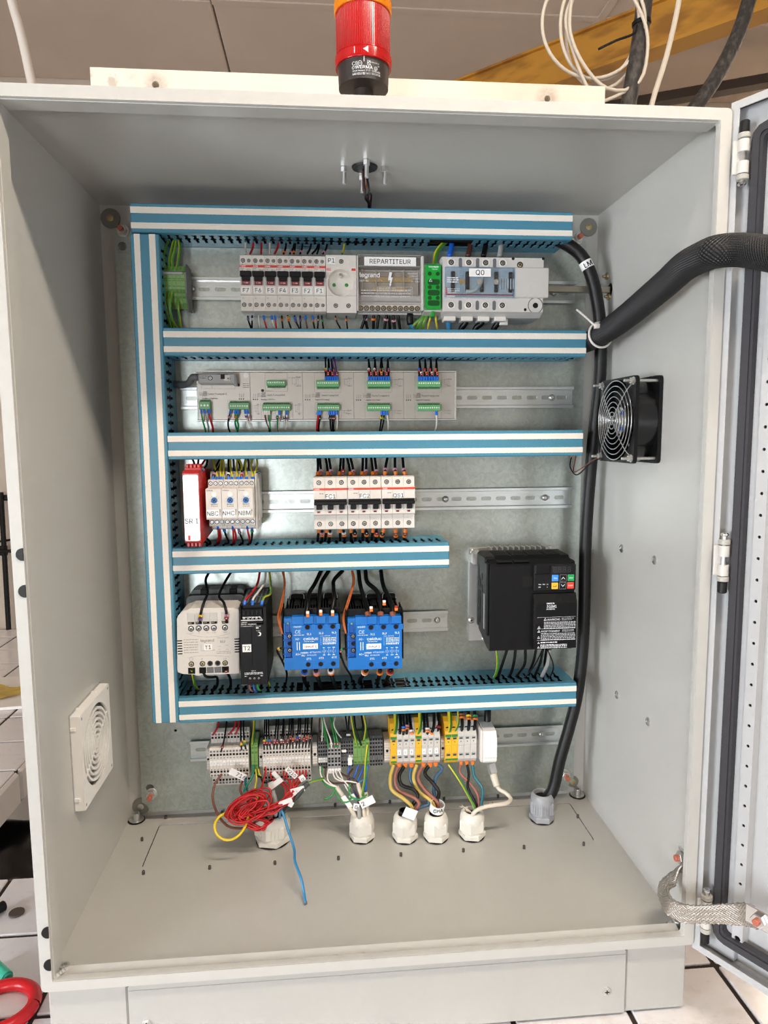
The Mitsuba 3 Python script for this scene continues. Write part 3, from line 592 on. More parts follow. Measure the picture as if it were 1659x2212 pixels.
# ---------------------------------------------------------------- distribution block under a clear cover
def distribution():
    t = thing('distribution_block', 'distribution block under a clear cover, headed REPARTITEUR', 'distribution block')
    x0, x1, zc = 394.6, 495.4, 974.5
    part(t, 'base', cat(box(x0, x1, 306, 342, zc - 42, zc + 41, 1), box(x1 - 4, x1, 281, 308, zc - 40, zc + 40, 1), box(x0, x0 + 2.5, 284, 308, zc - 40, zc + 40, .6)), 'plastic_grey')
    part(t, 'insulator', cat(box(x0 + 5, x1 - 6, 299, 307, zc - 14, zc + 20, 1), *[box(x0 + 8 + 21 * i, x0 + 9.5 + 21 * i, 292, 300, zc - 16, zc + 22, .3) for i in range(5)]), 'beige_print')
    part(t, 'busbar', cat(box(x0 + 12, x1 - 14, 296, 299, zc + 4, zc + 12, .4), box(x0 + 24, x1 - 24, 296, 299, zc - 10, zc - 3, .4)), 'brass')
    for i in range(6): part(t, 'busbar_screw', lathe((x0 + 30 + 10.5 * i, 296, zc + 8), (0, -1, 0), [(0, 3.2), (1.4, 3), (1.4, 1.3), (.6, 1.2), (.6, 0)], 12), 'brass', 40)
    for i in range(11): screw(t, x0 + 6.2 + 8.65 * i, 296, zc - 34.5, 3.1, 'brass', True, 20 + 40 * (i % 3))
    part(t, 'screw_rail', box(x0 + 3, x1 - 4, 296.2, 308, zc - 40, zc - 29, .5), 'plastic_light')
    part(t, 'top_rail', box(x0 + 3, x1 - 4, 296, 308, zc + 24, zc + 40, .6), 'plastic_dark')
    F = 282.0
    part(t, 'clear_cover', cat(box(x0 + 2, x1 - 4.2, F, F + .8, zc - 26, zc + 24, 0), box(x0 + 2, x1 - 4.2, F + 4, F + 4.8, zc - 41, zc - 27, 0), box(x0 + 2, x1 - 4.2, F + 3, F + 3.8, zc + 25, zc + 40, 0)), 'clear')
    [part(t, 'cover_edge', box(x0 + 2, x1 - 4.2, F, F + 5, zc + a, zc + a + .9, .2), 'plastic_mid') for a in (-41.4, -27, 24, 40)]
    p = (445, 284.5, 1006.3)
    tag(t, 'REPARTITEUR', p[0], F + 3, p[2], 78, 13, 6.6, False, 1.0)
    part(t, 'brand_lettering', text('legrand', 6.4, x0 + 3.6, F, zc + 8.2, True, w=30), 'print_white')
    part(t, 'number_lettering', text('048 86', 3.0, x0 + 3.6, F, zc + 1.6), 'print_white')
    q = (444.6, 282, 980.2)
    part(t, 'flash_symbol', prism(Polygon([(q[0] - 1, q[2] + 10), (q[0] + 3, q[2] + 10), (q[0] + 1, q[2] + 2.5), (q[0] + 4, q[2] + 2.5), (q[0] + .8, q[2] - 8), (q[0] + 2.8, q[2] - 7), (q[0] - .5, q[2] - 11), (q[0] - 2, q[2] - 6), (q[0] - .6, q[2] - 7.5), (q[0] - .2, q[2] - 1.5), (q[0] - 3.4, q[2] - 1.5)]), F - .2, F), 'print_white')
    part(t, 'fine_print', cat(text('EN 60947-1', 2.2, x1 - 6, F, zc + 13, anchor='r'), text('125A 40°C', 2.2, x1 - 6, F, zc + 9.2, anchor='r'), text('Ui 500V', 2.2, x1 - 6, F, zc + 5.4, anchor='r'), text('Icc 4.5kA', 2.2, x1 - 6, F, zc + 1.6, anchor='r'), lines(x0 + 6, x1 - 20, [zc - 11, zc - 15, zc - 19], F, 1.0, 11),
         *[box(x0 + 30, x1 - 18, F - .12, F, a, a + .3, 0) for a in (zc - 6, zc - 9.2, zc - 13, zc - 17, zc - 21.2)], *[box(a, a + .3, F - .12, F, zc - 21, zc - 6, 0) for a in (x0 + 30, x0 + 48, x0 + 66, x1 - 18)], text('Ø 5.3    Ø 7.5    Ø 9', 2.0, x0 + 33, F, zc - 8.6)), 'print_white')
distribution()

# ---------------------------------------------------------------- green earth block
t = thing('earth_distribution_block', 'small bright green earth terminal block left of the main switch Q0', 'terminal block')
yz(t, 'base', [(342, 930), (300, 930), (286, 934), (286, 1002), (300, 1008), (342, 1008)], 495.8, 522.4, 'plastic_grey')
part(t, 'green_cover', box(497.2, 520.6, 274, 290, 936, 1001, 1.5), mat('vivid_green', (14, 150, 52), 0.25))
k = part(t, 'window', cat(*[prism(rrect(500, 518, z - 4, z + 4, 3), 273.6, 274.2) for z in (944.5, 959.5, 975)]), mat('deep_green', (6, 70, 26), 0.3))
for z in (952, 967.5, 987):
    for x in (503, 515): part(t, 'cover_boss', cyl((x, 274, z), (x, 273.4, z), 2.9, 14), 'deep_green')
part(t, 'lettering', cat(text('Schneider', 2.4, 509, 274, 996, True, anchor='m'), text('Electric', 1.9, 511, 274, 992.8, False, anchor='m')), 'print_white')
part(t, 'warning_triangle', prism(Polygon([(501.5, 975.5), (507, 975.5), (504.2, 980)]).difference(Polygon([(502.6, 976.2), (505.9, 976.2), (504.2, 979)])), 273.5, 274.05), 'print_white')
part(t, 'clip', box(507, 511, 280, 300, 926, 934, .8), 'vivid_green')

# ---------------------------------------------------------------- main switch with its shaft
def main_switch():
    t = thing('main_switch', 'large light grey switch disconnector with clear blue cover, marked Q0', 'switch')
    x0, x1, zc = 522.6, 684.0, 973.0; xr = 677.5
    px = [p[0] for p in ((536.5, 276, 1004.3), (563.1, 276, 1004.7), (588.9, 276, 1005), (615, 276, 1005.4))]
    zt, zb = (563.1, 276, 1004.7)[2], (563.6, 276, 942.7)[2]
    part(t, 'body', cat(prism(Polygon([(342, zc - 47), (292, zc - 47), (282, zc - 42), (277, zc - 40), (277, zc - 22), (277, zc + 23), (277, zc + 39.5), (286, zc + 41), (342, zc + 41)]), x0, xr, 'yz')), 'plastic_grey')
    part(t, 'side_block', box(631.5, x1, 269.5, 340, zc - 19.6, zc + 24, 1.2), 'plastic_grey')
    for x in px:
        for z in (zt, zb):
            part(t, 'terminal_collar', lathe((x, 277, z), (0, -1, 0), [(0, 6.3), (.5, 6.2), (.8, 5.2), (0, 5), (0, 0)], 24), 'plastic_light', 40)
            screw(t, x - .5, 276.8, z, 3.0, ang=45)
    for i in range(3):
        m = (px[i] + px[i + 1]) / 2
        for z, s in ((zt, 1), (zb, -1)): part(t, 'barrier_slot', prism(rrect(m - 2.6, m + 2.6, z - 7.5, z + 6.5, 2.5), 276.7, 277.2), 'plastic_dark')
    # the clear blue cover and what shows through it
    cx0, cx1, cz0, cz1 = (525, 268, 972.9)[0], (630.7, 268, 974.1)[0], (572.7, 268, 952)[2], (572.4, 268, 996.2)[2]
    part(t, 'window_back', box(cx0 + 1, cx1 - 1, 275.5, 277.5, cz0, cz1, 0), 'plastic_grey')
    part(t, 'contact_bars', cat(*[box(cx0 + 10 + 22 * i, cx0 + 10 + 22 * i + 6, 273, 276, zc - 12, zc + 18, 1) for i in range(5)]), 'black_matt')
    part(t, 'spring_pile', cat(*[box(cx0 + 84 + 4 * i, cx0 + 86 + 4 * i, 272.4, 275, zc - 8 + (i % 2), zc + 8, .4) for i in range(6)]), 'plastic_light', kind='stuff')
    _a = np.linspace(-.2, 1.6, 14)
    part(t, 'handle_arc', tube(np.c_[cx0 + 36 + 20 * np.sin(_a), 272 + 0 * _a, zc - 12 + 22 * (1 - np.cos(_a))], 3.2, 8, 2), 'w_cream', True)
    part(t, 'cover', cat(box(cx0, cx1, 267, 267.8, cz0, cz1, .2), *[box(cx0, cx1, 268, 276, z, z + .8, 0) for z in (cz0, cz1 - .8)], *[box(x, x + .8, 268, 276, cz0, cz1, 0) for x in (cx0, cx1 - .8)]), 'clear_blue')
    part(t, 'cover_rib', cat(*[box((px[i] + px[i + 1]) / 2 - 3.2, (px[i] + px[i + 1]) / 2 + 3.2, 265.6, 267, cz0 + 1, cz1 - 1, .5) for i in range(3)], box(cx0 + 1, cx1 - 1, 266, 267, zc + 9.5, zc + 10.5, .2)), 'clear_blue')
    for i in range(3): part(t, 'cover_screw', lathe(((px[i] + px[i + 1]) / 2, 265.6, zc + 1.5), (0, -1, 0), [(0, 4.2), (1, 4), (1, 2), (.4, 1.8), (.4, 0)], 16), 'brass' if i == 0 else 'zinc_screw', 40)
    for i in range(4): part(t, 'cover_boss', lathe((px[i] + (3 if i % 2 else -3), 267, zc + 16.5), (0, -1, 0), [(0, 2.6), (.6, 2.4), (.6, 0)], 14), 'clear_blue', 40)
    part(t, 'red_line', box(cx0 + 2, cx1 - 2, 266.5, 267, cz0 + 3.2, cz0 + 4.4, 0), 'red_dark'); part(t, 'red_bar', box(cx0 + 1, cx0 + 2.6, 266.5, 267, cz0 + 3.2, cz0 + 14, 0), 'red_mark')
    part(t, 'fine_print', cat(lines(cx0 + 3, cx0 + 20, [zc + 7, zc + 4, zc + 1], 267, 1.7, 4), lines(cx0 + 3, cx0 + 22, [cz0 + 12, cz0 + 9.4], 267, .8, 6), text('legrand', 2.4, cx0 + 3, 267, cz0 + .3, True), text('Ith 125A', 2.2, cx0 + 4, 267, cz0 + 5.6)), 'print_white')
    p = (577.1, 266, 987.6)
    tag(t, 'Q0', p[0], 265.4, p[2], 33, 12, 7.2)
    q = (665.9, 276, 942.8)
    part(t, 'lock_tab', prism(disc(q[0], q[2], 11.8, 32).intersection(sbox(0, zc - 40, 800, 2000)).difference(disc(q[0], q[2], 10.8, 32)), 276.5, 277.1), 'plastic_dark')
    part(t, 'lock_hole', cyl((q[0], 277.1, q[2]), (q[0], 276.6, q[2]), 4.0, 18), 'hole')
    holes(t, 'rivet_hole', [(u[0], u[2]) for u in ((630.4, 276, 1011.2), (676.8, 276, 1011.9), (650.1, 276, 936.5))], 277, 4.4, 4.4, 'black_matt', True)
    u = (641.1, 277, 1002.3); screw(t, u[0], 276.9, u[2], 3.6, 'brass')
    for x in px: part(t, 'terminal_shroud', box(x - 9, x + 9, 288, 310, zc - 52, zc - 45, .8), 'plastic_light')
    part(t, 'rail_clip', cat(box(616, 630, 300, 312, zc - 56, zc - 46, .8)), 'plastic_light')
    part(t, 'shaft', box(684, 798, 312, 321, 970.2, 979.8, .6), 'shaft_steel', label='square metal shaft through the side wall')
main_switch()

# ---------------------------------------------------------------- rail terminal blocks: one slice = one thing
def terminal(x0, w, prof, m, label, group, openings=(), extra=None):
    t = thing('terminal_block', label, 'terminal block', group)
    yz(t, 'body', prof, x0 + .12, x0 + w - .12, m)
    for nm, ms, mm in openings: part(t, nm, cat(*ms), mm, kind='stuff' if len(ms) > 1 else None)
    return t
_zc = 976
for i in range(5):
    x = 108.6 + 6.3 * i; c = x + 3.15
    t = terminal(x, 6.3, [(342, _zc - 32), (318, _zc - 36), (312, _zc - 30), (304, _zc - 14), (300, _zc - 10), (299, _zc + 14), (305, _zc + 17), (309, _zc + 25), (318, _zc + 27), (342, _zc + 24)], 'earth_green', ('first', 'second', 'third', 'fourth', 'last')[i] + ' of five green earth terminals at the top left, counted from the left', 'green earth terminals at the top left',
        [('wire_opening', [box(c - 2.2, c + 2.2, a, a + 3, z - 2, z + 2, 0) for a, z in ((306, _zc + 21.5), (302.4, _zc - 13), (306.5, _zc - 20), (311, _zc - 28))], 'earth_green_dark'), ('test_slot', [box(c - 2, c + 2, 298.7, 299.4, z - .4, z + .4, 0) for z in (_zc - 6, _zc + 2, _zc + 5)], 'earth_green_dark')])
single('marker_bar', box(108.6, 138, 295.5, 299, 986, 990, .5), 'plastic_mid', 'grey marker bar clipped across the five green earth terminals', 'marker strip')
single('end_plate', prism(Polygon([(342, _zc - 38), (316, _zc - 40), (300, _zc - 16), (298, _zc + 14), (310, _zc + 28), (342, _zc + 26)]), 140.4, 142.4, 'yz'), 'plastic_dark', 'dark grey end plate right of the five green earth terminals', 'end plate')

# ================================================================ second row: aluminium controller modules on one carrier
def controller():
    t = thing('controller', 'long aluminium controller of five modules with green plugs on the second rail', 'controller')
    x0, x1, z0, z1, F = 151.2, 548.2, 772.8, 845.6, 306.0
    part(t, 'carrier', cat(box(x0 - 1, x1 + 1, F + 1, 342, z0, z1, .6)), 'alu_light')
    part(t, 'edge_rail', box(x0 - 2, x1 + 2, F - 2, F + 4, z1 - .4, z1 + 2.0, .5), 'alu_light'); part(t, 'edge_rail', box(x0 - 2, x1 + 2, F - 2, F + 4, z0 - 2, z0 + .4, .5), 'alu_light')
    part(t, 'end_rim', box(x1 - .5, x1 + 2, F - 1.5, F + 4, z0, z1, .4), 'alu_light')
    xs = [x0, 230.6, 310.5, 388.9, 466.8, x1]
    for a, b in zip(xs, xs[1:]): part(t, 'module_panel', box(a + .25, b - .25, F - .6, F + 1.5, z0 + .6, z1 - .6, .25), 'alu')
    Z = lambda v: (253.9, 306, 875.7)[2] + (v / 3.456) * (((249.6, 306, 712.8)[2]) - ((253.9, 306, 875.7)[2])) / (800 / 3.456)
    def frame(a, b, c, d): return cat(box(a, b, F - .75, F - .6, d - .35, d, 0), box(a, b, F - .75, F - .6, c, c + .35, 0), box(a, a + .35, F - .75, F - .6, c, d, 0), box(b - .35, b, F - .75, F - .6, c, d, 0))
    def plug(p, q, n, up, used=()):
        """a green plug between two corners; up: its wires leave upwards"""
        a, b, c, d = p[0], q[0], q[2], p[2]
        k = part(t, 'plug', cat(box(a, b, F - 12, F - 5, c, d, .5), box(a + .6, b - .6, F - 6, F - .5, c - (2.4 if up else 0), d + (0 if up else 2.4), .3)), 'plug_green', label='green screw plug')
        w = (b - a - 2) / n
        for i in range(n):
            x = a + 1 + w * (i + .5); z = (d * .6 + c * .4) if up else (d * .5 + c * .5)
            part(k, 'screw', lathe((x, F - 12, z), (0, -1, 0), [(0, min(w * .36, 1.9)), (.3, min(w * .3, 1.6)), (.3, 0)], 10), 'white' )
        part(k, 'socket_teeth', cat(*[box(a + 1 + w * i + .6, a + 1 + w * (i + 1) - .6, F - 9, F - 5, (c - 2) if up else (d + .2), (c - .3) if up else (d + 1.8), .2) for i in range(n)]), 'plug_green_dark', kind='stuff')
        part(t, 'outline_print', frame(a - 3, b + 3, c - (8 if up else 16), d + (12 if up else 4)), 'ink_grey')
        return a + 1 + w * .5, w
    G = {}
    G['bl1'] = plug((154.9, 295, 800.8), (171.2, 295, 788.8), 3, False)
    G['bl2'] = plug((199.2, 295, 798.7), (229.2, 295, 788.6), 8, False)
    G['t2'] = plug((256.5, 295, 832.2), (284.8, 295, 823.8), 8, True)
    G['b2'] = plug((249.3, 295, 796.3), (291.7, 295, 786.3), 12, False)
    G['t3'] = plug((331.6, 295, 832), (366.1, 295, 822.1), 10, True)
    G['b3'] = plug((331.8, 295, 795.3), (366.8, 295, 786), 10, False)
    G['t4'] = plug((409.3, 295, 831.8), (445.6, 295, 822), 10, True)
    G['b4'] = plug((408.9, 295, 795), (445.4, 295, 785.7), 10, False)
    G['t5'] = plug((487.2, 295, 831.6), (523.6, 295, 821.7), 10, True)
    G['b5'] = plug((487.2, 295, 794.7), (523.3, 295, 785.3), 10, False)
    for i, (p, s2) in enumerate((((167.2, 305, 813), 'Profibus / Gateway'), ((255.3, 305, 811.2), 'Analog 4 I/O TSU'), ((338.1, 305, 810.6), 'Digital 8 I/O Relay'), ((416.8, 305, 809.8), 'Digital 8 I/O Relay'), ((494.9, 305, 809.6), 'Digital 8 I/O Relay'))):
        part(t, 'name_print', cat(text('SedoTreepoint', 2.9, p[0], F - .6, p[2] - 2, False), text(s2, 1.9, p[0] - 9, F - .6, p[2] - 8.2, True), *[box(p[0] - 9 + .3 * j, p[0] - 1.2, F - .75, F - .6, p[2] - 3.6 + 1.25 * j, p[2] - 3.0 + 1.25 * j, 0) for j in range(6)], *[box(p[0] - 13.5, p[0] - 9, F - .75, F - .6, p[2] - 2.6 + 2 * j, p[2] - 2.2 + 2 * j, 0) for j in range(3)]), 'ink')
    for p in ((214, 305, 804.8), (235.2, 305, 804.1), (314.6, 305, 803.3), (393.3, 305, 802.7), (471.2, 305, 802.4)):
        part(t, 'status_led', cat(*[cyl((p[0] + 3.1 * j, F, p[2]), (p[0] + 3.1 * j, F - .9, p[2]), .95, 8) for j in range(3)]), 'ink', kind='stuff')
        part(t, 'led_print', cat(*[lines(p[0] + 3.1 * j - .4, p[0] + 3.1 * j + 1.1, [p[2] + 3 + 1.2 * i for i in range(5)], F - .6, .6, j) for j in range(3)]), 'ink_grey')
    for a, b in (((288.5, 305, 839.5), (308.6, 305, 822.8)), ((234.1, 305, 798), (244.3, 305, 780.7)), ((295.2, 305, 798.4), (307.7, 305, 780.4)), ((369.5, 305, 837.4), (386.9, 305, 822.8)), ((368.8, 305, 788.4), (385.3, 305, 780.5)), ((448.3, 305, 836.4), (465.9, 305, 822.7)), ((448, 305, 787.6), (464, 305, 780.5)), ((526.6, 305, 836.4), (542.3, 305, 822.6)), ((526.7, 305, 787.3), (542.5, 305, 780.2))):
        w, h = b[0] - a[0], a[2] - b[2]
        part(t, 'wiring_diagram', cat(frame(a[0] + w * .3, a[0] + w * .6, b[2] + h * .25, a[2] - h * .15), box(a[0], a[0] + w, F - .75, F - .6, a[2] - h * .2, a[2] - h * .2 + .35, 0), box(a[0] + w * .45, a[0] + w, F - .75, F - .6, b[2] + h * .15, b[2] + h * .15 + .35, 0), box(a[0] + w * .75, a[0] + w * .75 + .35, F - .75, F - .6, b[2], a[2], 0), lines(a[0] + w * .6, a[0] + w, [a[2] - 1.5, b[2] + 1.2], F - .6, 1.0, 5)), 'ink_grey')
    part(t, 'fine_print', cat(frame((157.7, 305, 815.4)[0], (172.7, 305, 815.4)[0], Z(272), Z(244)), frame((174.3, 305, 815.4)[0], (208.3, 305, 815.3)[0], Z(274), Z(244)), lines((220, 305, 815.3)[0], (229.3, 305, 815.3)[0], [Z(235), Z(250), Z(264)], F - .6, 1.1, 9), text('CALIBRATE', 1.6, (251.4, 305, 815.2)[0], F - .6, Z(292)), text('ANALOG IN', 1.7, (264.6, 305, 815.2)[0], F - .6, Z(384)), text('ANALOG OUT', 1.7, (262.5, 305, 815.2)[0], F - .6, Z(274)), text('ISOLATED DIGITAL OUTPUT', 1.5, (332, 305, 815.1)[0], F - .6, Z(280)), text('ISOLATED DIGITAL INPUT', 1.5, (332, 305, 815.1)[0], F - .6, Z(390))), 'ink_grey')
    for p in ((213.4, 305, 825.8), (249.4, 305, 817.4)): part(t, 'knob', cyl((p[0], F, p[2]), (p[0], F - 1.6, p[2]), 2.2, 12), 'ink')
    p = (224.7, 305, 839.9); part(t, 'bore', lathe((p[0], F - .6, p[2]), (0, -1, 0), [(0, 3.6), (.3, 3.4), (.3, 2.7), (0, 2.6), (0, 0)], 18), 'alu_light', 40)
    return G
PLUGS = controller()
def bus_plug():
    t = thing('bus_connector', 'grey bus connector plugged on the left controller module', 'connector')
    a, b = (156.6, 285, 841.7), (211.7, 285, 825.6)
    part(t, 'housing', cat(box(a[0], b[0], 284, 304, b[2], a[2], 2), box(b[0] - 4, b[0] + 1, 288, 305, b[2] - 2, a[2] - 4, 1)), 'plastic_mid')
    for p in ((174.7, 284, 834.6), (200.8, 284, 833.8)): screw(t, p[0], 284, p[2], 2.6, 'steel', True, 45)
    part(t, 'side_step', box(a[0] + 38, a[0] + 47, 283.5, 285, b[2] + 5, a[2] - 3, .3), 'plastic_grey')
    p = (193, 284, 836.7); part(t, 'switch', box(p[0] - 3, p[0] + 3, 283.2, 284.5, p[2] - 3.5, p[2] + 3.5, .2), 'black_matt')
    part(t, 'print', cat(text('750-963', 2, a[0] + 3, 284, a[2] - 5), text('Profibus', 1.7, a[0] + 3, 284, a[2] - 8), text('OFF', 1.5, p[0] - 8, 284, p[2] + 3), text('ON', 1.5, p[0] + 4, 284, p[2] + 3)), 'ink')
    c = tube([(99, 345, 833.4), (114.2, 335, 829), (133.3, 315, 827.5), (142.9, 300, 832.1), (146.6, 296, 836.7), (156.1, 296, 836.3)], 5.2, 12)
    single('bus_cable', c, 'plastic_dark', 'grey round cable curving into the bus connector on the left', 'cable', smooth=True)
bus_plug()

# ================================================================ third row
def safety_relay():
    t = thing('safety_relay', 'tall red safety relay with a glossy white front, marked SR1', 'relay')
    x0, x1, F = 138.6, 161.6, 231.0; z0, z1 = 594.0, 699.0
    yz(t, 'housing', [(342, z0 + 4), (250, z0 - 2), (236, z0), (F + 1, z0 + 3), (F + 1, z1 - 3), (236, z1), (262, z1 + 1), (342, z1 - 2)], x0, x1, 'red_relay')
    part(t, 'terminal_row', cat(*[box(x0 + 1 + 5.4 * i, x0 + 5.4 + 5.4 * i, 252, 270, z1 - 2, z1 + 9, .8) for i in range(4)], box(x0 - .2, x1 + .2, 250, 256, z1 - 2, z1 + 4, .8)), 'red_relay', label='red plug-in terminals on top')
    part(t, 'terminal_row', cat(*[box(x0 + 1 + 5.4 * i, x0 + 5.4 + 5.4 * i, 240, 262, z0 - 6, z0 + 2, .8) for i in range(4)]), 'red_relay')
    k = part(t, 'front_label', prism(rrect(x0 + .6, x1 - .8, z0 + 4, z1 - 5, 3), F, F + 1.2), mat('gloss_white', (240, 238, 236), 0.12, spec=.6), label='glossy white front')
    part(k, 'lettering', text('SR 1', 7.2, (x0 + x1) / 2 - .5, F, z0 + 29.5, anchor='m', squeeze=.95), 'ink')
    part(k, 'mark', cat(text('P', 2.6, x0 + 5, F, z0 + 9, True), box(x0 + 5, x0 + 8, F - .2, F, z0 + 5, z0 + 12, 0)), 'red_mark')
    part(t, 'vent', cat(*[box(x1 - .3, x1 + .15, 262 + 10 * i, 264 + 10 * i, z, z + 2.5, 0) for i in range(3) for z in (620, 640, 668)]), 'red_dark', kind='stuff')
safety_relay()
RX = [168.3, 191.2, 214.0]
for i, nm in enumerate(('NBC', 'NHC', 'NBM')):
    t = thing('level_relay', f'light grey timer relay with a blue dial, marked {nm}', 'relay', 'level relays beside the red safety relay')
    x0, x1 = RX[i], RX[i] + 22.6; m = (x0 + x1) / 2; F = 243.5
    yz(t, 'housing', [(342, 608), (292, 606), (290, 608), (290, 613), (269, 614), (268, 616), (268, 627), (F + 1, 627), (F, 629), (F, 671), (F + 1, 672.4), (268, 672.6), (268, 682), (270, 684), (290, 684), (292, 695), (342, 694)], x0 + .15, x1 - .15, 'plastic_light')
    for z in (678.5, 620.5):
        for j in range(3): screw(t, x0 + 4 + 7.4 * j, 268, z, 2.5, ang=20 + 35 * ((i + j) % 3))
    part(t, 'seam', cat(*[box(x0 + 7.5 + 7.4 * j, x0 + 7.8 + 7.4 * j, 267.8, 268.1, a, b, 0) for j in range(2) for a, b in ((673, 683), (615, 626.5))]), 'beige_print', kind='stuff')
    part(t, 'dial', lathe((m + 1, F, 655.4), (0, -1, 0), [(0, 4.4), (2.4, 4.1), (2.6, 3.2), (1.6, 2.9), (1.6, 0)], 20), 'ssr_blue', 30, label='blue dial')
    part(t, 'dial_cross', cat(*[shift(spin(box(-2.6, 2.6, -2.2, -1.6, -.55, .55, 0), [0, 1, 0], a), (m + 1, F, 655.4)) for a in (35, 125)]), 'ink')
    part(t, 'upper_dial', lathe((m + 1, F, 664.4), (0, -1, 0), [(0, 3.7), (.6, 3.5), (.6, 2.9), (.2, 2.8), (.2, 0)], 20), 'white', 30)
    part(t, 'scale_print', cat(*[shift(box(-.25, .25, -.12, .1, 5.4, 6.5, 0), (m + 1, F, 655.4)) if a == 0 else shift(spin(box(-.25, .25, -.12, .1, 5.4, 6.5, 0), [0, 1, 0], a), (m + 1, F, 655.4)) for a in range(-140, 141, 35)], lines(m - 4, m + 6, [646.5, 649], F, .9, 4), text('Crouzet', 1.8, x0 + 1.4, F, 669, True), lines(x0 + 19, x0 + 21.5, [634 + 1.5 * j for j in range(6)], F, .8, 8)), 'ink_grey')
    tag(t, nm, x0 + 9.6, F, 636.2, 18, 10.6, 6.4, False, .92)
single('end_stop', cat(box(237.2, 239.5, 270, 342, 606, 692, .6), box(239.5, 241, 296, 342, 618, 690, .6)), 'plastic_grey', 'light grey end stop right of the timer relay NBM', 'end stop')
for i, nm in enumerate(('FC1', 'FC2', 'QS1')):
    breaker((324.4, 376.9, 429.4)[i], 17.35, 3, 644.5, (nm, ''), f'three pole circuit breaker with wide black toggle, marked {nm}', 'three pole breakers in the third row', False)

# ================================================================ fourth row
def transformer():
    t = thing('transformer', 'cream control transformer with rounded corners and screw terminals, marked T1', 'transformer')
    F = 256.0
    out = [(u[0], u[2]) for u in ((117.2, 256, 477), (119.1, 256, 481.1), (125.1, 256, 487.5), (133.6, 256, 489.9), (137.7, 256, 491.9), (202.3, 256, 491), (204.6, 256, 489.2), (208.5, 256, 488), (209.5, 256, 485), (206.9, 256, 388.5), (201.5, 256, 388), (187.4, 256, 388), (182.7, 256, 387.8), (150, 256, 388.2), (148.2, 256, 386.8), (141.8, 256, 387.1), (140.2, 256, 388.8), (122.2, 256, 390.5), (115.6, 256, 393.4), (114.6, 256, 397.1))]
    P = Polygon(out).buffer(0)
    part(t, 'housing', cat(prism(P.buffer(-1.2), F, F + 2), prism(P, F + 1.2, 306)), 'plastic_light')
    part(t, 'rear_case', cat(prism(rrect(122, 213, 396, 500, 8), 306, 345), prism(rrect(128, 211, 470, 507, 6), 316, 345)), 'grey_dark_case')
    for a in (143, 188): part(t, 'rear_slot', box(a, a + 12, 315, 340, 488, 507.5, 1), 'black_matt')
    for j, (x, s) in enumerate((((138.2, 256, 476.3)[0], '+15'), ((149.4, 256, 476)[0], '0'), ((160.7, 256, 475.6)[0], '-15'), ((171.9, 256, 475.3)[0], '230'), ((188.5, 256, 474.8)[0], '400'))):
        zt, zb = (138.6, 256, 484.7)[2], (137.9, 256, 468.3)[2]
        part(t, 'wire_channel', cat(box(x - 5.6, x - 4.9, F - .5, F + .4, zb, zt, .2), box(x + 4.9, x + 5.6, F - .5, F + .4, zb, zt, .2), box(x - 4.9, x + 4.9, F - .15, F + .4, zb, zt, 0)), 'plastic_grey')
        part(t, 'wire_opening', box(x - 4.6, x + 4.6, F - .4, F, zb - .6, zb + 2.8, 0), 'hole')
        k = part(t, 'contact', box(x - 4, x + 1, F - .6, F - .3, zb + 1, zb + 1.6, 0), 'brass')
        screw(t, x - .4, F, (137.7, 256, 460.9)[2], 3.5, 'steel', True, 30 + 20 * j)
        part(t, 'number_print', text(s, 2.3, x, F, (137.4, 256, 453)[2], anchor='m'), 'beige_print')
    for j, x in enumerate(((136.2, 256, 405.9)[0], (152.7, 256, 405.3)[0], (164, 256, 404.8)[0], (175.3, 256, 404.4)[0], (186.5, 256, 404)[0])):
        z = (136.2, 256, 405.9)[2]
        screw(t, x, F, z, 3.3, 'brass' if j in (0, 1, 4) else 'black_matt', True, 40 * j)
        part(t, 'wire_opening', box(x - 5.2, x + 5.2, F - .3, F + .3, z - 15, z - 5.6, .2), 'plastic_dark' if j in (2, 3) else 'hole')
    part(t, 'cooling_slot', cat(*[box(a, b, F - .25, F + 1, z - .8, z + .8, .1) for a, b in (((116.8, 256, 451.7)[0], (123.7, 256, 451.5)[0]), ((201.5, 256, 448.9)[0], (208.5, 256, 448.7)[0])) for z in np.linspace((161.3, 256, 442.7)[2], (160.6, 256, 422.6)[2], 6)]), 'hole', kind='stuff')
    def arc(p, q, sag, n=14):
        xs = np.linspace(p[0], q[0], n); zs = np.linspace(p[2], q[2], n) + sag * (1 - (2 * np.linspace(0, 1, n) - 1) ** 2)
        return cat(*[M([[xs[i], F - .1, zs[i]], [xs[i + 1], F - .1, zs[i + 1]], [xs[i + 1], F - .1, zs[i + 1] + .4], [xs[i], F - .1, zs[i] + .4]], [[0, 1, 2], [0, 2, 3]]) for i in range(n - 1)])
    part(t, 'print', cat(arc((131, 256, 453.6), (195.3, 256, 452.1), -6), arc((130.8, 256, 416.1), (194.1, 256, 414.4), 3), text('legrand', 4.0, (161.2, 256, 439.9)[0], F, (161.2, 256, 439.9)[2], True, anchor='m', w=20), text('RU', 4.0, (183.7, 256, 437.3)[0], F, (183.7, 256, 437.3)[2], True, anchor='m'), text('0', 2.9, (152.3, 256, 411.6)[0], F, (152.3, 256, 411.6)[2], anchor='m'), text('24', 2.9, (186.4, 256, 411.4)[0], F, (186.4, 256, 411.4)[2], anchor='m'),
        lathe(((136.1, 256, 413.7)[0], F + .1, (136.1, 256, 413.7)[2]), (0, -1, 0), [(0, 2.9), (.2, 2.9), (.2, 2.4), (0, 2.4)], 16), text('Made in France', 1.7, (184.6, 256, 444.6)[0], F, (184.6, 256, 444.6)[2], anchor='m')), 'beige_print')
    p, q = (126.1, 256, 443.9), (147.3, 256, 424)
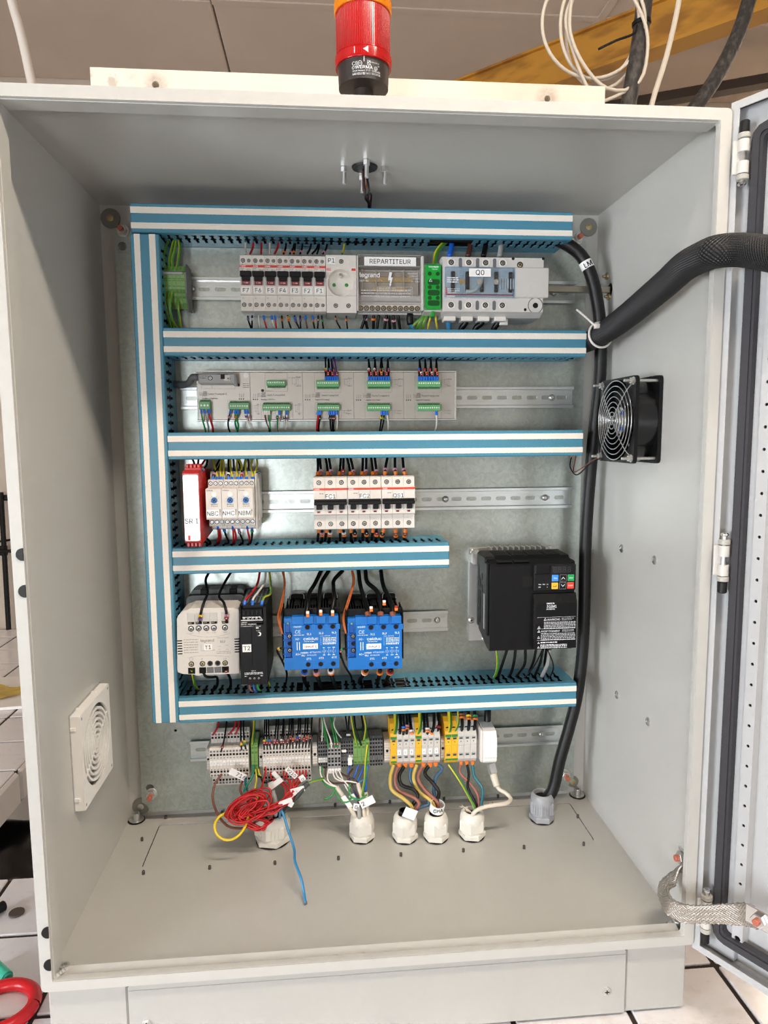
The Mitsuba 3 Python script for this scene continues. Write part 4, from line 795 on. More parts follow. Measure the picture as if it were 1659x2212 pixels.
    part(t, 'fine_print', cat(lines(p[0], q[0], np.linspace(p[2], q[2], 6), F, 1.1, 12), lines((174.6, 256, 423.6)[0], (195.5, 256, 422.9)[0], [(160.6, 256, 423.8)[2], (160.5, 256, 421.3)[2]], F, .8, 13), *[box(a, a + 4, F - .12, F, b, b + .4, 0) for a, b in (((177, 256, 427.8)[0], (160.7, 256, 427.2)[2]), ((177, 256, 427.8)[0], (160.9, 256, 432)[2]), ((188.1, 256, 427.4)[0], (160.7, 256, 427.2)[2]), ((188.1, 256, 427.4)[0], (160.9, 256, 433.3)[2]))]), 'beige_print')
    k = part(t, 'recess_frame', cat(box((151.5, 256, 450.6)[0], (172.2, 256, 449.9)[0], F - .2, F, (160.7, 256, 426.2)[2], (160.7, 256, 426.7)[2], 0), box((151.5, 256, 450.6)[0], (151.9, 256, 450.5)[0], F - .2, F, (160.7, 256, 426.2)[2], (161, 256, 436.3)[2], 0)), 'beige_print')
    p = (161.8, 256, 431.4); tag(t, 'T1', p[0], F, p[2], 12.4, 9.4, 5.4)
transformer()
def power_supply():
    t = thing('power_supply', 'narrow black rail power supply with white print, marked T2', 'power supply')
    x0, x1, z0, z1, F = 213.2, 252.8, 380.8, 500.6, 226.0
    part(t, 'housing', cat(box(x0, x1, F, 342, z0, z1 - 28, .8), box(x0, x1, F + 12, 342, z1 - 30, z1, .8), box(x0, x0 + 3, F, F + 14, z1 - 30, z1 - 2, .6), box(x1 - 5, x1, F, F + 14, z1 - 30, z1 - 2, .6)), 'black_plastic')
    part(t, 'roof_grille', cat(*[box(x0 + 3 + 5.8 * i, x0 + 5.4 + 5.8 * i, F + 20, 336, z1 - .2, z1 + .5, .1) for i in range(6)], box(x0 + 2, x1 - 2, 282, 285, z1, z1 + .6, .1)), 'plastic_dark', kind='stuff')
    part(t, 'terminal_strip', box(x0 + 3.4, x1 - 5.4, F + 1.5, F + 13, z1 - 27, z1 - 6, .6), 'black_matt')
    for i in range(5): screw(t, x0 + 7 + 6.1 * i, F + 1.5, z1 - 20, 2.1, 'steel', True, 25 * i)
    for i in range(5): part(t, 'wire_funnel', box(x0 + 4.6 + 6.1 * i, x0 + 9.4 + 6.1 * i, F + .6, F + 6, z1 - 15, z1 - 6.5, .8), 'black_plastic')
    part(t, 'terminal_strip', box((222.6, 226, 457.1)[0], (241.4, 226, 456.5)[0], F - 1.5, F, z0 + 3, z0 + 16, .6), 'black_matt')
    for i in range(3): screw(t, (226.8, 226, 456.9)[0] + 6.4 * i, F - 1.5, z0 + 10.5, 2.0, 'steel', True, 35 * i)
    part(t, 'beige_foot', box(x0 + .3, x0 + 9, F + .5, F + 4, z0 - .4, z0 + 3, .3), 'beige_print')
    part(t, 'front_groove', box((229.8, 226, 456.8)[0], (231.6, 226, 456.8)[0], F - .15, F, (228.7, 226, 410.5)[2], (230.3, 226, 466.9)[2], 0), 'hole')
    part(t, 'grey_bar', box((215.5, 226, 457.3)[0], (247.6, 226, 456.3)[0], F - .2, F, (230.6, 226, 478.3)[2], (230.7, 226, 480.2)[2], 0), 'plastic_grey')
    part(t, 'print', cat(text('S8VK-G12024', 1.9, (215.5, 226, 457.3)[0], F, (224.8, 226, 472.4)[2], True, w=22.5), text('OMRON', 1.5, (215.5, 226, 457.3)[0], F, (224.8, 226, 475.3)[2], True, w=9), text('POWER SUPPLY', 1.4, (215.5, 226, 457.3)[0], F, (224.7, 226, 469.6)[2], w=18), text('DC ON', 1.7, (237, 226, 456.6)[0], F, (230.3, 226, 469)[2]), text('V.ADJ', 1.6, (237.3, 226, 456.6)[0], F, (230.2, 226, 462.7)[2]), lines((218.6, 226, 457.2)[0], (245.9, 226, 456.3)[0], [(228.4, 226, 399.4)[2], (228.3, 226, 397.4)[2], (228.2, 226, 394.4)[2]], F, 1.1, 21), lines((218.1, 226, 457.2)[0], (244.8, 226, 456.3)[0], [(230.8, 226, 483.7)[2]], F, 1.6, 22), text('INPUT', 1.6, (232, 226, 456.8)[0], F, (228.4, 226, 401.4)[2], anchor='m')), 'print_white')
    p = (239.2, 226, 467.4); part(t, 'led', box(p[0] - 2, p[0] + 2, F - .3, F, p[2] - 1, p[2] + 1, .1), 'white')
    p = (241.4, 226, 458.2); part(t, 'trimmer', prism(disc(p[0], p[2], 3.4).difference(disc(p[0] - 1.4, p[2], 2.6)), F - .2, F), 'white')
    p = (223.2, 226, 437.2); tag(t, 'T2', p[0], F, p[2], 13, 11.8, 6.0)
power_supply()
def ssr(dx, dz, nm, label):
    t = thing('solid_state_relay', label, 'relay', 'blue solid state relays on heat sinks')
    x0, x1, z0, z1, F = 276.2 + dx, 359.4 + dx, 394.2 + dz, 475.6 + dz, 246.0
    U = lambda u: (253.4, 246, 441.5)[0] + (u / 1000) * ((388.1, 246, 437)[0] - (253.4, 246, 441.5)[0]) + dx
    V = lambda v: (309.2, 246, 556.4)[2] + (v / 1000) * ((306.5, 246, 418.8)[2] - (309.2, 246, 556.4)[2]) + dz
    side = [(264, z0 + 1), (F + 1, z0), (F, z0 + 1), (F, z1 - 13), (F + 3, z1 - 11), (252, z1), (264, z1)]
    part(t, 'housing', cat(prism(Polygon(side), x0 + 12.5, x1, 'yz'), prism(Polygon([(264, z0 + 1), (F + 1, z0), (F, z0 + 1), (F, V(1040)), (264, V(1040))]), x0, x0 + 13, 'yz'), box(x0, x0 + 13, 252, 264, z0, z1 - 2, .8), box(x0, x0 + 2.4, 248, 256, V(1040), V(650), .4)), 'ssr_blue')
    for i in range(3): part(t, 'terminal_hood', cat(box(U(395) + 18.6 * i, U(505) + 18.6 * i, F + .6, 262, z1 - 11, z1 + 1.2, .8), box(U(480) + 18.6 * i, U(525) + 18.6 * i, F - .35, F + 1, V(730), V(668), .3)), 'ssr_blue')
    part(t, 'front_step', cat(box(U(395), x1 - .4, F - .25, F, V(1170), V(1092), .1), *[box(U(476) + 18.6 * i, U(534) + 18.6 * i, F - .6, F, V(1160), V(1100), .3) for i in range(2)]), 'ssr_blue')
    for xx in (U(436), U(578), U(720)):
        for z in (V(696), V(1120)): part(t, 'screw_hole', lathe((xx, F, z), (0, -1, 0), [(0, 4.5), (.4, 4.4), (.4, 3.9), (.1, 3.8), (.1, 0)], 20), 'ssr_blue_dark')
        for z in (V(696), V(1120)): part(t, 'hole_bottom', cyl((xx, F, z), (xx, F - .36, z), 3.5, 18), 'hole')
    part(t, 'control_block', cat(box(x0 - .8, x0 + 10.5, 249, 254, V(1035), V(780), .6), *[box(x0 - 1.5, x0 + 11, 247, 250, V(v + 5), V(v - 5), .4) for v in (770, 840, 920, 1000)]), 'ssr_blue_dark')
    for v in (797, 958): screw(t, U(232), 248.6, V(v), 2.9, 'steel', True, 35)
    part(t, 'control_hole', cyl((U(232), 248.9, V(881)), (U(232), 248.4, V(881)), 3.0, 16), 'hole'); part(t, 'top_pocket', box(x0 + 2, x0 + 9, 250, 252.5, V(760), V(655), .3), 'ssr_blue_dark')
    part(t, 'pocket_pin', cyl((U(218), 250, V(655)), (U(218), 249, V(655)), 1.6, 10), 'earth_green')
    part(t, 'brand_lettering', text('celduc', 4.1, U(385), F, V(842), True, w=U(552) - U(385)), 'print_white')
    part(t, 'print', cat(text('ON/OFF', 2.4, U(280), F, V(698), True, w=U(371) - U(280)), text('CE', 5.2, U(294), F, V(765), False, w=U(356) - U(294)), text('1L1', 2.9, U(424), F, V(784), True), text('3L2', 2.9, U(560), F, V(780), True), text('5L3', 2.9, U(704), F, V(777), True), text('2T1', 2.9, U(416), F, V(1066), True), text('4T2', 2.9, U(556), F, V(1062), True), text('6T3', 2.9, U(700), F, V(1058), True), text('A2-', 2.9, U(296), F, V(838), True), text('A1+', 2.9, U(296), F, V(1010), True),
        text('celpac', 2.5, U(354), F, V(992), True, w=U(440) - U(354)), text('SIT865390', 2.4, U(455), F, V(992), False, w=U(582) - U(455)), text('RU', 2.6, U(362), F, V(1025), True, w=U(400) - U(362)), text('SVT865390', 1.9, U(424), F, V(1022), w=U(530) - U(424)), lines(U(280), U(408), [V(783)], F, .9, 31), lines(U(396), U(510), [V(860)], F, .9, 32), text('24-520VAC', 1.9, U(592), F, V(808), w=U(695) - U(592)), lines(U(605), U(752), [V(825), V(843), V(860), V(880), V(893)], F, 1.3, 33), box(U(582), U(584), F - .12, F, V(905), V(790), 0), box(U(757), U(759), F - .12, F, V(880), V(785), 0),
        *[lines(U(312 + 26 * i), U(322 + 26 * i), np.linspace(V(865), V(950), 12), F, 1.0, 40 + i) for i in range(2)], *[m for i in range(3) for m in (box(U(616 + 54 * i), U(619 + 54 * i), F - .12, F, V(1010), V(945), 0), box(U(600 + 54 * i), U(603 + 54 * i), F - .12, F, V(990), V(962), 0), box(U(634 + 54 * i), U(637 + 54 * i), F - .12, F, V(990), V(962), 0), lines(U(604 + 54 * i), U(634 + 54 * i), [V(935), V(1018)], F, 1.2, 50 + i))]), 'print_white')
    k = part(t, 'label_strip', box(U(380), U(550), F - .4, F, V(945), V(882), .3), 'label_white', label=f'white strip reading {nm}')
    part(k, 'lettering', text(nm, 3.1, U(466), F - .4, V(928), False, anchor='m', w=U(532) - U(394)), 'red_dark' if '1' in nm else 'ink')
    # its heat sink
    part(t, 'heat_sink', cat(box(x0 - 1.5, x1 + 1.8, 264, 270, z0 + 16, z1 + 9, .8), *[box(x0 + 2 + 4.1 * i, x0 + 3.4 + 4.1 * i, 270, 340, z0 + 14, z1 + 8, 0) for i in range(20)], box(x0 - 2.8, x0 - 1.2, 250, 300, z0 + 14, z1 + 10, .4), box(x1 + 1.2, x1 + 2.8, 250, 300, z0 + 14, z1 + 10, .4)), 'black_plastic', label='black finned heat sink')
    for i in range(3):
        a = x0 + 6 + 27 * i
        part(t, 'rail_clip', cat(box(a, a + 24, 334, 346, z1 + 4, z1 + 14, 1.5), box(a + 8, a + 16, 290, 336, z1 + 7.5, z1 + 9, .4)), 'black_matt')
        part(t, 'clip_wire', tube([(a + 1, 332, z1 + 8), (a + 2, 334, z1 + 16), (a + 12, 335, z1 + 17), (a + 22, 334, z1 + 16), (a + 23, 332, z1 + 8)], .8, 6, 3), 'steel', True)
ssr(0, 0, 'CHAUF.1', 'left one of two blue solid state relays, its white strip reading CHAUF.1')
ssr(96.4, -3.4, 'CHAUF.2', 'right one of two blue solid state relays, its white strip reading CHAUF.2')
def inverter():
    t = thing('inverter', 'large black frequency inverter with coloured keypad buttons at lower right', 'inverter')
    F = 241.0; x0, x1, z0, z1 = 590.0, 727.0, 414.5, 549.5
    part(t, 'base_plate', cat(box(581, 722, 344.5, 349.8, 400, 560, .5), box(583, 599, 322, 346, 533, 556, 3), box(706, 722, 322, 346, 538, 556, 3)), 'alu_light')
    for u in ((586.1, 343, 552.5), (714.2, 343, 553.6), (584.9, 343, 436.1), (608.5, 343, 402.9)):
        k = part(t, 'mounting_screw', lathe((u[0], 344, u[2]), (0, -1, 0), [(0, 5.6), (1, 5.4), (2.4, 3.6), (2.4, 0)], 18), 'zinc_screw', 40)
        part(k, 'cross_recess', cat(box(u[0] - 2.4, u[0] + 2.4, 341.4, 341.7, u[2] - .5, u[2] + .5, 0), box(u[0] - .5, u[0] + .5, 341.4, 341.7, u[2] - 2.4, u[2] + 2.4, 0)), 'hole')
    for i in range(11): part(t, 'fin', box(612 + 9.2 * i, 613.6 + 9.2 * i, 319, 344, 420, 563, .3), 'alu_light')
    body = [(312, z0 - 2), (258, z0 + 12), (F + 4, z0), (F, z0 + 1), (F, z1 - 1), (F + 3, z1), (266, z1 + 4), (272, z1 + 9), (322, z1 + 10), (322, z0 + 6)]
    body = [(318, z0 + 16), (262, z0 + 1), (F + 2, z0), (F, z0 + 2), (F, z1 - 2), (F + 3, z1 + .5), (262, z1 + 5), (268, z1 + 9), (318, z1 + 10)]
    part(t, 'housing', cat(prism(Polygon(body), x0 + 1.5, x1 - 4, 'yz'), box(x0 - 2, x0 + 3, F + 8, 318, z0 + 22, z1 + 2, 2), box(x0 - 2, x0 + 16, 262, 318, z1 - 6, z1 + 9.4, 2.5), box(x1 - 8, x1, F + 6, 318, z0 + 14, z1 + 4, 2)), 'black_plastic')
    part(t, 'side_vent', cat(*[box(x0 - 2.4, x0 - 1.5, a, a + 5, b, c, 0) for a, b, c in ((300, 440, 470), (300, 474, 500), (300, 504, 540), (288, 448, 500), (288, 504, 520), (276, 520, 530), (276, 500, 512))]), 'hole', kind='stuff')
    part(t, 'side_label', box(x0 - 2.4, x0 - 1.8, 262, 268, 444, 500, .1), 'plastic_mid')
    part(t, 'roof_vent', cat(*[box(606 + 27 * i, 630 + 27 * i, 272, 310, z1 + 9.2, z1 + 10.4, .2) for i in range(4)]), 'hole', kind='stuff'); part(t, 'front_vent', cat(*[box(604 + 27 * i, 628 + 27 * i, 248, 258, z1 + 2.8, z1 + 4.6, .2) for i in range(2)]), 'hole', kind='stuff')
    part(t, 'pocket', box((642, 241, 497.4)[0], (659.5, 241, 496.9)[0], F - .4, F + .4, (693.3, 241, 511.8)[2], (692.9, 241, 531.1)[2], 0), 'hole'); part(t, 'pocket_floor', box((642, 241, 497.4)[0] + .5, (659.5, 241, 496.9)[0], F - .9, F, (693.3, 241, 511.2)[2], (693.3, 241, 515.3)[2], .2), 'black_plastic')
    # keypad
    K = 233.0; a, b = (657.6, 233, 509.5), (723.2, 233, 550.1)
    part(t, 'keypad', cat(box(a[0], b[0], K, F + 3, a[2], b[2], 1.2)), 'black_matt')
    part(t, 'socket_cover', box(a[0] + 1, (682.2, 233, 498.2)[0], K - 2.5, K + 1, (690.1, 233, 535.9)[2], b[2] + 1, 1.4), 'black_plastic')
    part(t, 'display', box((684.9, 233, 498.1)[0], (714.7, 233, 497.3)[0], K - .3, K, (690.1, 233, 536.4)[2], (689.8, 233, 547.8)[2], .1), 'black_gloss')
    part(t, 'display_digits', text('8888', 8.4, (686.2, 233, 498.1)[0], K - .3, (690, 233, 537.8)[2], False, squeeze=1.0), mat('digit_grey', (46, 46, 50), .4))
    for (u, v, m, s, nm) in ((1100, 500, 'key_blue', 'PRG', 'blue'), (1179, 500, 'black_matt', '^', 'up arrow'), (1259, 500, 'key_green', 'RUN', 'green RUN'), (1098, 580, 'key_yellow', '', 'yellow enter'), (1177, 579, 'black_matt', 'v', 'down arrow'), (1256, 579, 'key_red', 'STOP', 'red STOP')):
        if m not in scene: mat(m, {'key_blue': (60, 140, 226), 'key_green': (30, 156, 84), 'key_yellow': (232, 182, 52), 'key_red': (232, 66, 46)}[m], .4)
        x, z = a[0] + (u - 890) / (1312 - 890) * (b[0] - a[0]), a[2] + (632 - v) / (632 - 362) * (b[2] - a[2])
        k = part(t, 'key', box(x - 5.2, x + 5.2, K - 2, K, z - 5.2, z + 5.2, .6), m, label=nm + ' key')
        if m == 'black_matt':
            sg = 1 if s == '^' else -1
            part(k, 'arrow', prism(Polygon([(x - 2.8, z - 1.2 * sg), (x, z + 1.8 * sg), (x + 2.8, z - 1.2 * sg), (x + 2.8, z - 2.6 * sg), (x, z + .4 * sg), (x - 2.8, z - 2.6 * sg)]), K - 2.2, K - 2), 'print_white')
            part(k, 'rim', prism(sbox(x - 5.3, z - 5.3, x + 5.3, z + 5.3).difference(sbox(x - 4.9, z - 4.9, x + 4.9, z + 4.9)), K - 2.05, K - 1.4), 'plastic_mid')
        elif s: part(k, 'lettering', text(s, 2.0, x, K - 2, z - 1, True, anchor='m'), 'print_white')
        else: part(k, 'lettering', cat(box(x - 2.4, x + 2.4, K - 2.2, K - 2, z - 1.2, z - .6, 0), box(x + 1.8, x + 2.4, K - 2.2, K - 2, z - 1.2, z + 1, 0), prism(Polygon([(x - 3.2, z - .9), (x - 1.8, z - .1), (x - 1.8, z - 1.7)]), K - 2.2, K - 2)), 'ink')
    part(t, 'keypad_print', cat(*[text(s, 1.5, (664.4, 233, 498.7)[0] + e, K, zz, True) for s, e, zz in (('RUN', 0, (690.4, 233, 519)[2]), ('PRG', 6.4, (690.4, 233, 519)[2]), ('ERR', 0, (690.5, 233, 514.9)[2]), ('HZ', 12.8, (690.4, 233, 519)[2]), ('A', 13.2, (690.5, 233, 514.9)[2]))]), 'print_white')
    # lower cover
    C = 232.0; c0, c1 = (658.2, 232, 418.4), (727.8, 232, 504.2)
    yz(t, 'lower_cover', [(F + 2, c0[2]), (C + 1, c0[2]), (C, c0[2] + 1), (C, c1[2] - 14), (C + 6, c1[2]), (F + 2, c1[2])], c0[0], c1[0] - 2, 'black_plastic')
    part(t, 'cover_corner', box(c0[0] - .3, c0[0] + 4, C - .2, C + 6, c1[2] - 70, c1[2] - 14, 1), 'black_matt'); p = (667.6, 232, 462.9); part(t, 'lever_pocket', prism(rrect(p[0] - 7, p[0] + 6, p[2] - 4.4, p[2] + 4.4, 3), C - .2, C), 'hole')
    part(t, 'name_print', cat(text('OMRON', 2.5, (677.4, 232, 498.6)[0], C, (682.8, 232, 488.8)[2], True, w=12.4), text('3G3M1', 4.0, (677.4, 232, 498.6)[0], C, (683, 232, 483.3)[2], True, w=15.8), text('INVERTER', 1.9, (677.4, 232, 498.6)[0], C, (683, 232, 480.1)[2], True, w=13.4)), 'print_white')
    L, Rr = (665.3, 232, 498.9)[0], (724.2, 232, 497.3)[0]; z = lambda v: (690.4, 232, 506.1)[2] + (v - 650) / 550 * ((692.2, 232, 418.8)[2] - (690.4, 232, 506.1)[2])
    def tri(x, zz, s=2.6): return prism(Polygon([(x - s, zz), (x + s, zz), (x, zz + 1.8 * s)]).difference(Polygon([(x - .55 * s, zz + .35 * s), (x + .55 * s, zz + .35 * s), (x, zz + 1.3 * s)])), C - .2, C)
    part(t, 'warning_print', cat(text('WARNING', 3.3, (678.9, 232, 498.5)[0], C, z(922), False, w=20.4), text('AVERTISSEMENT', 3.2, (669.7, 232, 498.8)[0], C, z(1037), False, w=30), tri((676, 232, 498.6)[0], z(922)), tri((666.4, 232, 498.9)[0], z(1037), 2.4), tri((666.4, 232, 498.9)[0], z(996), 2.2), tri((666.1, 232, 498.9)[0], z(1097), 2.2), tri((666.1, 232, 498.9)[0], z(1150), 2), tri((666.1, 232, 498.9)[0], z(1195), 2),
        *[box(L - 2, Rr, C - .15, C, z(v), z(v) + .4, 0) for v in (889, 1003, 1117)], text('RISK OF INJURY OR', 1.3, (701.9, 232, 497.9)[0], C, z(907), w=19), text('ELECTRIC SHOCK', 1.3, (701.9, 232, 497.9)[0], C, z(922), w=16), text('RISQUE DE BLESSURE', 1.3, (702.9, 232, 497.8)[0], C, z(1021), w=18.5), text("OU D'ELECTROCUTION", 1.3, (702.9, 232, 497.8)[0], C, z(1035), w=18.5)), 'print_white')
    part(t, 'fine_print', cat(lines((674, 232, 498.7)[0], Rr, [z(v) for v in (938, 952, 967, 982, 997)], C, 1.0, 61), lines((669.4, 232, 498.8)[0], Rr, [z(v) for v in (1051, 1066, 1081, 1096, 1111)], C, 1.0, 62), lines((669.4, 232, 498.8)[0], (696.9, 232, 498)[0], [z(1138)], C, 2, 63), lines((669.1, 232, 498.8)[0], (711.1, 232, 497.6)[0], [z(1162), z(1176), z(1192)], C, 1.5, 64)), 'print_white', kind='stuff')
inverter()

# ================================================================ lowest row: terminal blocks, each slice a thing of its own
ZR = 227.0
def level(z, y): return (z, y)
zt1, zt2, zt3 = (177.8, 318, 265.7)[2], (177.6, 318, 260.5)[2], (177.4, 318, 254.7)[2]
zm = [p[2] for p in ((180, 297, 246.4), (179.8, 297, 240.8), (179.6, 297, 235.5), (179, 297, 216), (178.9, 297, 212.4), (178.7, 297, 206.4))]
zl1, zl2 = (175.6, 316, 188.7)[2], (175.4, 316, 183.8)[2]
zlab0, zlab1 = (179.2, 297, 222.8)[2], (179.5, 297, 231.1)[2]
_prof = [(342, ZR - 20), (326, zl2 - 5), (316, zl2 - 4), (316, zm[5] - 5), (299, zm[5] - 3.5), (297, zm[5] - 2), (297, zm[0] + 3), (299, zm[0] + 5), (317, zt3 - 3), (318, zt1 + 4), (324, zt1 + 8), (342, ZR + 26)]
ORD = ('first', 'second', 'third', 'fourth', 'fifth', 'sixth', 'seventh', 'eighth', 'ninth', 'tenth', 'eleventh', 'twelfth', 'thirteenth', 'fourteenth', 'last')
GA, GB = 'grey terminal slices at the left of the lowest rail', 'grey terminal slices behind the red wire bundle'
def small_terminal(xc, w, num, label, group, body='plastic_light'):
    o = [('wire_opening', [cyl((xc, 297.3, z), (xc, 296.9, z), 1.75, 8) for z in (zm[0], zm[5])] + [cyl((xc, 318.3, zt1), (xc, 317.6, zt1), 1.75, 8), cyl((xc, 316.3, zl2), (xc, 315.7, zl2), 1.75, 8)], 'plastic_dark'),
         ('clamp_opening', [box(xc - 1.6, xc + 1.6, y - .25, y + .3, z - 1.7, z + 1.7, 0) for z, y in ((zm[1], 297), (zm[4], 297), (zt2, 317.6), (zl1, 316))], 'hole'),
         ('test_opening', [box(xc - .9, xc + .9, y - .2, y + .3, z - .8, z + .8, 0) for z, y in ((zm[2], 297), (zm[3], 297), (zt3, 317.6))], 'plastic_dark')]
    t = terminal(xc - w / 2, w, _prof, body, label, group, o)
    k = part(t, 'number_tag', box(xc - w / 2 + .25, xc + w / 2 - .25, 296.2, 297.2, zlab0, zlab1, .2), 'label_white')
    if num: part(k, 'lettering', text(num, 2.6, xc, 296.2, (zlab0 + zlab1) / 2 - 1.5, anchor='m', squeeze=.8), 'ink_grey')
xa, xb = (153.3, 297, 231.8)[0], (209.8, 297, 228.9)[0]; wa = (xb - xa) / 11
for i, s in enumerate('2 3 4 5 8 9 10 11 12 13 15 16'.split()): small_terminal(xa + wa * i, wa, s, f'{ORD[i] if i < 11 else "last"} slice of the left block of twelve grey terminals, tagged {s}', GA)
xa2, xb2 = (237.6, 297, 227.5)[0], (309.1, 297, 223.9)[0]; wb = (xb2 - xa2) / 14
for i, s in enumerate('4 5 6 7 8 9 10 11 12 13 16 17 18 23 28'.split()): small_terminal(xa2 + wb * i, wb, s, f'{ORD[i]} slice of the fifteen grey terminals behind the red wires, tagged {s}', GB)
def clamp(x0, x1, label, m='plastic_grey'):
    t = thing('end_clamp', label, 'end clamp')
    yz(t, 'body', [(342, ZR - 18), (312, ZR - 20), (306, ZR - 14), (306, ZR + 16), (314, ZR + 20), (342, ZR + 20)], x0, x1, m)
    part(t, 'rib', cat(*[box(x0 - .2, x1 + .2, 305.2, 306.4, z, z + 1.6, .3) for z in np.arange(ZR - 13, ZR + 15, 4.6)]), 'plastic_light', kind='stuff')
    part(t, 'clamp_screw', cyl(((x0 + x1) / 2, 306, ZR + 3), ((x0 + x1) / 2, 304.8, ZR + 3), min(2, (x1 - x0) * .32), 10), 'hole')
clamp((144.6, 306, 235.8)[0], (149.4, 306, 235.6)[0], 'grey ribbed end clamp at the left end of the lowest rail')
clamp((228.1, 306, 231.7)[0], (234.5, 306, 231.4)[0], 'grey ribbed end clamp left of the red wire terminals')
clamp((314.7, 306, 227.4)[0], (322.3, 306, 227)[0], 'grey ribbed end clamp right of the red wire terminals')
clamp((432.4, 306, 248.1)[0], (442.1, 306, 247.6)[0], 'grey ribbed end clamp left of the first yellow power terminal')
clamp((526.9, 306, 243.6)[0], (533.5, 306, 243.3)[0], 'grey ribbed end clamp between the two sets of power terminals')
clamp((588.2, 306, 240.7)[0], (597.4, 306, 240.3)[0], 'grey ribbed end clamp left of the white network coupler')
def mini(xc, w, m, dark, label, group, F=305.0, hi=24.0, lo=-22.0, rows=(17, 11.5, 4, -7, -12, -17), num=None, numz=-1.5):
    prof = [(342, ZR + lo + 2), (F + 8, ZR + lo), (F, ZR + lo + 4), (F, ZR + hi - 4), (F + 6, ZR + hi), (342, ZR + hi - 2)]
    t = terminal(xc - w / 2, w, prof, m, label, group, [('opening', [box(xc - w * .32, xc + w * .32, F - .2, F + .3, ZR + z - 1.6, ZR + z + 1.6, 0) for z in rows], dark)])
    part(t, 'front_groove', box(xc - w * .4, xc + w * .4, F - .15, F + .2, ZR - 4, ZR - 3.4, 0), dark)
    if num is not None:
        k = part(t, 'number_tag', box(xc - w / 2 + .2, xc + w / 2 - .2, F - 1, F + .1, ZR + numz - 4, ZR + numz + 4, .2), 'label_white')
        part(k, 'lettering', text(num, 2.6, xc, F - 1, ZR + numz - 1.4, anchor='m', squeeze=.8), 'ink')
def row(a, b, n, f):
    w = (b - a) / n
    for i in range(n): f(a + w * (i + .5), w, i)
row((215.8, 303, 233.7)[0], (226.6, 303, 233.2)[0], 2, lambda x, w, i: mini(x, w, 'earth_green', 'earth_green_dark', ('left', 'right')[i] + ' of two green earth terminals between the grey terminal blocks', 'pair of green earth terminals', 303, 32, -28, (26, 20, 12, -10, -17, -23)))
row((323.7, 305, 253.7)[0], (338.8, 305, 253)[0], 4, lambda x, w, i: mini(x, w, 'plastic_dark', 'hole', f'{ORD[i] if i < 3 else "last"} of four dark grey terminal slices left of the stepped grey ones', 'dark terminal slices under the brown and white wires', 305, 26, -24, num="4578"[i], numz=-7, rows=(21, 15, 8, 2, -14, -20)))
row((339, 296, 257.1)[0], (360.7, 296, 256.1)[0], 4, lambda x, w, i: mini(x, w, 'plastic_mid', 'black_matt', f'{ORD[i] if i < 3 else "last"} of four stepped grey terminal slices with low white tags, tagged {(7, 9, 11, 13)[i]}', 'stepped grey terminal slices with low tags', 296, 20, -32, num=str((7, 9, 11, 13)[i]), numz=-22, rows=(13, 7, -1, -6, -12)))
row((360.9, 308, 250.6)[0], (381.5, 308, 249.6)[0], 5, lambda x, w, i: mini(x, w, 'plastic_dark', 'hole', f'{ORD[i] if i < 4 else "last"} dark grey slice between the stepped grey terminals and the green four', 'dark terminal slices left of the green four', 308, 25, -24, num=('1', '9')[i - 3] if i > 2 else None, numz=-6, rows=(20, 14, 8, 2, -14, -20)))
row((381.3, 303, 251.9)[0], (407.9, 303, 250.6)[0], 4, lambda x, w, i: mini(x, w, 'earth_green', 'earth_green_dark', ('first', 'second', 'third', 'last')[i] + ' of four green earth terminals under the yellow green wires, from the left', 'four green earth terminals in the lowest row', 303, 26, -20, (19, 13, -13)))
row((408.3, 307, 248.8)[0], (430.4, 307, 247.7)[0], 5, lambda x, w, i: mini(x, w, 'plastic_dark', 'hole', f'{ORD[i] if i < 4 else "last"} empty dark grey terminal slice from the left, right of the green four', 'empty dark terminal slices', 307, 27, -24, rows=(23, 17, 10, 4, -2, -14, -20)))
single('marker_bar', box((361.6, 300, 254.2)[0], (370, 300, 253.8)[0], 302, 307, ZR + 5, ZR + 9, 1), 'white', 'small cream marker clip on the dark grey terminals', 'marker strip')
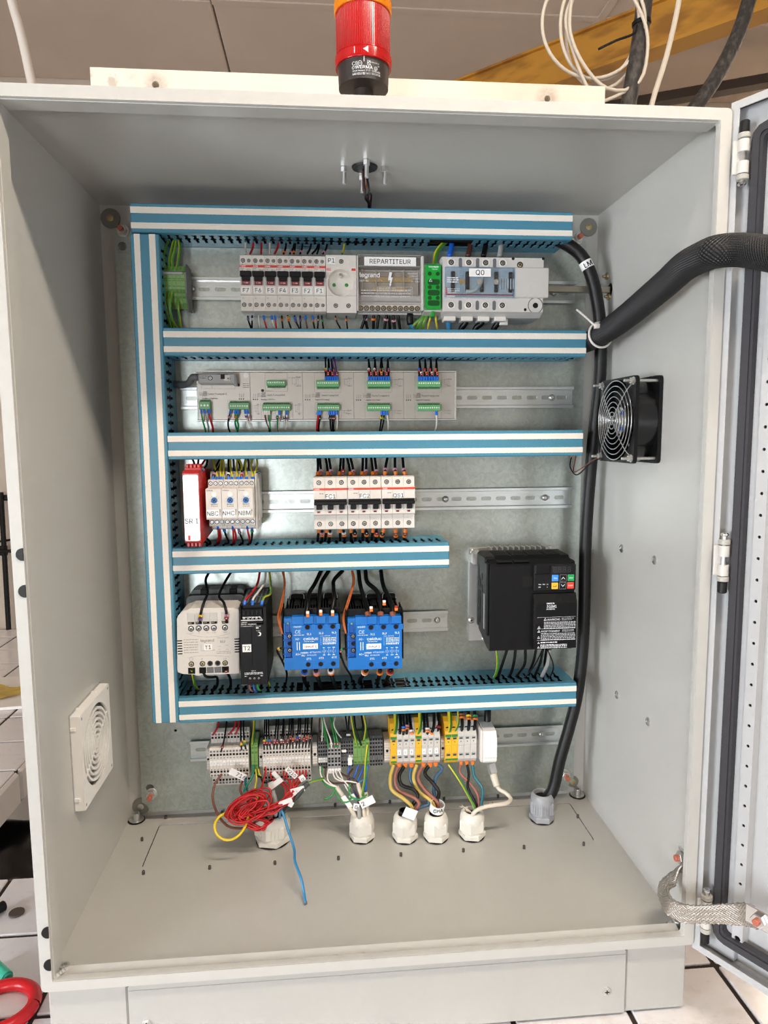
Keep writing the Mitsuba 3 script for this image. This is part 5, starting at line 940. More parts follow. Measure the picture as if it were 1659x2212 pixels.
def power_terminal(xc, w, m, yellow, label, group, num=None):
    z = lambda v: (467.6, 294, 251.9)[2] + (v - 300) / 200 * ((467.5, 294, 209.8)[2] - (467.6, 294, 251.9)[2])
    F = 294.0
    t = thing('terminal_block', label, 'terminal block', group)
    yz(t, 'body', [(342, z(520)), (318, z(545)), (306, z(525)), (300, z(505)), (F, z(470)), (F, z(275)), (300, z(250)), (309, z(190)), (318, z(165)), (342, z(190))], xc - w / 2 + .15, xc + w / 2 - .15, m)
    part(t, 'wire_opening', cat(lathe((xc, 302.4, z(243)), (0, -1, .35), [(0, w * .40), (.5, w * .40), (.5, 0)], 14), lathe((xc, 302.2, z(497)), (0, -1, -.35), [(0, w * .34), (.5, w * .34), (.5, 0)], 14)), 'hole', kind='stuff')
    part(t, 'clamp_opening', cat(*[prism(sbox(xc - w * .32, z(v + 11), xc + w * .32, z(v - 11)).difference(sbox(xc - w * .22, z(v + 6), xc + w * .22, z(v - 2))), F - .5, F + .1) for v in (298, 432)]), 'plastic_mid' if not yellow else 'brass', kind='stuff')
    part(t, 'clamp_hole', cat(*[box(xc - w * .25, xc + w * .25, F - .2, F, z(v + 6), z(v - 7), 0) for v in (298, 432)], cyl((xc, F, z(328)), (xc, F - .2, z(328)), .8, 8)), 'hole', kind='stuff')
    part(t, 'ridge', cat(box(xc - w * .46, xc + w * .46, F - 1, F, z(356), z(348), .3), box(xc - w * .2, xc + w * .2, F - .8, F, z(412), z(366), .5)), m)
    if yellow: part(t, 'green_band', cat(box(xc - w * .46, xc + w * .46, F - .4, F + .4, z(287), z(268), .1), box(xc - w * .46, xc + w * .46, F - .4, F + .4, z(478), z(464), .1)), 'term_green', kind='stuff')
    if num:
        k = part(t, 'number_tag', box(xc - w * .32 - 1.5, xc + w * .32 - 1.5, F - 1.6, F - .6, z(415), z(372), .2), 'label_white'); part(k, 'lettering', text(num, 2.8, xc - 1.5, F - 1.6, z(400), anchor='m'), 'ink')
PA, PB = 'power terminals with orange ferrules', 'second set of power terminals'
x0, x1 = (441.8, 294, 253.1)[0], (523.8, 294, 249.3)[0]; w = (x1 - x0) / 8
PXS = [x0 + w * (i + .5) for i in range(8)]
for i, x in enumerate(PXS):
    y = i in (0, 4)
    power_terminal(x, w, 'term_yellow' if y else 'plastic_grey', y, (('yellow earth terminal with green bands, first of the power terminals', '', '', '', 'yellow earth terminal with green bands between the tags 3 and 4')[i] if y else f'light grey power terminal tagged {(0, 1, 2, 3, 0, 4, 5, 6)[i]}, {ORD[i - 1 if i < 4 else i - 5]} one right of the {"left" if i < 4 else "middle"} yellow terminal'), PA, None if y else str((0, 1, 2, 3, 0, 4, 5, 6)[i]))
x0, x1 = (532.2, 294, 248.9)[0], (584.7, 294, 246.4)[0]; w2 = (x1 - x0) / 5
PXS2 = [x0 + w2 * (i + .5) for i in range(5)]
for i, x in enumerate(PXS2):
    y = i < 2
    power_terminal(x, w2, 'term_yellow' if y else 'plastic_grey', y, ('left yellow earth terminal of the adjoining pair', 'right yellow earth terminal of the adjoining pair', 'untagged grey power terminal with a brown wire below', 'untagged grey power terminal with a black wire below', 'untagged grey power terminal with a teal wire below')[i], PB)
def coupler():
    t = thing('network_coupler', 'white network coupler at the right end of the terminal row', 'network coupler')
    z = lambda v: (604.1, 276, 253.7)[2] + (v - 300) / 200 * ((604.6, 276, 211.8)[2] - (604.1, 276, 253.7)[2])
    x0, x1 = (593.5, 276, 254.2)[0], (614.3, 276, 253.2)[0]
    yz(t, 'housing', [(342, z(500)), (300, z(515)), (284, z(498)), (277, z(470)), (276, z(440)), (276, z(285)), (284, z(240)), (316, z(228)), (342, z(240))], x0, x1, 'white')
    part(t, 'bezel', cat(box(x0 - 4, x0 + .5, 286, 342, z(505), z(238), 2), box(x1 - .6, x1 + .6, 290, 336, z(480), z(260), .4)), 'plastic_light')
    part(t, 'seam', box(x0 - .2, x1 + .2, 275.7, 276.1, z(443), z(440), 0), 'plastic_grey')
coupler()
# ---------------------------------------------------------------- cable glands in the floor
def gland(x, y, R, h, m, label, hole=.56, ribs=False):
    t = thing('cable_gland', label, 'cable gland', None); z = 102.0
    part(t, 'seal', cyl((x, y, z - .4), (x, y, z + 1), R * .98, 30), 'rubber')
    part(t, 'lower_nut', lathe((x, y, z + .6), (0, 0, 1), [(0, 0), (0, R * 1.02), (1, R * 1.08), (h * .17, R * 1.08), (h * .21, R * .98), (h * .21, 0)], 6, .3), m)
    part(t, 'thread', cyl((x, y, z + h * .2), (x, y, z + h * .30), R * .9, 28), m, 40)
    a = np.linspace(0, np.pi / 2, 8)
    part(t, 'dome_nut', lathe((x, y, z), (0, 0, 1), [(h * .27, 0), (h * .27, R * .98), (h * .30, R * 1.07), (h * .66, R * 1.07), (h * .72, R * .99), (h * .72, 0)], 6, .75), m)
    part(t, 'dome', lathe((x, y, z), (0, 0, 1), [(h * .60, R * .96), (h * .70, R * .965)] + [(h * (.72 + .28 * math.sin(q)), R * (hole + .06 + (.90 - hole) * math.cos(q))) for q in a] + [(h * .985, R * hole), (h * .84, R * (hole - .05)), (h * .84, 0)], 36), m, 60)
    if ribs: part(t, 'rib', cat(*[box(x + R * .97 * math.cos(b) - .5, x + R * .97 * math.cos(b) + .5, y + R * .97 * math.sin(b) - .6, y + R * .97 * math.sin(b) + .6, z + h * .32, z + h * .66, .3) for b in np.arange(0, 2 * np.pi, np.pi / 14)]), m, kind='stuff')
    part(t, 'opening', lathe((x, y, z + h * .85), (0, 0, 1), [(0, R * (hole - .02)), (.3, 0)], 20), 'rubber')
    return (x, y, z + h)
GL = [gland(249, 279, 27, 46, 'gland_white', 'largest white cable gland, under the red wire bundle', .62, True),
      gland(392.5, 272, 19.5, 42, 'gland_white', 'white cable gland with four grey and cream cables'),
      gland(461.5, 264, 19.5, 42, 'gland_white', 'white cable gland left of the one tagged CHA'),
      gland(511.5, 260, 19.5, 42, 'gland_white', 'white cable gland with the cable tagged CHA'),
      gland(570.5, 260, 20.5, 43, 'gland_white', 'white cable gland holding the cream network cable'),
      gland(698, 296, 20, 47, 'gland_grey', 'grey cable gland holding the thick black cable', .66, True)]

# ================================================================ wires: each one a thing, with its ferrule and its marker sleeves as parts
CN = dict(earth='yellow green', skyblue='light blue', dusty='dusty blue', darkbrown='dark brown', paleyellow='pale yellow green', dgreen='sea green', pink='pinkish brown')
def along(p, d):
    """point and direction at distance d from the end of a polyline"""
    p = p[::-1]; s = np.r_[0, np.cumsum(np.linalg.norm(np.diff(p, axis=0), axis=1))]
    q = lambda t: np.array([np.interp(t, s, p[:, k]) for k in range(3)])
    return q(d), q(max(d - 1, 0)) - q(d + 1)
def W(c, pts, what, r=1.15, f=None, tags=(), group=None, name='wire'):
    t = thing(name, f'{CN.get(c, c)} {name} {what}', name, group)
    p = spline(pts, 3.5); n = 8 if r > 1.6 else 6
    if c in ('earth', 'paleyellow'):
        a, b = ('w_earth', 'w_earthgreen') if c == 'earth' else ('w_paleyellow', 'w_earthgreen')
        g = {0, 1, 4, 5} if n == 8 else {0, 1}
        if c == 'paleyellow': g = {1}
        part(t, 'insulation', tube(p, r, n, 1e9, pick=lambda j, k: j not in g, twist=.05), a, True); part(t, 'stripe', tube(p, r, n, 1e9, pick=lambda j, k: j in g, twist=.05), b, True, label='green stripe')
    else: part(t, 'insulation', tube(p, r, n, 1e9), 'w_' + c, True)
    if f:
        q, d = along(p, 6.5); part(t, 'ferrule', cyl(p[-1], q, r * 1.25, 8, r2=r * 1.55), 't_' + f if f in TAGS else f, 40, label=(f if f in TAGS else 'metal') + ' ferrule')
    for m, dd in tags:
        q, d = along(p, dd); d = d / np.linalg.norm(d); k = part(t, 'marker_sleeve', cyl(q - d * 1.7, q + d * 1.7, r * 1.75, 8, .3), 't_' + m, label=m + ' marker sleeve')
        if r < 2.5: part(k, 'print', box(q[0] - .9, q[0] + .9, q[1] - r * 1.78, q[1] - r * 1.6, q[2] - .6, q[2] + .6, 0), 'print_white' if m in ('black', 'red', 'brown') else 'ink')
    return t
# ---------------------------------------------------------------- packed wires inside the ducts
for x0, x1, zc, nm in ((80, 712, 1058, 'very top'), (116, 738, 885.5, 'second'), (116, 738, 734, 'third'), (116, 528, 561.5, 'short'), (116, 738, 327, 'lowest')):
    rnd = random.Random(int(zc)); ms = []
    for k in range(16):
        y, z = 305 + 10 * (k % 4), zc - 13 + 8.5 * (k // 4)
        ms.append(tube([(x, y + rnd.uniform(-4, 4), z + rnd.uniform(-3, 3)) for x in np.linspace(x0, x1, 9)], 3.8, 6, 60))
    k = single('wire_bundle', cat(*ms), 'w_black', f'dark wires packed inside the {nm} striped horizontal duct', 'wires', smooth=True); labels[k]['kind'] = 'stuff'
rnd = random.Random(5)
k = single('wire_bundle', cat(*[tube([(76 + 9 * (i % 4) + rnd.uniform(-3, 3), 308 + 10 * (i // 4) + rnd.uniform(-3, 3), z) for z in np.linspace(312, 1030, 10)], 3.8, 6, 80) for i in range(16)]), 'w_black', 'dark wires packed inside the tall vertical striped duct', 'wires', smooth=True); labels[k]['kind'] = 'stuff'
for i in range(3): W('earth', [(150 + 60 * i, 300 + 8 * i, 337 - 2 * i), (350, 296 + 9 * i, 338 - 3 * i), (560 - 40 * i, 302 + 8 * i, 336)], f'lying in the lowest duct behind the blue relays, {ORD[i]} from the front', 2.6)
# ---------------------------------------------------------------- first row
TB = 'wires on top of the breakers F1 to F7'
for c, s, e, w, f, tg in (('white', (228, 322, 1045.4), (229.4, 306, 1019.6), 'into the left top clamp of breaker F7', None, ()), ('red', (240.6, 322, 1045.7), (236.2, 306, 1019.7), 'into the right top clamp of breaker F7', None, ()), ('red', (252.1, 322, 1045.8), (252.4, 306, 1020), 'into the top of breaker F6', None, ()),
    ('white', (264.7, 322, 1046.1), (265.2, 306, 1020.2), 'into the left top clamp of breaker F5', None, ()), ('red', (278.3, 322, 1046.3), (272.5, 306, 1020.3), 'into the right top clamp of breaker F5', None, ()), ('black', (289.9, 322, 1046.5), (286, 306, 1020.5), 'with an orange marker into the top of breaker F4', None, (('orange', 3),)),
    ('black', (302.6, 322, 1046.7), (295.2, 306, 1020.6), 'with a pink marker into the left top clamp of breaker F3', None, (('pink', 4),)), ('black', (303.6, 322, 1046.7), (301.2, 306, 1020.7), 'with an orange marker into the right top clamp of breaker F3', None, (('orange', 3),)), ('black', (314.8, 322, 1046.9), (310.6, 306, 1020.8), 'with a pink marker into the left top clamp of breaker F2', None, (('pink', 5),)),
    ('black', (328, 322, 1047.1), (321.5, 306, 1021), 'without marker into the right top clamp of breaker F2', None, ()), ('black', (339.7, 322, 1047.3), (328.8, 306, 1021.1), 'slanting into the left top clamp of breaker F1', None, ()), ('black', (340.3, 322, 1047.3), (336.1, 306, 1021.2), 'straight into the top of breaker F1', None, ()), ('black', (352.8, 322, 1047.5), (345, 306, 1021.3), 'with a pink marker into the right top clamp of breaker F1', None, (('pink', 4),)), ('earth', (378.5, 322, 1048), (374, 306, 1021.8), 'into the top of the socket P1', None, ())):
    s, e = np.array(s), np.array(e); W(c, [s + [0, 8, 8], s, s * .45 + e * .55 + [(s - e)[0] * .25, 4, 0], e], w, 1.45, f, tg, TB)
BB = 'wires beneath the breakers F1 to F7 and the socket P1'
for c, s, e, w, f, tg in (('black', (233.5, 315, 912.2), (229.9, 308, 929.5), 'with a violet marker beneath breaker F7', None, (('violet', 5),)), ('black', (235.3, 312, 911.8), (236.4, 308, 930), 'with a white marker beneath breaker F7', None, (('white', 6),)), ('white', (247.3, 312, 911.9), (246, 308, 930.1), 'beneath breaker F6', None, ()), ('red', (257.4, 312, 911.9), (253.6, 308, 930.1), 'with a blue ferrule beneath breaker F6', 'blue', ()),
    ('white', (269, 312, 912), (265.7, 308, 930.2), 'with a blue ferrule beneath breaker F5', 'blue', ()), ('red', (272.1, 312, 912), (270.8, 308, 930.2), 'with a blue ferrule beneath breaker F5', 'blue', ()), ('black', (282.1, 312, 912.1), (281.1, 308, 930.3), 'with an orange marker beneath breaker F4', None, (('orange', 7),)), ('black', (294.2, 312, 912.1), (289.7, 308, 930.4), 'with orange and yellow markers beneath breaker F4', None, (('orange', 7), ('yellow', 3.5))),
    ('black', (306.7, 312, 912.2), (300.2, 308, 930.5), 'with blue and violet markers beneath breaker F3', None, (('blue', 4), ('violet', 8))), ('black', (309, 312, 912.2), (308.7, 308, 930.5), 'with a violet marker beneath breaker F3', None, (('violet', 7),)), ('brown', (319.2, 312, 912.3), (316.7, 308, 930.6), 'with a blue ferrule beneath breaker F2', 'blue', ()), ('black', (330.3, 312, 912.4), (327.5, 308, 930.7), 'with a blue ferrule and orange marker beneath breaker F2', 'blue', (('orange', 8),)),
    ('black', (335, 312, 912.4), (336.2, 308, 930.7), 'with a brown marker beneath breaker F1', None, (('brown', 7),)), ('black', (343.8, 312, 912.4), (341.5, 308, 930.8), 'with a green marker beneath breaker F1', None, (('green', 8),)), ('black', (369.9, 312, 911.5), (362.4, 308, 930.5), 'with an orange marker under the left of socket P1', None, (('orange', 5),)), ('black', (380.8, 312, 911.6), (379, 308, 930.2), 'with an orange marker under the right of socket P1', None, (('orange', 6),))):
    s, e = np.array(s), np.array(e); W(c, [s + [0, 4, -14], s, s * .5 + e * .5 + [(e - s)[0] * .2, -2, 0], e], w, 1.2, f, tg, BB)
for i, (u0, u1) in enumerate(((112, 140), (150, 128), (186, 185), (205, 215), (250, 262), (285, 274), (312, 300), (345, 330))):
    s = (399.4, 318, 911.3); e = (399.3, 312, 933.1); k = ((462.2, 318, 911.7)[0] - (399.4, 318, 911.3)[0]) / 240
    s, e = np.array(s) + [k * (u0 - 100), 3 * (i % 3), 0], np.array(e) + [k * (u1 - 100), 2 * (i % 3), 0]
    W('black', [s + [0, 0, -14], s, s * .4 + e * .6, e], f'{ORD[i]} from the left of the thick bunch beneath the distribution block', 2.3, None, (((('pink', 9),), (('pink', 7),), (('orange', 6),))[i % 3] if i in (1, 2, 4, 6) else ()), 'thick black wires beneath the distribution block')
t = W('skyblue', [(485.6, 312, 905.9), (480.1, 310, 915.7), (477.2, 308, 921.7), (477.8, 308, 933.1)], 'with a black boot beneath the distribution block', 3.4); part(t, 'boot', tube([(478.4, 309, 918.6), (477.2, 308, 924.2), (477.5, 308, 934.1)], 5.2, 12), 'rubber', True, label='black heat shrink boot')
for i, (c, pts, r) in enumerate((('earth', [(474, 318, 907.9), (484.3, 306, 918.9), (496.8, 302, 929.7), (502.3, 304, 938.1)], 2.2), ('earth', [(486.9, 316, 907.7), (492.3, 304, 919.9), (497.8, 302, 929.7), (500.2, 304, 938.1)], 2.6), ('earth', [(495.3, 314, 907.5), (499, 303, 921.1), (502, 302, 929.7), (503.6, 304, 938.1)], 2.4), ('earth', [(505.3, 312, 907.2), (506.2, 304, 920), (508.9, 300, 929.5), (509.8, 302, 938.6)], 1.6), ('earth', [(521.4, 312, 907.3), (517.6, 302, 919.8), (516.2, 300, 929.5), (517.6, 302, 938.9)], 1.6))):
    W(c, pts, f'{ORD[i] if i < 4 else "last"} from the left beneath the bright green earth block', r, None, (), 'earth wires beneath the green earth block')
for i, (c, pts) in enumerate((('skyblue', [(539.1, 312, 907.4), (538.2, 310, 916.1), (535.9, 302, 930)]), ('black', [(556.3, 312, 906.3), (558.7, 308, 913.9), (563.9, 304, 920.9), (562.6, 302, 930.2)]), ('black', [(578.2, 312, 906.4), (582, 308, 914.8), (589.5, 304, 921.1), (589, 302, 930.4)]), ('black', [(608.3, 312, 906.5), (610.7, 308, 914.2), (615, 304, 921.3), (614.3, 302, 930.6)]))):
    t = W(c, pts, f'{ORD[i]} from the left beneath the main switch Q0', 4.6 if i else 4.2, None, (), 'thick wires beneath the main switch')
    q = pts[-1]; part(t, 'boot', cyl((q[0], q[1], q[2] - 9), (q[0], q[1], q[2] + 1), 5.4, 14, .6), 'rubber', 40, label='black rubber boot')
W('earth', [(545.7, 322, 1053.9), (529.5, 312, 1039.7), (518.6, 306, 1025.6), (514.1, 300, 1004.3)], 'curving thick from the top duct into the green earth block', 3.9)
for c, u0, u1 in (('blue', (544.5, 320, 1053.3), (538.4, 306, 1019.7)), ('darkbrown', (573.5, 320, 1053.8), (567.1, 306, 1020.1)), ('black', (598.4, 320, 1054.2), (591.2, 306, 1020.5)), ('grey', (621.2, 320, 1054.6), (616.9, 306, 1020.8))):
    u0, u1 = np.array(u0), np.array(u1); W(c, [u0 + [0, 4, 8], u0, u0 * .5 + u1 * .5 + [1.5, 0, 0], u1], 'thick, entering the top of the main switch Q0', 4.2)
for i, pts in enumerate(([(117.3, 322, 1048.5), (112, 314, 1029.5), (109.2, 308, 1012.4), (111.5, 306, 995.8)], [(124.7, 322, 1048.6), (120.2, 312, 1026.9), (117.3, 308, 1010.3), (116.9, 306, 995.9)], [(127.5, 322, 1048.7), (125.3, 312, 1027), (121.5, 308, 1010.3), (122.3, 306, 995.9)], [(128.3, 320, 1048.1), (132.2, 312, 1029.3), (130, 308, 1010.4), (127.6, 306, 996)])):
    W('earth', pts, f'{ORD[i]} from the left into the top of the five green earth terminals', 1.9, None, (), 'earth wires above the five green terminals')
for i, pts in enumerate(([(113.1, 318, 911.6), (111.3, 306, 929), (109.6, 302, 948.6), (110.1, 304, 963)], [(116.6, 318, 911.6), (116.5, 306, 931.3), (114.5, 300, 948.2), (116.2, 304, 963)], [(122.9, 318, 910.5), (117.8, 304, 924.2), (117.6, 298, 943.4), (121.6, 304, 963.1)], [(127.8, 318, 910.5), (128, 310, 927.6), (127.6, 306, 940.5), (127.2, 308, 953.2)])):
    W('earth', pts, f'{ORD[i]} from the left beneath the five green earth terminals', 1.9, None, (), 'earth wires beneath the five green terminals')
for i in range(3): W('earth' if i != 1 else 'black', [(103.1, 330, 871.4), (103.3, 322, 862.3), (106.5, 330, 853.8)] if i == 0 else [(105.7, 334, 871.2), (104.7, 326, 861.6), (106.1, 334, 851.8)] if i == 1 else [(102.5, 338, 871), (108.6, 330, 864.3), (103.5, 338, 852.1)], f'{ORD[i]} of three looping in the corner under the second duct', 1.8)
# ---------------------------------------------------------------- second row
def R2(c, p, f, w, tg=(), r=1.15): W(c, p, w, r, f, tg, 'wires on the green plugs of the controller')
R2('green', [(159.7, 318, 751.6), (160.8, 308, 758.8), (159, 298, 772.8), (157.9, 294, 789.2)], 'blue', 'on the first pole of the three pole plug'); R2('grey', [(163, 318, 751.6), (165.7, 308, 760.8), (165, 298, 774.8), (163, 294, 789.2)], 'blue', 'on the second pole of the three pole plug'); R2('red', [(171.5, 316, 751.6), (172.2, 306, 762.8), (170.4, 298, 774.8), (169, 294, 789.2)], 'blue', 'on the third pole of the three pole plug', (), 1.5)
R2('black', [(198, 316, 751.4), (196, 306, 761.6), (196.7, 300, 770.7), (202, 294, 788.6)], 'blue', 'curving from the left pole of the second lower plug', (('pink', 12),)); R2('green', [(207.4, 316, 751.3), (211.4, 304, 766.6), (208, 298, 776.6), (208.8, 294, 788.6)], 'blue', 'with an orange marker on the second lower plug', (('orange', 12),), 1.3); R2('dgreen', [(209.9, 316, 751.3), (206.6, 304, 770.7), (211.6, 298, 778.6), (212.8, 294, 788.6)], 'blue', 'crossing behind on the second lower plug', (), 1.3)
R2('white', [(232.5, 316, 751.1), (230.5, 306, 762.4), (225.1, 299, 774.5), (222.8, 294, 788.5)], 'blue', 'slanting from the second lower plug', (('violet', 11),)); R2('white', [(233.3, 316, 751.1), (232.1, 306, 762.4), (229.5, 299, 772.5), (226.9, 294, 788.5)], 'blue', 'at the right pole of the second lower plug', (('pink', 12),))
for c, u, e, f, tg, w in (('darkbrown', (258.7, 316, 750.9), (252.5, 294, 786.8), 'white', (), 'first'), ('white', (256.4, 316, 751), (255.8, 294, 786.8), 'white', (), 'second'), ('green', (259.7, 316, 750.9), (259.2, 294, 786.8), 'white', (), 'third'), ('green', (271.3, 316, 750.9), (271.3, 294, 786.7), 'white', (('black', 11),), 'fourth'), ('white', (271.5, 316, 750.8), (275.1, 294, 786.7), 'blue', (('pink', 12),), 'fifth'), ('white', (282.1, 316, 750.8), (281.8, 294, 786.7), 'white', (('black', 11),), 'sixth'), ('white', (283.5, 316, 750.8), (285.9, 294, 786.7), 'blue', (('violet', 12),), 'last')):
    u, e = np.array(u), np.array(e); R2(c, [u, u * .7 + e * .3 + [0, -5, 0], u * .3 + e * .7 + [(e - u)[0] * .15, -4, 0], e], f, f'{w} from the left on the long lower analog plug', tg)
for c, u, e, tg, w in (('red', (332, 316, 750.4), (333.7, 294, 786.5), (), 'first'), ('black', (334.1, 314, 750.4), (337.3, 294, 786.5), (('black', 12),), 'second'), ('black', (354.9, 316, 750.3), (350.2, 294, 786.4), (('black', 12),), 'third'), ('black', (357.2, 316, 750.2), (353.9, 294, 786.4), (('black', 12),), 'fourth'), ('black', (358.4, 312, 750.2), (357.6, 294, 786.4), (('red', 12),), 'fifth'), ('white', (360.1, 314, 750.2), (361.1, 294, 786.4), (), 'last')):
    u, e = np.array(u), np.array(e); R2(c, [u, u * .7 + e * .3 + [(2 if c == 'white' else -1), -5, 0], u * .3 + e * .7 + [(2 if c == 'white' else 0), -4, 0], e], 'blue', f'{w} from the left under the lower plug of the middle module', tg, 1.7 if c == 'red' else 1.25)
def topwires(xs, e0, e1, s0, s1, where, cols, tgs):
    for i in range(len(xs)):
        e = np.array(e0) + (np.array(e1) - np.array(e0)) * xs[i]; s = np.array(s0) + (np.array(s1) - np.array(s0)) * round(xs[i] * 3) / 3
        R2(cols[i % len(cols)], [s + [0, 4, 8], s, s * .55 + e * .45 + [0, -3, 0], e * .75 + s * .25 + [(e - s)[0] * .1, -3, 0], e], 'blue', f'{ORD[i]} from the left above {where}', ((tgs[i % len(tgs)], 13 if i % 2 else 20), ('red', 10 if i % 2 else 16.6)), 1.2)
topwires([0, .2, .4, .6, .8, 1], (346, 294, 831.3), (364, 294, 831.3), (346.4, 320, 870.5), (359.9, 320, 870.5), 'the upper plug of the middle module', ['black', 'black', 'black', 'black', 'violet', 'violet'], ['yellow', 'red', 'blue', 'brown', 'black', 'black'])
topwires([i / 8 for i in range(9)], (412.1, 294, 831.3), (442.7, 294, 831.3), (413.2, 320, 870.6), (443.7, 320, 870.7), 'the upper plug of the fourth module', ['black'], ['white', 'red', 'white', 'orange', 'brown', 'yellow', 'green', 'red', 'violet'])
topwires([i / 7 for i in range(8)], (489.4, 294, 831.3), (518, 294, 831.3), (493.5, 320, 870.8), (520.5, 320, 870.9), 'the upper plug of the right module', ['black'], ['blue', 'white', 'red', 'orange', 'red', 'white', 'orange', 'orange'])
for c, u, m, e, tg, w in (('black', (428.9, 316, 749.7), (430.7, 300, 769.4), (431.6, 294, 785.7), (('yellow', 11),), 'first'), ('black', (431, 316, 749.7), (434.5, 300, 769.4), (435.3, 294, 785.7), (('green', 12),), 'second'), ('white', (443, 316, 749.6), (441.6, 300, 769.3), (438.8, 294, 785.6), (), 'last')): R2(c, [u, m, e], 'blue', f'{w} from the left under the fourth module', tg, 1.3)
R2('white', [(516.5, 318, 749.1), (518.7, 308, 760.7), (518.2, 300, 773.1), (516.2, 294, 785.3)], 'blue', 'alone under the right module', (), 1.5)
# ---------------------------------------------------------------- third row
def R3(c, p, w, r=1.4, f=None, tg=(), g='wires of the red safety relay and the timer relays'): W(c, p, w, r, f, tg, g)
R3('black', [(136.6, 322, 714.7), (143.6, 300, 707.3), (145.7, 282, 702.6), (144, 262, 698.3)], 'bowing into the left top of relay SR1', 1.5, 'blue', (('pink', 9),)); R3('black', [(146.7, 322, 714.6), (149, 298, 705.9), (147.4, 280, 702.7), (149.6, 262, 698.2)], 'into the middle top of relay SR1', 1.5, 'blue', (('red', 9),))
R3('red', [(157.3, 322, 713.1), (155.3, 304, 707), (153.8, 285, 702.4), (156, 262, 698.2)], 'into the top of relay SR1', 1.4, 'blue'); R3('black', [(160.1, 322, 714.5), (162, 300, 704.3), (160.8, 282, 700.4), (161.5, 262, 698.1)], 'into the right top of relay SR1', 1.5, 'blue', (('orange', 10),))
R3('black', [(159, 290, 593.2), (163.2, 300, 586), (159.7, 316, 578.6), (155.2, 322, 574.2)], 'hooking below relay SR1 to the right', 1.6); R3('black', [(150.4, 280, 587.4), (155.1, 300, 586.2), (156.3, 316, 580.1), (152.4, 322, 575)], 'curling under relay SR1', 1.6)
_s = 'left middle right'.split()
for i, (a, b, c_, d) in enumerate((([(169, 322, 714.4), (174, 300, 702.8), (179.4, 284, 691.4), (180.6, 276, 681.6)], [(182.3, 322, 714.3), (182.6, 300, 701.4), (185.1, 284, 691.3), (186.7, 276, 681.5)], [(183.4, 322, 714.3), (188.2, 300, 701.3), (188.7, 284, 691.2), (187.8, 276, 681.5)], [(182.7, 322, 712.9), (180.7, 300, 701.4), (176.1, 284, 692.7), (173.3, 276, 681.7)]),
    ([(194.7, 322, 714.2), (198, 300, 702.6), (201.6, 284, 691.1), (202.6, 276, 681.3)], [(206.8, 322, 714), (207.4, 300, 701.1), (209.3, 284, 691), (210.8, 276, 681.2)], [(207.5, 322, 714), (214.8, 300, 702.4), (214.4, 284, 690.9), (211.9, 276, 681.2)], [(192.3, 322, 714.2), (195.3, 300, 701.2), (196.8, 284, 692.5), (197, 276, 681.4)]),
    ([(220.3, 322, 713.9), (220.5, 300, 702.3), (223.5, 284, 690.8), (225.5, 276, 681)], [(230, 322, 713.8), (229.2, 300, 702.2), (232.3, 284, 690.7), (233.7, 276, 680.9)], [(236.1, 322, 713.7), (238.7, 300, 703.5), (236.1, 284, 692), (234.5, 276, 680.9)], [(207.4, 322, 711.2), (213.1, 300, 699.6), (216.6, 284, 692.3), (217.4, 276, 681.1)]))):
    for p, w in ((a, 'single'), (b, 'left of the pair'), (c_, 'right of the pair')): R3('earth', p, f'{w} looping above the {("left", "middle", "right")[i]} timer relay', 1.45, 'blue')
    R3('black', d, f'with pale marker above the {("left", "middle", "right")[i]} timer relay', 1.5, 'blue', (('black' if i < 2 else 'red', 9), ('white' if i == 1 else 'pink', 12.5)))
for p, c, w in (([(178.6, 326, 712.8), (173.4, 312, 699.5), (171.7, 300, 691.2)], 'black', 'left'), ([(199.4, 326, 714), (201.7, 312, 703.4), (202.7, 300, 691.3)], 'darkbrown', 'middle'), ([(218.8, 326, 713.8), (217.9, 312, 703.2), (218, 300, 691.1)], 'black', 'third'), ([(222.2, 326, 713.7), (224.4, 312, 703.1), (224.8, 300, 691)], 'darkbrown', 'right')): R3(c, p, f'behind, {w} of four at the rear clamps of the timer relays', 1.4, 'blue')
for i, (a, b, c_) in enumerate((([(169.1, 318, 576.7), (177.4, 296, 594), (177.9, 290, 604.6), (177, 292, 612.7)], [(174, 318, 580.9), (179.9, 298, 593.7), (179.9, 292, 602.9), (177.8, 292, 612.7)], [(182.9, 318, 576.4), (190.5, 306, 583.8), (188, 296, 596.6), (185, 292, 612.5)]), ([(195, 318, 576.2), (199.7, 296, 592.2), (200.2, 290, 602.8), (199.2, 292, 612.3)], [(195.7, 320, 578), (203, 298, 591.8), (202.7, 292, 602.5), (200, 292, 612.3)], [(207.3, 318, 575.9), (212.8, 306, 584.1), (210.4, 296, 596.2), (206.8, 292, 612.1)]), ([(221.3, 318, 578.5), (223.8, 298, 591.4), (222.5, 290, 602.4), (221.3, 292, 611.9)], None, [(223, 318, 577.7), (227.4, 300, 591), (229, 292, 602), (229, 292, 611.7)]))):
    w = ('left', 'middle', 'right')[i]
    R3('red', a, f'below the {w} timer relay', 1.4, 'blue')
    if b: R3('red', b, f'second below the {w} timer relay', 1.4)
    R3('black', c_, f'below the {w} timer relay', 1.4, 'blue', ((('blue', 9),), (('pink', 9), ('black', 12.5)), (('green', 9),))[i])
G3 = 'black wires of the three pole breakers'
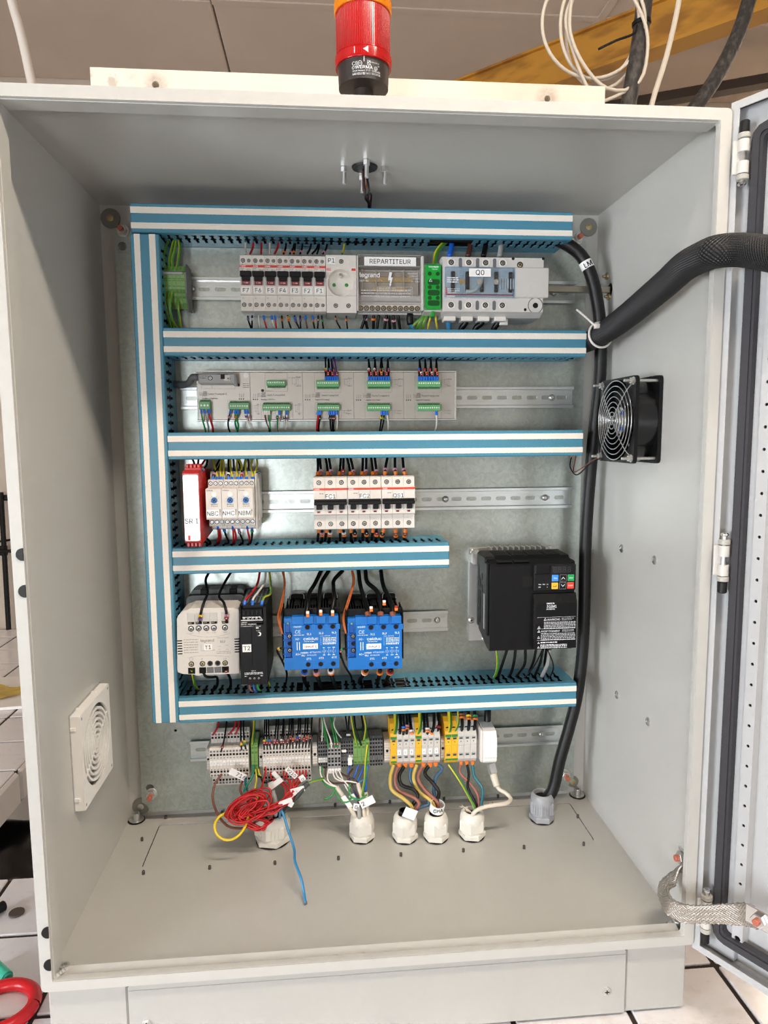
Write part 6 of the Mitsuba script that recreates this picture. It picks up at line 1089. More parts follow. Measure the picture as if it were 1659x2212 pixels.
for i, (a, b, e, ta) in enumerate((((331.5, 322, 714.2), (334.6, 318, 714.3), (334.2, 304, 686.2), 'pink'), ((343.9, 322, 714.1), (348.7, 318, 714.2), (350.3, 304, 686.1), 'pink'), ((368.2, 322, 713.8), (372.1, 318, 713.9), (367.6, 304, 685.8), 'red'), ((377.8, 322, 713.7), (382.9, 318, 713.8), (385.8, 304, 685.6), 'pink'), ((403, 322, 713.5), (408.4, 318, 713.6), (403.5, 304, 685.4), 'pink'), ((416.2, 322, 713.4), (421.6, 318, 713.4), (420.9, 304, 685.2), 'pink'))):
    a, b, e = map(np.array, (a, b, e)); nm = ('left', 'middle', 'right')[i % 3] + ' pole of breaker ' + ('FC1', 'FC2')[i // 3]
    W('black', [a, a * .5 + (e - [4, 0, 0]) * .5 + [1, 3, 0], e - [3.2, 0, 0]], f'left of the pair above the {nm}', 2.0, 'orange', (), G3); W('black', [b, b * .5 + (e + [3, -2, 0]) * .5, e + [2.4, -2, 0]], f'right of the pair above the {nm}', 2.0, 'brown', ((ta, 8),), G3)
for i, (a, m, e) in enumerate((((442.3, 320, 713.2), (438, 308, 698.1), (436.1, 304, 685)), ((454.2, 320, 713.1), (452.9, 308, 698), (453.7, 304, 684.8)), ((466.4, 320, 712.9), (466.4, 308, 697.8), (468.7, 304, 684.6)))): W('black', [a, m, e], f'above the {("left", "middle", "right")[i]} pole of QS1', 2.2, 'orange', (('pink', 10),), G3)
for i, (s, e, t1) in enumerate((((333.3, 316, 573.5), (334.2, 304, 602.8), 'pink'), ((344, 316, 573.3), (347.2, 304, 602.5), 'white'), ((370.1, 316, 572.8), (367.6, 304, 602.2), 'white'), ((387.5, 316, 572.4), (384.8, 304, 601.8), 'black'), ((405.9, 316, 572), (403.6, 304, 601.5), 'black'), ((419.8, 316, 571.7), (419.9, 304, 601.2), 'red'))):
    s, e = np.array(s), np.array(e); nm = ('left', 'middle', 'right')[i % 3] + ' pole of breaker ' + ('FC1', 'FC2')[i // 3]
    W('black', [s - [5, -2, 0], s * .5 + e * .5 - [4, 0, 0], e - [2.6, 0, 0]], f'left below the {nm}', 2.0, 'orange', (), G3); W('black', [s + [2, -2, 0], s * .5 + e * .5 + [2.6, -2, 0], e + [2.2, -2, 0]], f'right below the {nm}', 2.1, None, ((t1, 8), ('orange', 12)), G3)
for i, (s, m, e, t1) in enumerate((((429.8, 318, 571.9), (430.8, 308, 587.2), (434.8, 304, 600.9), 'black'), ((454.8, 318, 571.4), (453.6, 308, 586.7), (452.7, 304, 600.5), 'brown'), ((466.7, 318, 571.1), (467.7, 308, 586.4), (469, 304, 600.2), 'brown'))): W('black', [s, m, e], f'below the {("left", "middle", "right")[i]} pole of QS1', 2.2, 'orange', ((t1, 9), ('orange', 13)), G3)
# ---------------------------------------------------------------- fourth row
def R4(c, p, w, r=1.5, f=None, tg=(), g='wires of the fourth row'): return W(c, p, w, r, f, tg, g)
R4('black', [(156.8, 322, 534.2), (153, 308, 524.6), (159.5, 285, 509.8), (156.4, 262, 497.1), (153.2, 252, 482.9), (152, 252, 470.4)], 'winding from the short duct into terminal 0 of transformer T1', 1.9, None, (('violet', 6), ('yellow', 11)))
R4('black', [(191, 322, 533.4), (181.1, 306, 516.8), (176.5, 285, 503.1), (186.8, 262, 497.4), (191.3, 252, 485.4), (191.1, 252, 469.1)], 'kinked into terminal 400 on top of transformer T1', 1.9, None, (('red', 8), ('pink', 12)))
R4('red', [(236, 322, 532.3), (234.5, 300, 519.3), (227.9, 262, 510.8), (221.2, 238, 505.9), (220.4, 234, 500.4)], 'into the top of power supply T2', 1.7, 'blue'); R4('white', [(245.6, 322, 532), (245.1, 300, 520.2), (237.3, 262, 511.7), (232.7, 238, 506.8), (232.1, 234, 500.1)], 'into the top of power supply T2', 1.7, 'blue'); R4('earth', [(251, 322, 531.9), (254.3, 300, 516.2), (255.9, 270, 508.1), (247.5, 244, 507.9), (245.5, 234, 499.7)], 'into the top of power supply T2', 1.7, 'blue')
R4('orange', [(271.8, 322, 532.7), (276.2, 306, 517.1), (270.8, 275, 488.8), (267.6, 255, 473.1), (273.6, 246, 451.9)], 'left of the twisted pair beside the left blue relay', 1.4); R4('orange', [(273.7, 322, 532.6), (275.5, 306, 512.7), (272.7, 275, 485.9), (270.2, 255, 471.6), (274.3, 246, 451.2)], 'right of the twisted pair beside the left blue relay', 1.4)
R4('orange', [(383.1, 322, 529.9), (384.5, 306, 515.7), (373.4, 275, 488.7), (365.9, 255, 468.7), (369.9, 246, 449.4)], 'left of the twisted pair between the blue relays', 1.4); R4('orange', [(384.5, 322, 529.9), (386.3, 306, 518.5), (376.2, 275, 490), (367.7, 255, 471.4), (370.3, 246, 448.7)], 'right of the twisted pair between the blue relays', 1.4)
R4('earth', [(135.8, 318, 340.2), (132.8, 300, 354.2), (135.1, 272, 378.3), (136.8, 254, 398.2)], 'out of the earth clamp of transformer T1', 1.9); R4('black', [(158.1, 318, 338.6), (166.7, 300, 356.7), (168.8, 280, 376), (163, 268, 380), (156, 258, 385.7), (152.8, 254, 398.2)], 'looping out of the bottom middle of transformer T1', 2.0); R4('black', [(185, 318, 344.1), (188.8, 290, 367.2), (188.6, 264, 386.6), (187, 254, 397)], 'out of terminal 24 of transformer T1', 2.0, None, (('red', 5),)); R4('earth', [(243.5, 320, 337), (247.1, 312, 347.1), (245, 300, 360.1)], 'peeping out behind the foot of power supply T2', 1.9)
for i, (c, u, w) in enumerate((('pink', (223.8, 240, 370.6), 'left'), ('blue', (229.6, 240, 370.4), 'middle'), ('green', (235.5, 240, 371.4), 'right'))): R4(c, [np.array(u) + [0, 40, -20], np.array(u) + [0, 6, -2], np.array(u) + [0, 0, 6]], f'{w} of three short ends beneath power supply T2', 1.8)
for i, (p, tg) in enumerate((([(333.9, 322, 531.9), (323.7, 305, 514.6), (314, 285, 502.2), (312.8, 268, 492.1), (309.4, 252, 472.6)], (('pink', 7), ('orange', 2.5))), ([(346.1, 322, 531.6), (334.4, 305, 515.8), (331, 285, 503.1), (330.3, 268, 490.2), (329, 252, 474.1)], (('white', 7), ('orange', 2.5))), ([(368.4, 322, 531), (353.5, 305, 518.2), (352.9, 290, 509.9), (353.4, 270, 498.9), (346.9, 252, 472.9)], (('white', 10), ('orange', 5))))):
    k = R4('black', p, f'thick, {ORD[i]} from the left above the left blue relay', 3.2, None, ()); q = np.array(p[-1]); part(k, 'marker_sleeve', cat(box(q[0] + 1, q[0] + 6, 243, 247, q[2] + 4, q[2] + 9, .5)), 't_orange'); part(k, 'marker_sleeve', box(q[0] + 1, q[0] + 6, 243, 247, q[2] + 9, q[2] + 13, .5), 't_white')
for i, p in enumerate(([(394.1, 322, 530.4), (396, 302, 509), (402, 276, 489), (404.6, 258, 479.3), (404.7, 252, 472.5)], [(405.3, 322, 530.1), (407.1, 308, 514.7), (420.7, 290, 503.8), (424.6, 270, 488.4), (423.7, 252, 471.9)], [(430.4, 322, 529.5), (432.4, 302, 509.5), (440.6, 276, 492.2), (442.9, 258, 479.6), (442.7, 252, 471.4)])):
    k = R4('black', p, f'thick, {ORD[i]} from the left above the right blue relay', 3.4, 'brown', ()); q = np.array(p[-2]); part(k, 'marker_sleeve', box(q[0] + 2, q[0] + 7, 246, 250, q[2] + 2, q[2] + 6.5, .5), 't_orange'); part(k, 'marker_sleeve', box(q[0] + 2, q[0] + 7, 246, 250, q[2] + 6.5, q[2] + 10, .5), 't_red' if i == 2 else 't_white')
for i, (p, tg) in enumerate((([(312.7, 330, 330.4), (307.6, 312, 345), (304.4, 290, 362.1), (306.3, 258, 390.1)], (('blue', 9), ('orange', 13))), ([(341.4, 322, 329.3), (333.5, 300, 341), (327, 276, 366.4), (323.1, 258, 389.5)], (('pink', 6), ('orange', 10))), ([(358.9, 318, 326.3), (354.3, 290, 348.4), (349.6, 276, 365.5), (346, 258, 388.6)], (('white', 3), ('orange', 7))), ([(395.5, 330, 328.6), (393, 300, 353.5), (397.3, 276, 372.4), (402, 258, 386.5)], (('orange', 9), ('white', 13))), ([(422.4, 330, 327.5), (421, 300, 349.4), (422.8, 276, 368.5), (422.9, 258, 385.7)], (('orange', 9),)), ([(443.3, 330, 326.7), (436.2, 300, 350.3), (437.7, 276, 369.4), (439.6, 258, 385.1)], (('red', 6), ('orange', 10))))): R4('black', p, f'thick, {ORD[i % 3]} from the left beneath the {("left", "right")[i // 3]} blue relay', 3.2, None, tg)
R4('black', [(271.6, 322, 338.1), (277, 290, 373.5), (272, 256, 406.9), (265.8, 250, 424.5), (268.9, 248, 427.8), (276.4, 247, 428.6)], 'with a yellow marker hanging left of the left blue relay', 1.5, None, (('yellow', 8),)); R4('black', [(380.5, 322, 341.4), (378.8, 290, 365.1), (366.1, 256, 399.2), (361.8, 250, 419.8), (364.8, 248, 423.8), (371.6, 247, 425.3)], 'with a green marker hanging between the blue relays', 1.5, None, (('green', 8), ('red', 12)))
R4('earth', [(613.3, 318, 337.3), (618.5, 308, 352), (617.3, 290, 377.9), (612.5, 280, 407.3)], 'leftmost below the black inverter', 2.0)
for i, p in enumerate(([(624.4, 316, 341.1), (624.2, 306, 355.1), (626.4, 290, 380.9), (630.6, 280, 406.7)], [(639.5, 316, 338.8), (643.7, 306, 354.3), (644.3, 290, 378.6), (644.1, 280, 406.2)], [(651.5, 316, 338.3), (657.3, 306, 354.7), (662.4, 290, 376.2), (660, 280, 405.6)], [(677.3, 318, 343.5), (676, 306, 358.3), (677.5, 290, 380.8), (677, 278, 403.2)], [(686.2, 316, 340.4), (686.5, 304, 355.1), (687.8, 288, 377.7), (687.7, 276, 403.4)], [(709.6, 330, 350.4), (701.3, 306, 372.8), (694.8, 280, 401.1)])): R4('black', p, f'{ORD[i]} from the left below the inverter', 2.3 if i < 3 else 2.1)
R4('black', [(674.5, 300, 341.5), (663.5, 306, 341.5), (672.5, 300, 355.3), (681.9, 288, 379.6), (687.5, 278, 402.5)], 'thin, swinging left below the inverter', 1.0); R4('black', [(666, 300, 341), (682.3, 298, 342.3), (701, 298, 342.9), (709.5, 290, 360.9), (707.9, 284, 374.9), (696.3, 278, 402.2)], 'thin, swinging right below the inverter', 1.0); R4('grey', [(693.9, 318, 330.7), (697.5, 306, 348.8), (701, 292, 372.4), (700.3, 280, 400.9)], 'thick, rightmost below the inverter', 3.2)
# ---------------------------------------------------------------- lowest row, from above
def R5(c, p, w, r=1.2, f=None, tg=(), g='wires entering the lowest terminals from above'): W(c, p, w, r, f, tg, g)
for c, s, e, tg, w in (('red', (162.2, 326, 282.3), (153.8, 316, 266.1), (), 'far left, into the first slice of the left block'), ('black', (176.1, 318, 284.3), (169.3, 296, 245.8), (('red', 8),), 'with a red marker into the left block'), ('red', (190.2, 326, 281.8), (179.5, 316, 265.7), (), 'left of two slanting into the middle of the left block'), ('red', (195.9, 326, 282.4), (190.2, 316, 265.7), (), 'right of two slanting into the middle of the left block'), ('black', (199.4, 318, 284.9), (202, 296, 247.4), (('yellow', 9), ('brown', 12.4)), 'with a yellow marker into the left block'), ('black', (203.5, 318, 284.7), (208.7, 296, 248.6), (('green', 9), ('yellow', 12.4)), 'with a green marker into the left block')):
    s, e = np.array(s), np.array(e); R5(c, [s + [0, 4, 6], s, s * .45 + e * .55 + [(s - e)[0] * .2, -3, 0], e], w, 1.5 if c == 'red' else 1.3, None, tg)
R5('earth', [(220.4, 322, 284.6), (220.4, 312, 272.8), (219.1, 304, 262), (219.3, 302, 253.3)], 'into the two green terminals between the grey blocks', 1.9)
_s, _e = np.array((237.6, 322, 285.5)), np.array((313.5, 322, 285.4)); _t = 'yellow green blue pink black white black brown brown orange blue white red orange black'.split()
for i in range(15):
    u = (i + [0, -.5, -.9, .5, .1, .6, -.3, .5, .1, -.5, .2, -.3, .3, .0, .2][i]) / 14; s = _s + (_e - _s) * u; e = np.array([xa2 + wb * i, 296, zm[0] + 1])
    R5('black', [s + [0, 4, 6], s, s * .5 + e * .5 + [(s - e)[0] * .15, -5, 0], e], f'{ORD[i]} from the left behind the red bundle, with a {_t[i]} marker', 1.2, None, ((_t[i], 13 if i < 8 else 14 + (i % 3) * 2), ('red', 9.6 if i < 8 else 10.6 + (i % 3) * 2)))
for c, p, w, r in (('darkbrown', [(327.2, 322, 284.8), (326, 312, 268), (324.9, 304, 253)], 'first from the left into the dark grey terminals', 1.2), ('white', [(331.5, 320, 286.2), (331.4, 310, 270.2), (330.4, 304, 252.7)], 'second, straight into the dark grey terminals', 1.3), ('green', [(332.6, 320, 286.2), (333.8, 310, 270.1), (336, 304, 253.3)], 'third, into the dark grey terminals', 1.2), ('green', [(331.9, 318, 287.1), (336.6, 306, 266.9), (339.4, 298, 254.3), (340.4, 295, 244.3)], 'crossing to the left stepped grey terminal', 1.2), ('white', [(333.2, 318, 287), (338.5, 306, 271.7), (344.8, 298, 255.6), (345.8, 295, 244.1)], 'slanting to the second stepped grey terminal', 1.3),
    ('green', [(344.7, 318, 286.5), (348.3, 306, 269.6), (350.9, 298, 255.3), (351.2, 295, 245.4)], 'straight to the third stepped grey terminal', 1.2), ('green', [(347, 318, 286.4), (351.3, 306, 271.1), (354.8, 298, 256.8), (356.4, 295, 245.2)], 'straight to the last stepped grey terminal', 1.2), ('white', [(352.9, 320, 286.1), (350.1, 310, 277.5), (355.1, 304, 267), (361.9, 306, 256)], 'looping right over the stepped grey terminals', 1.3)): R5(c, p, w, r, None, (('brown', 6),) if 'last' in w or 'third stepped' in w else (('white', 7),) if 'second' in w else ())
for c, p, w, r in (('black', [(369.7, 322, 286.3), (371.8, 312, 271.4), (372.8, 306, 256.2)], 'left of two onto the dark terminals', 1.3), ('black', [(375.8, 322, 286), (374.6, 312, 271.3), (375.4, 306, 256)], 'right of two onto the dark terminals', 1.3), ('earth', [(379.2, 320, 287.7), (382.5, 308, 266.4), (388, 302, 242.6)], 'first of three onto the green four', 1.7), ('black', [(383.9, 322, 286.7), (386.5, 308, 266.2), (394.6, 302, 243.3)], 'between the yellow green ones onto the green four', 1.5), ('black', [(396.2, 322, 286.2), (398.3, 308, 269.9), (394.7, 302, 251.7)], 'second onto the green four', 1.5), ('earth', [(400.1, 320, 286.8), (402.7, 308, 271.8), (399.3, 302, 252.5)], 'last of three onto the green four', 1.8)): R5(c, p, w, r, None, (('white', 4),) if 'two' in w else ())
R5('earth', [(404.6, 300, 244.8), (400.7, 290, 221.4), (398.7, 280, 199.4), (393.6, 272, 174.8), (390.5, 272, 145.7)], 'in front of the green four, down into the second gland', 1.9)
for i, (c, s, e, tg, r) in enumerate((('earth', (453, 322, 286.9), (448.5, 300, 260.6), (), 3.3), ('black', (460.8, 322, 287.6), (457.4, 300, 260.2), (), 2.6), ('black', (465.3, 316, 289.9), (463.1, 298, 259.8), (('blue', 12), ('orange', 8)), 2.2), ('black', (471, 318, 288.8), (468.6, 299, 260.1), (('pink', 13), ('orange', 9)), 2.2), ('black', (476.3, 322, 286.9), (477.6, 299, 257.2), (('white', 8), ('orange', 4)), 2.6), ('earth', (494.2, 322, 286.1), (487.5, 300, 258.8), (), 3.5), ('black', (500, 322, 287), (497.6, 300, 258.3), (), 2.5), ('black', (504.3, 316, 289.3), (503.1, 298, 257.9), (('white', 10), ('orange', 6)), 2.2), ('black', (517, 318, 287.9), (508.5, 299, 255.7), (('orange', 4),), 2.5), ('black', (524.6, 322, 285.9), (519.3, 300, 257.3), (('red', 12),), 2.5), ('earth', (543.7, 322, 287.2), (539.4, 300, 257.4), (), 3.6), ('earth', (558.4, 320, 287.4), (548.8, 300, 260.2), (), 1.9), ('black', (563.4, 318, 289.1), (559.9, 300, 257.5), (('brown', 30), ('orange', 25)), 2.7), ('black', (575.3, 318, 288.6), (570.2, 300, 257.1), (('yellow', 28), ('orange', 23)), 2.7), ('black', (585.9, 318, 288.1), (579.3, 300, 256.6), (('green', 28), ('orange', 23)), 2.7))):
    s, e = np.array(s), np.array(e); R5(c, [s + [0, 4, 8], s, s * .4 + e * .6 + [(s - e)[0] * .3, -3, 0], e], f'{ORD[i]} from the left over the power terminals', r, None, tg)
single('network_cable', tube([(610.5, 326, 287), (608.8, 320, 274.4), (607.2, 316, 255.8)], 5.6, 14), 'w_black', 'thick black cable dropping into the white network coupler from above', 'cable', smooth=True)
# ---------------------------------------------------------------- lowest row, from below to the glands
def R6(c, p, w, r=2.9, f='t_orange', tg=(), g='thick wires from the power terminals to the glands'): t = W(c, p, w, r, None, tg, g); q = np.array(p[0]); f and part(t, 'end_sleeve', cyl(q + [0, -1, 3], q + [0, -.5, -2.5], r * 1.3, 12, .4), f, label='orange end sleeve')
ga, gb, gc, gd, gw = GL[0], GL[1], GL[2], GL[3], GL[4]
_c = lambda g, dx=0, dy=0, up=-4: (g[0] + dx, g[1] + dy, g[2] + up)
R6('paleyellow', [(446.8, 298, 208.8), (440.3, 286, 194.1), (441.6, 276, 178.3), (459.5, 262, 169.3), (472.2, 256, 156.4), _c(gc, -3, -4, -8)], 'from the first yellow terminal', 3.0, None); R6('pink', [(456.1, 298, 209), (448.1, 288, 192.7), (451.8, 278, 176.7), (477.4, 262, 169.4), (483.7, 258, 161.9), (475.5, 256, 152.1), _c(gc, 3, -2, -8)], 'below the first grey power terminal'); R6('black', [(466.3, 298, 208.3), (455, 288, 194.4), (457.8, 278, 184.8), (476.2, 268, 180.8), (482.6, 264, 173.2), (473.4, 262, 157.1), _c(gc, 0, 3, -8)], 'below the second grey power terminal'); R6('dusty', [(476.5, 298, 207.8), (473.4, 290, 190.3), (479, 282, 177.3), (498.4, 270, 164.9), (500.8, 266, 156.5), (485.6, 264, 152.2), _c(gc, 4, 3, -8)], 'below the third grey power terminal')
R6('paleyellow', [(485.3, 298, 206.9), (478.2, 286, 192.2), (485.3, 276, 173.9), (503.5, 264, 162.7), (508.6, 258, 155.3), _c(gd, -4, -3, -8)], 'from the second yellow terminal', 3.0, None); R6('pink', [(496.5, 298, 207), (486.1, 288, 190.7), (493.3, 276, 177.6), (513.2, 262, 161.1), (514.9, 258, 154.9), _c(gd, 3, -3, -8)], 'below the fourth grey power terminal'); R6('black', [(507.2, 298, 206.4), (497.8, 290, 196.5), (509.4, 282, 183.1), (518, 272, 172.1), (513.9, 266, 158.9), _c(gd, 2, 3, -8)], 'below the fifth grey power terminal'); R6('dusty', [(517, 298, 207.4), (527.4, 296, 200.4), (516.1, 290, 188.1), (511.3, 280, 168.2), (512.2, 268, 151.6), _c(gd, -2, 4, -8)], 'below the sixth grey power terminal')
R6('earth', [(538.6, 298, 205.3), (551.4, 286, 188.3), (563.3, 272, 169.7), (575.2, 256, 144.3), _c(gw, 1, -4, -8)], 'from the adjoining yellow pair', 2.0, None); R6('pink', [(559.2, 298, 206.8), (556.2, 290, 194.5), (571.1, 280, 179.8), (581.2, 270, 165.6), (580.1, 260, 148), _c(gw, 3, 0, -8)], 'crossing behind the black one to the fifth gland', 2.2); R6('black', [(568.9, 298, 206.3), (570.6, 288, 192.7), (566.6, 276, 175.8), (573.8, 264, 160.8), (578.7, 260, 148.1), _c(gw, 2, 2, -8)], 'second from the right, entering the fifth gland', 2.2); R6('teal', [(578.9, 298, 205.8), (579.9, 288, 187.9), (589.6, 276, 174.6), (588.4, 266, 163.1), (581.1, 258, 142.8), _c(gw, 5, -3, -8)], 'rightmost of those entering the fifth gland', 2.3)
for g, nm in ((gc, 'third'), (gd, 'fourth')): single('cable_sheath', lathe(_c(g, 0, 0, -12), (0, 0, 1), [(0, 0), (0, 9.5), (17, 9.2), (17, 7.6), (9, 7.2), (9, 0)], 22), 'rubber', f'black cable sheath end standing in the {nm} white gland from the left', 'cable', smooth=30)
# four cables in the second gland with their cores
for i, (c, p) in enumerate((('cream', [_c(gb, -8, -2, -8), (381, 262, 144.7), (367.4, 268, 168), (352.5, 276, 187.7)]), ('cream', [_c(gb, 5, 0, -8), (396.3, 264, 139.6), (393.4, 270, 163.4), (386.9, 280, 190.7)]), ('grey', [_c(gb, -2, -5, -8), (388.3, 260, 142.4), (387.7, 262, 151.6), (386.7, 264, 158.8)]), ('cream', [_c(gb, 9, 2, -8), (401.4, 266, 140.2), (400.9, 272, 155.6), (399.2, 280, 174.3)]))): W(c, p, f'sheathed, {ORD[i]} of four in the second white gland', 3.6, None, (), 'sheathed cables in the second gland', 'cable')
R7 = lambda c, p, w, r=1.3: W(c, p, w + ', above the second white gland', r, None, (), 'loose cores above the second white gland')
R7('white', [(326.5, 300, 211.4), (328.4, 290, 200), (338.5, 282, 191.1), (352.5, 276, 187.3)], 'leftmost of all, to the left cable'); R7('green', [(328.9, 300, 211.3), (329.5, 290, 193.7), (338.4, 280, 187), (352.1, 276, 186.9)], 'leftmost, joining the left cable'); R7('darkbrown', [(335.9, 300, 210.3), (335.9, 290, 199.6), (345.4, 284, 190.8), (364.1, 280, 191.9), (386.8, 279, 190.1)], 'sweeping right to the second cable', 1.5); R7('white', [(340, 296, 206.9), (338.2, 286, 197.4), (344.4, 280, 190.8), (353.3, 276, 188.1)], 'from the first stepped terminal'); R7('white', [(346.8, 296, 206.1), (350.5, 286, 197.8), (360.3, 282, 194.2), (372.1, 280, 194.2), (386.6, 279, 191)], 'from the second stepped terminal'); R7('white', [(351.2, 296, 205.9), (354.9, 286, 199.7), (366.1, 280, 193.8), (373.8, 276, 184.1)], 'from the third stepped terminal'); R7('white', [(356.8, 296, 206), (362.4, 286, 196.1), (368.9, 278, 183.3), (375.5, 274, 174.7)], 'from the last stepped terminal'); R7('darkbrown', [(353.2, 298, 204.7), (366.5, 290, 199.1), (378.2, 284, 196.3), (386.6, 279, 191)], 'from the stepped terminals to the second cable', 1.5)
R7('blue', [(389.2, 302, 209.8), (383.6, 292, 200.3), (380.3, 286, 195.2)], 'short, left below the green four', 1.5); R7('blue', [(398.9, 302, 209.3), (392.6, 292, 199.9), (385.6, 282, 190.7)], 'middle below the green four', 1.6); R7('blue', [(405, 302, 209), (401.2, 290, 194.1), (399.2, 280, 174.3)], 'right below the green four', 1.8); R7('blue', [(375.5, 302, 209.4), (371.9, 294, 202), (379.4, 278, 182.7), (385.9, 270, 168), (387.8, 264, 151.5)], 'long, running down beside the brown one', 1.4); R7('darkbrown', [(379.8, 300, 204.9), (371.6, 288, 197.8), (376, 280, 188.1), (386.8, 270, 172.1), (387, 264, 152.6)], 'long, bowing left and down', 1.5); R7('skyblue', [(404, 300, 209), (399.8, 286, 196.3), (393, 282, 192), (387.9, 280, 191.2)], 'curving to the second cable', 1.6)
R7('green', [(350.2, 276, 187), (354.2, 268, 176), (363.3, 262, 169.1), (372.1, 262, 170.1), (375.6, 266, 173.9)], 'drooping in a loop on the left', 1.3); R7('green', [(350.9, 276, 185.3), (345, 268, 178.6), (339.1, 264, 175.9), (332.3, 262, 176.2)], 'with its end sticking out left', 1.3); R7('green', [(377.7, 282, 192.8), (372.1, 274, 185.3), (375.6, 264, 176), (388.5, 258, 174.9), (400.3, 258, 181.6)], 'drooping in a loop in the middle', 1.3)
# the first gland: red bundle, brown, green, yellow and blue strands
def R8(c, p, w, r=1.3, g='strands around the red bundle'): W(c, p, w, r, None, (), g)
R8('brown', [(168.8, 298, 208), (159.3, 284, 196.7), (158.6, 268, 181.6), (170.5, 246, 166.1), (187.2, 232, 156.3), (210.7, 226, 155.9), (224.3, 234, 158.3), (249.1, 250, 163.1), _c(ga, 0, -6, -8)], 'bowing far left from the left block down to the gland', 1.8); R8('brown', [(208.8, 298, 207.6), (204, 288, 201.7), (201.1, 270, 194), (210.9, 258, 184.2), (241.1, 258, 162.1), _c(ga, -4, 0, -8)], 'short, under the tag 716', 1.8); R8('teal', [(205.8, 296, 202.3), (208.4, 284, 194), (219, 264, 182), (245.6, 258, 163.4), _c(ga, -8, 2, -8)], 'dark, under the tag 716', 1.8)
R8('dgreen', [(219.2, 300, 218.9), (219.8, 288, 210.5), (212.4, 276, 199.6), (208.2, 262, 194.7), (220, 254, 181.3), _c(ga, -10, 2, -8)], 'slanting from the green pair', 1.7); R8('earth', [(222.6, 300, 212.3), (224.7, 290, 199.6), (223.2, 276, 187.9), (233.8, 262, 174.5), _c(ga, -6, 4, -8)], 'falling from the green pair', 1.6); R8('black', [(220.3, 298, 209.4), (226.4, 294, 203.1), (231.9, 292, 202.2), (234.3, 288, 196.9), (240.9, 290, 193.9), (252.2, 292, 197.1)], 'short curl between the grey blocks', 1.5); R8('earth', [(226.7, 302, 211.1), (228.9, 296, 205.9), (231.7, 294, 202)], 'short stub right of the green pair', 1.4)
R8('yellow', [(219.6, 246, 188.8), (217, 232, 172.3), (212.7, 222, 160), (201.3, 214, 149.6), (186.8, 212, 146.7), (172.4, 216, 153.1), (167.4, 224, 164.6), (173.5, 232, 173.2), (186.8, 240, 174.8), (211.5, 250, 173.1), (241.3, 256, 160.1), _c(ga, -3, 3, -8)], 'making a wide loop left of the largest gland', 2.0)
_cc, _ct = np.array((213.9, 232, 187.8)), 1 / 4.879 / 1.365
rnd = random.Random(11)
for i, (u, e) in enumerate(((848, (239, 298, 216.5)), (905, (247.5, 298, 208)), (968, (257, 298, 207)), (1040, (268.1, 298, 208.5)), (1070, (272.6, 298, 205.6)), (1140, (283.3, 298, 207.9)), (1172, (288.2, 298, 207.7)), (1206, (293.4, 298, 207.7)), (1240, (298.6, 298, 207.8)), (1272, (303.5, 298, 207.9)))):
    e = np.array(e); J = lambda: rnd.uniform(-1, 1)
    pts = [e, e + [0, -8, -6]]
    pts.append(np.array((281.4, 268, 200.2)) + [(u - 1100) * .045 + J() * 2, J() * 5, J() * 4]) if u > 900 else pts.append(np.array((234.4, 262, 198)))
    if u > 900: pts += [np.array((276.9, 250, 188.9)) + [J() * 6, J() * 5, J() * 5], np.array((259.3, 236, 182.2)) + [J() * 6, J() * 5, J() * 9]]
    a0 = rnd.uniform(-.2, .2); A, B = (215 + 30 * J()) * _ct, (95 + 40 * J()) * _ct; tilt = math.radians(28 + 5 * J()); cz = _cc + [J() * 6 + (6 if i % 2 else 0), J() * 7, J() * 5]
    for k in range(1, 12 + 3 * (i % 3)):
        a = a0 - .9 - k * .62; q = (A * math.cos(a) * (1 - .02 * k), B * math.sin(a) * (1 - .02 * k))
        pts.append(cz + [q[0] * math.cos(tilt) - q[1] * math.sin(tilt), -8 * math.sin(a * .5 + i) + J() * 1.5, q[0] * math.sin(tilt) + q[1] * math.cos(tilt)])
    if i % 3: pts += [np.array((206.4, 230, 167.1)) + [J() * 5, J() * 4, J() * 5], np.array((220.8, 226, 157.2)) + [J() * 8, J() * 4, J() * 4], np.array((234.9, 226, 153.6)) + [J() * 6, J() * 4, J() * 3]]
    pts += [np.array((245.7, 236, 159)) + [J() * 4, J() * 3, J() * 3], np.array(_c(ga, J() * 8, -6 + J() * 5, -8))]
    W('red', pts, f'{ORD[i] if i < 9 else "last"} from the left of the coiled bundle over the largest gland', 1.45, None, (), 'coiled red wires over the largest gland')
t = W('skyblue', [_c(ga, 12, -8, -10), (266.4, 240, 174.1), (272.1, 232, 164.4), (276.7, 222, 153.1), (283, 210, 141.7), (287.3, 198, 133.8), (289.3, 170, 134), (299.4, 140, 125), (302.6, 133.2, 112), (305.5, 117, 106)], 'trailing from the largest gland forward over the cabinet floor', 2.0, None)
part(t, 'tip', cyl((305.5, 118.9, 106), (306.1, 116.1, 104.5), 2.0, 10), 'plastic_dark')
W('grey', [(245.3, 282, 196.3), (252.3, 266, 190.2), (256.5, 256, 179.7), (257.1, 252, 166.2), _c(ga, 4, 3, -8)], 'sheathed, pale, behind the red bundle', 3.8, None, (), None, 'cable'); W('grey', [(249.5, 252, 155.7), (237.9, 264, 168.4), (223.6, 276, 175.2)], 'sheathed, dark, behind the red coil', 4.2, None, (), None, 'cable')
single('cable_sheath', tube([(308.5, 262, 204.3), (302.8, 260, 200.4), (293.5, 258, 189.1), (278.4, 256, 173.7), _c(ga, 12, 2, -8)], 4.2, 12), 'grey_dark_case', 'dark grey cable sheath leading up right from the red bundle', 'cable', smooth=True)
R8('earth', [(306.2, 262, 202), (314.4, 266, 204.5), (323.4, 270, 204.8), (332.1, 276, 203.2)], 'sticking out of the dark grey sheath to the right', 1.9)
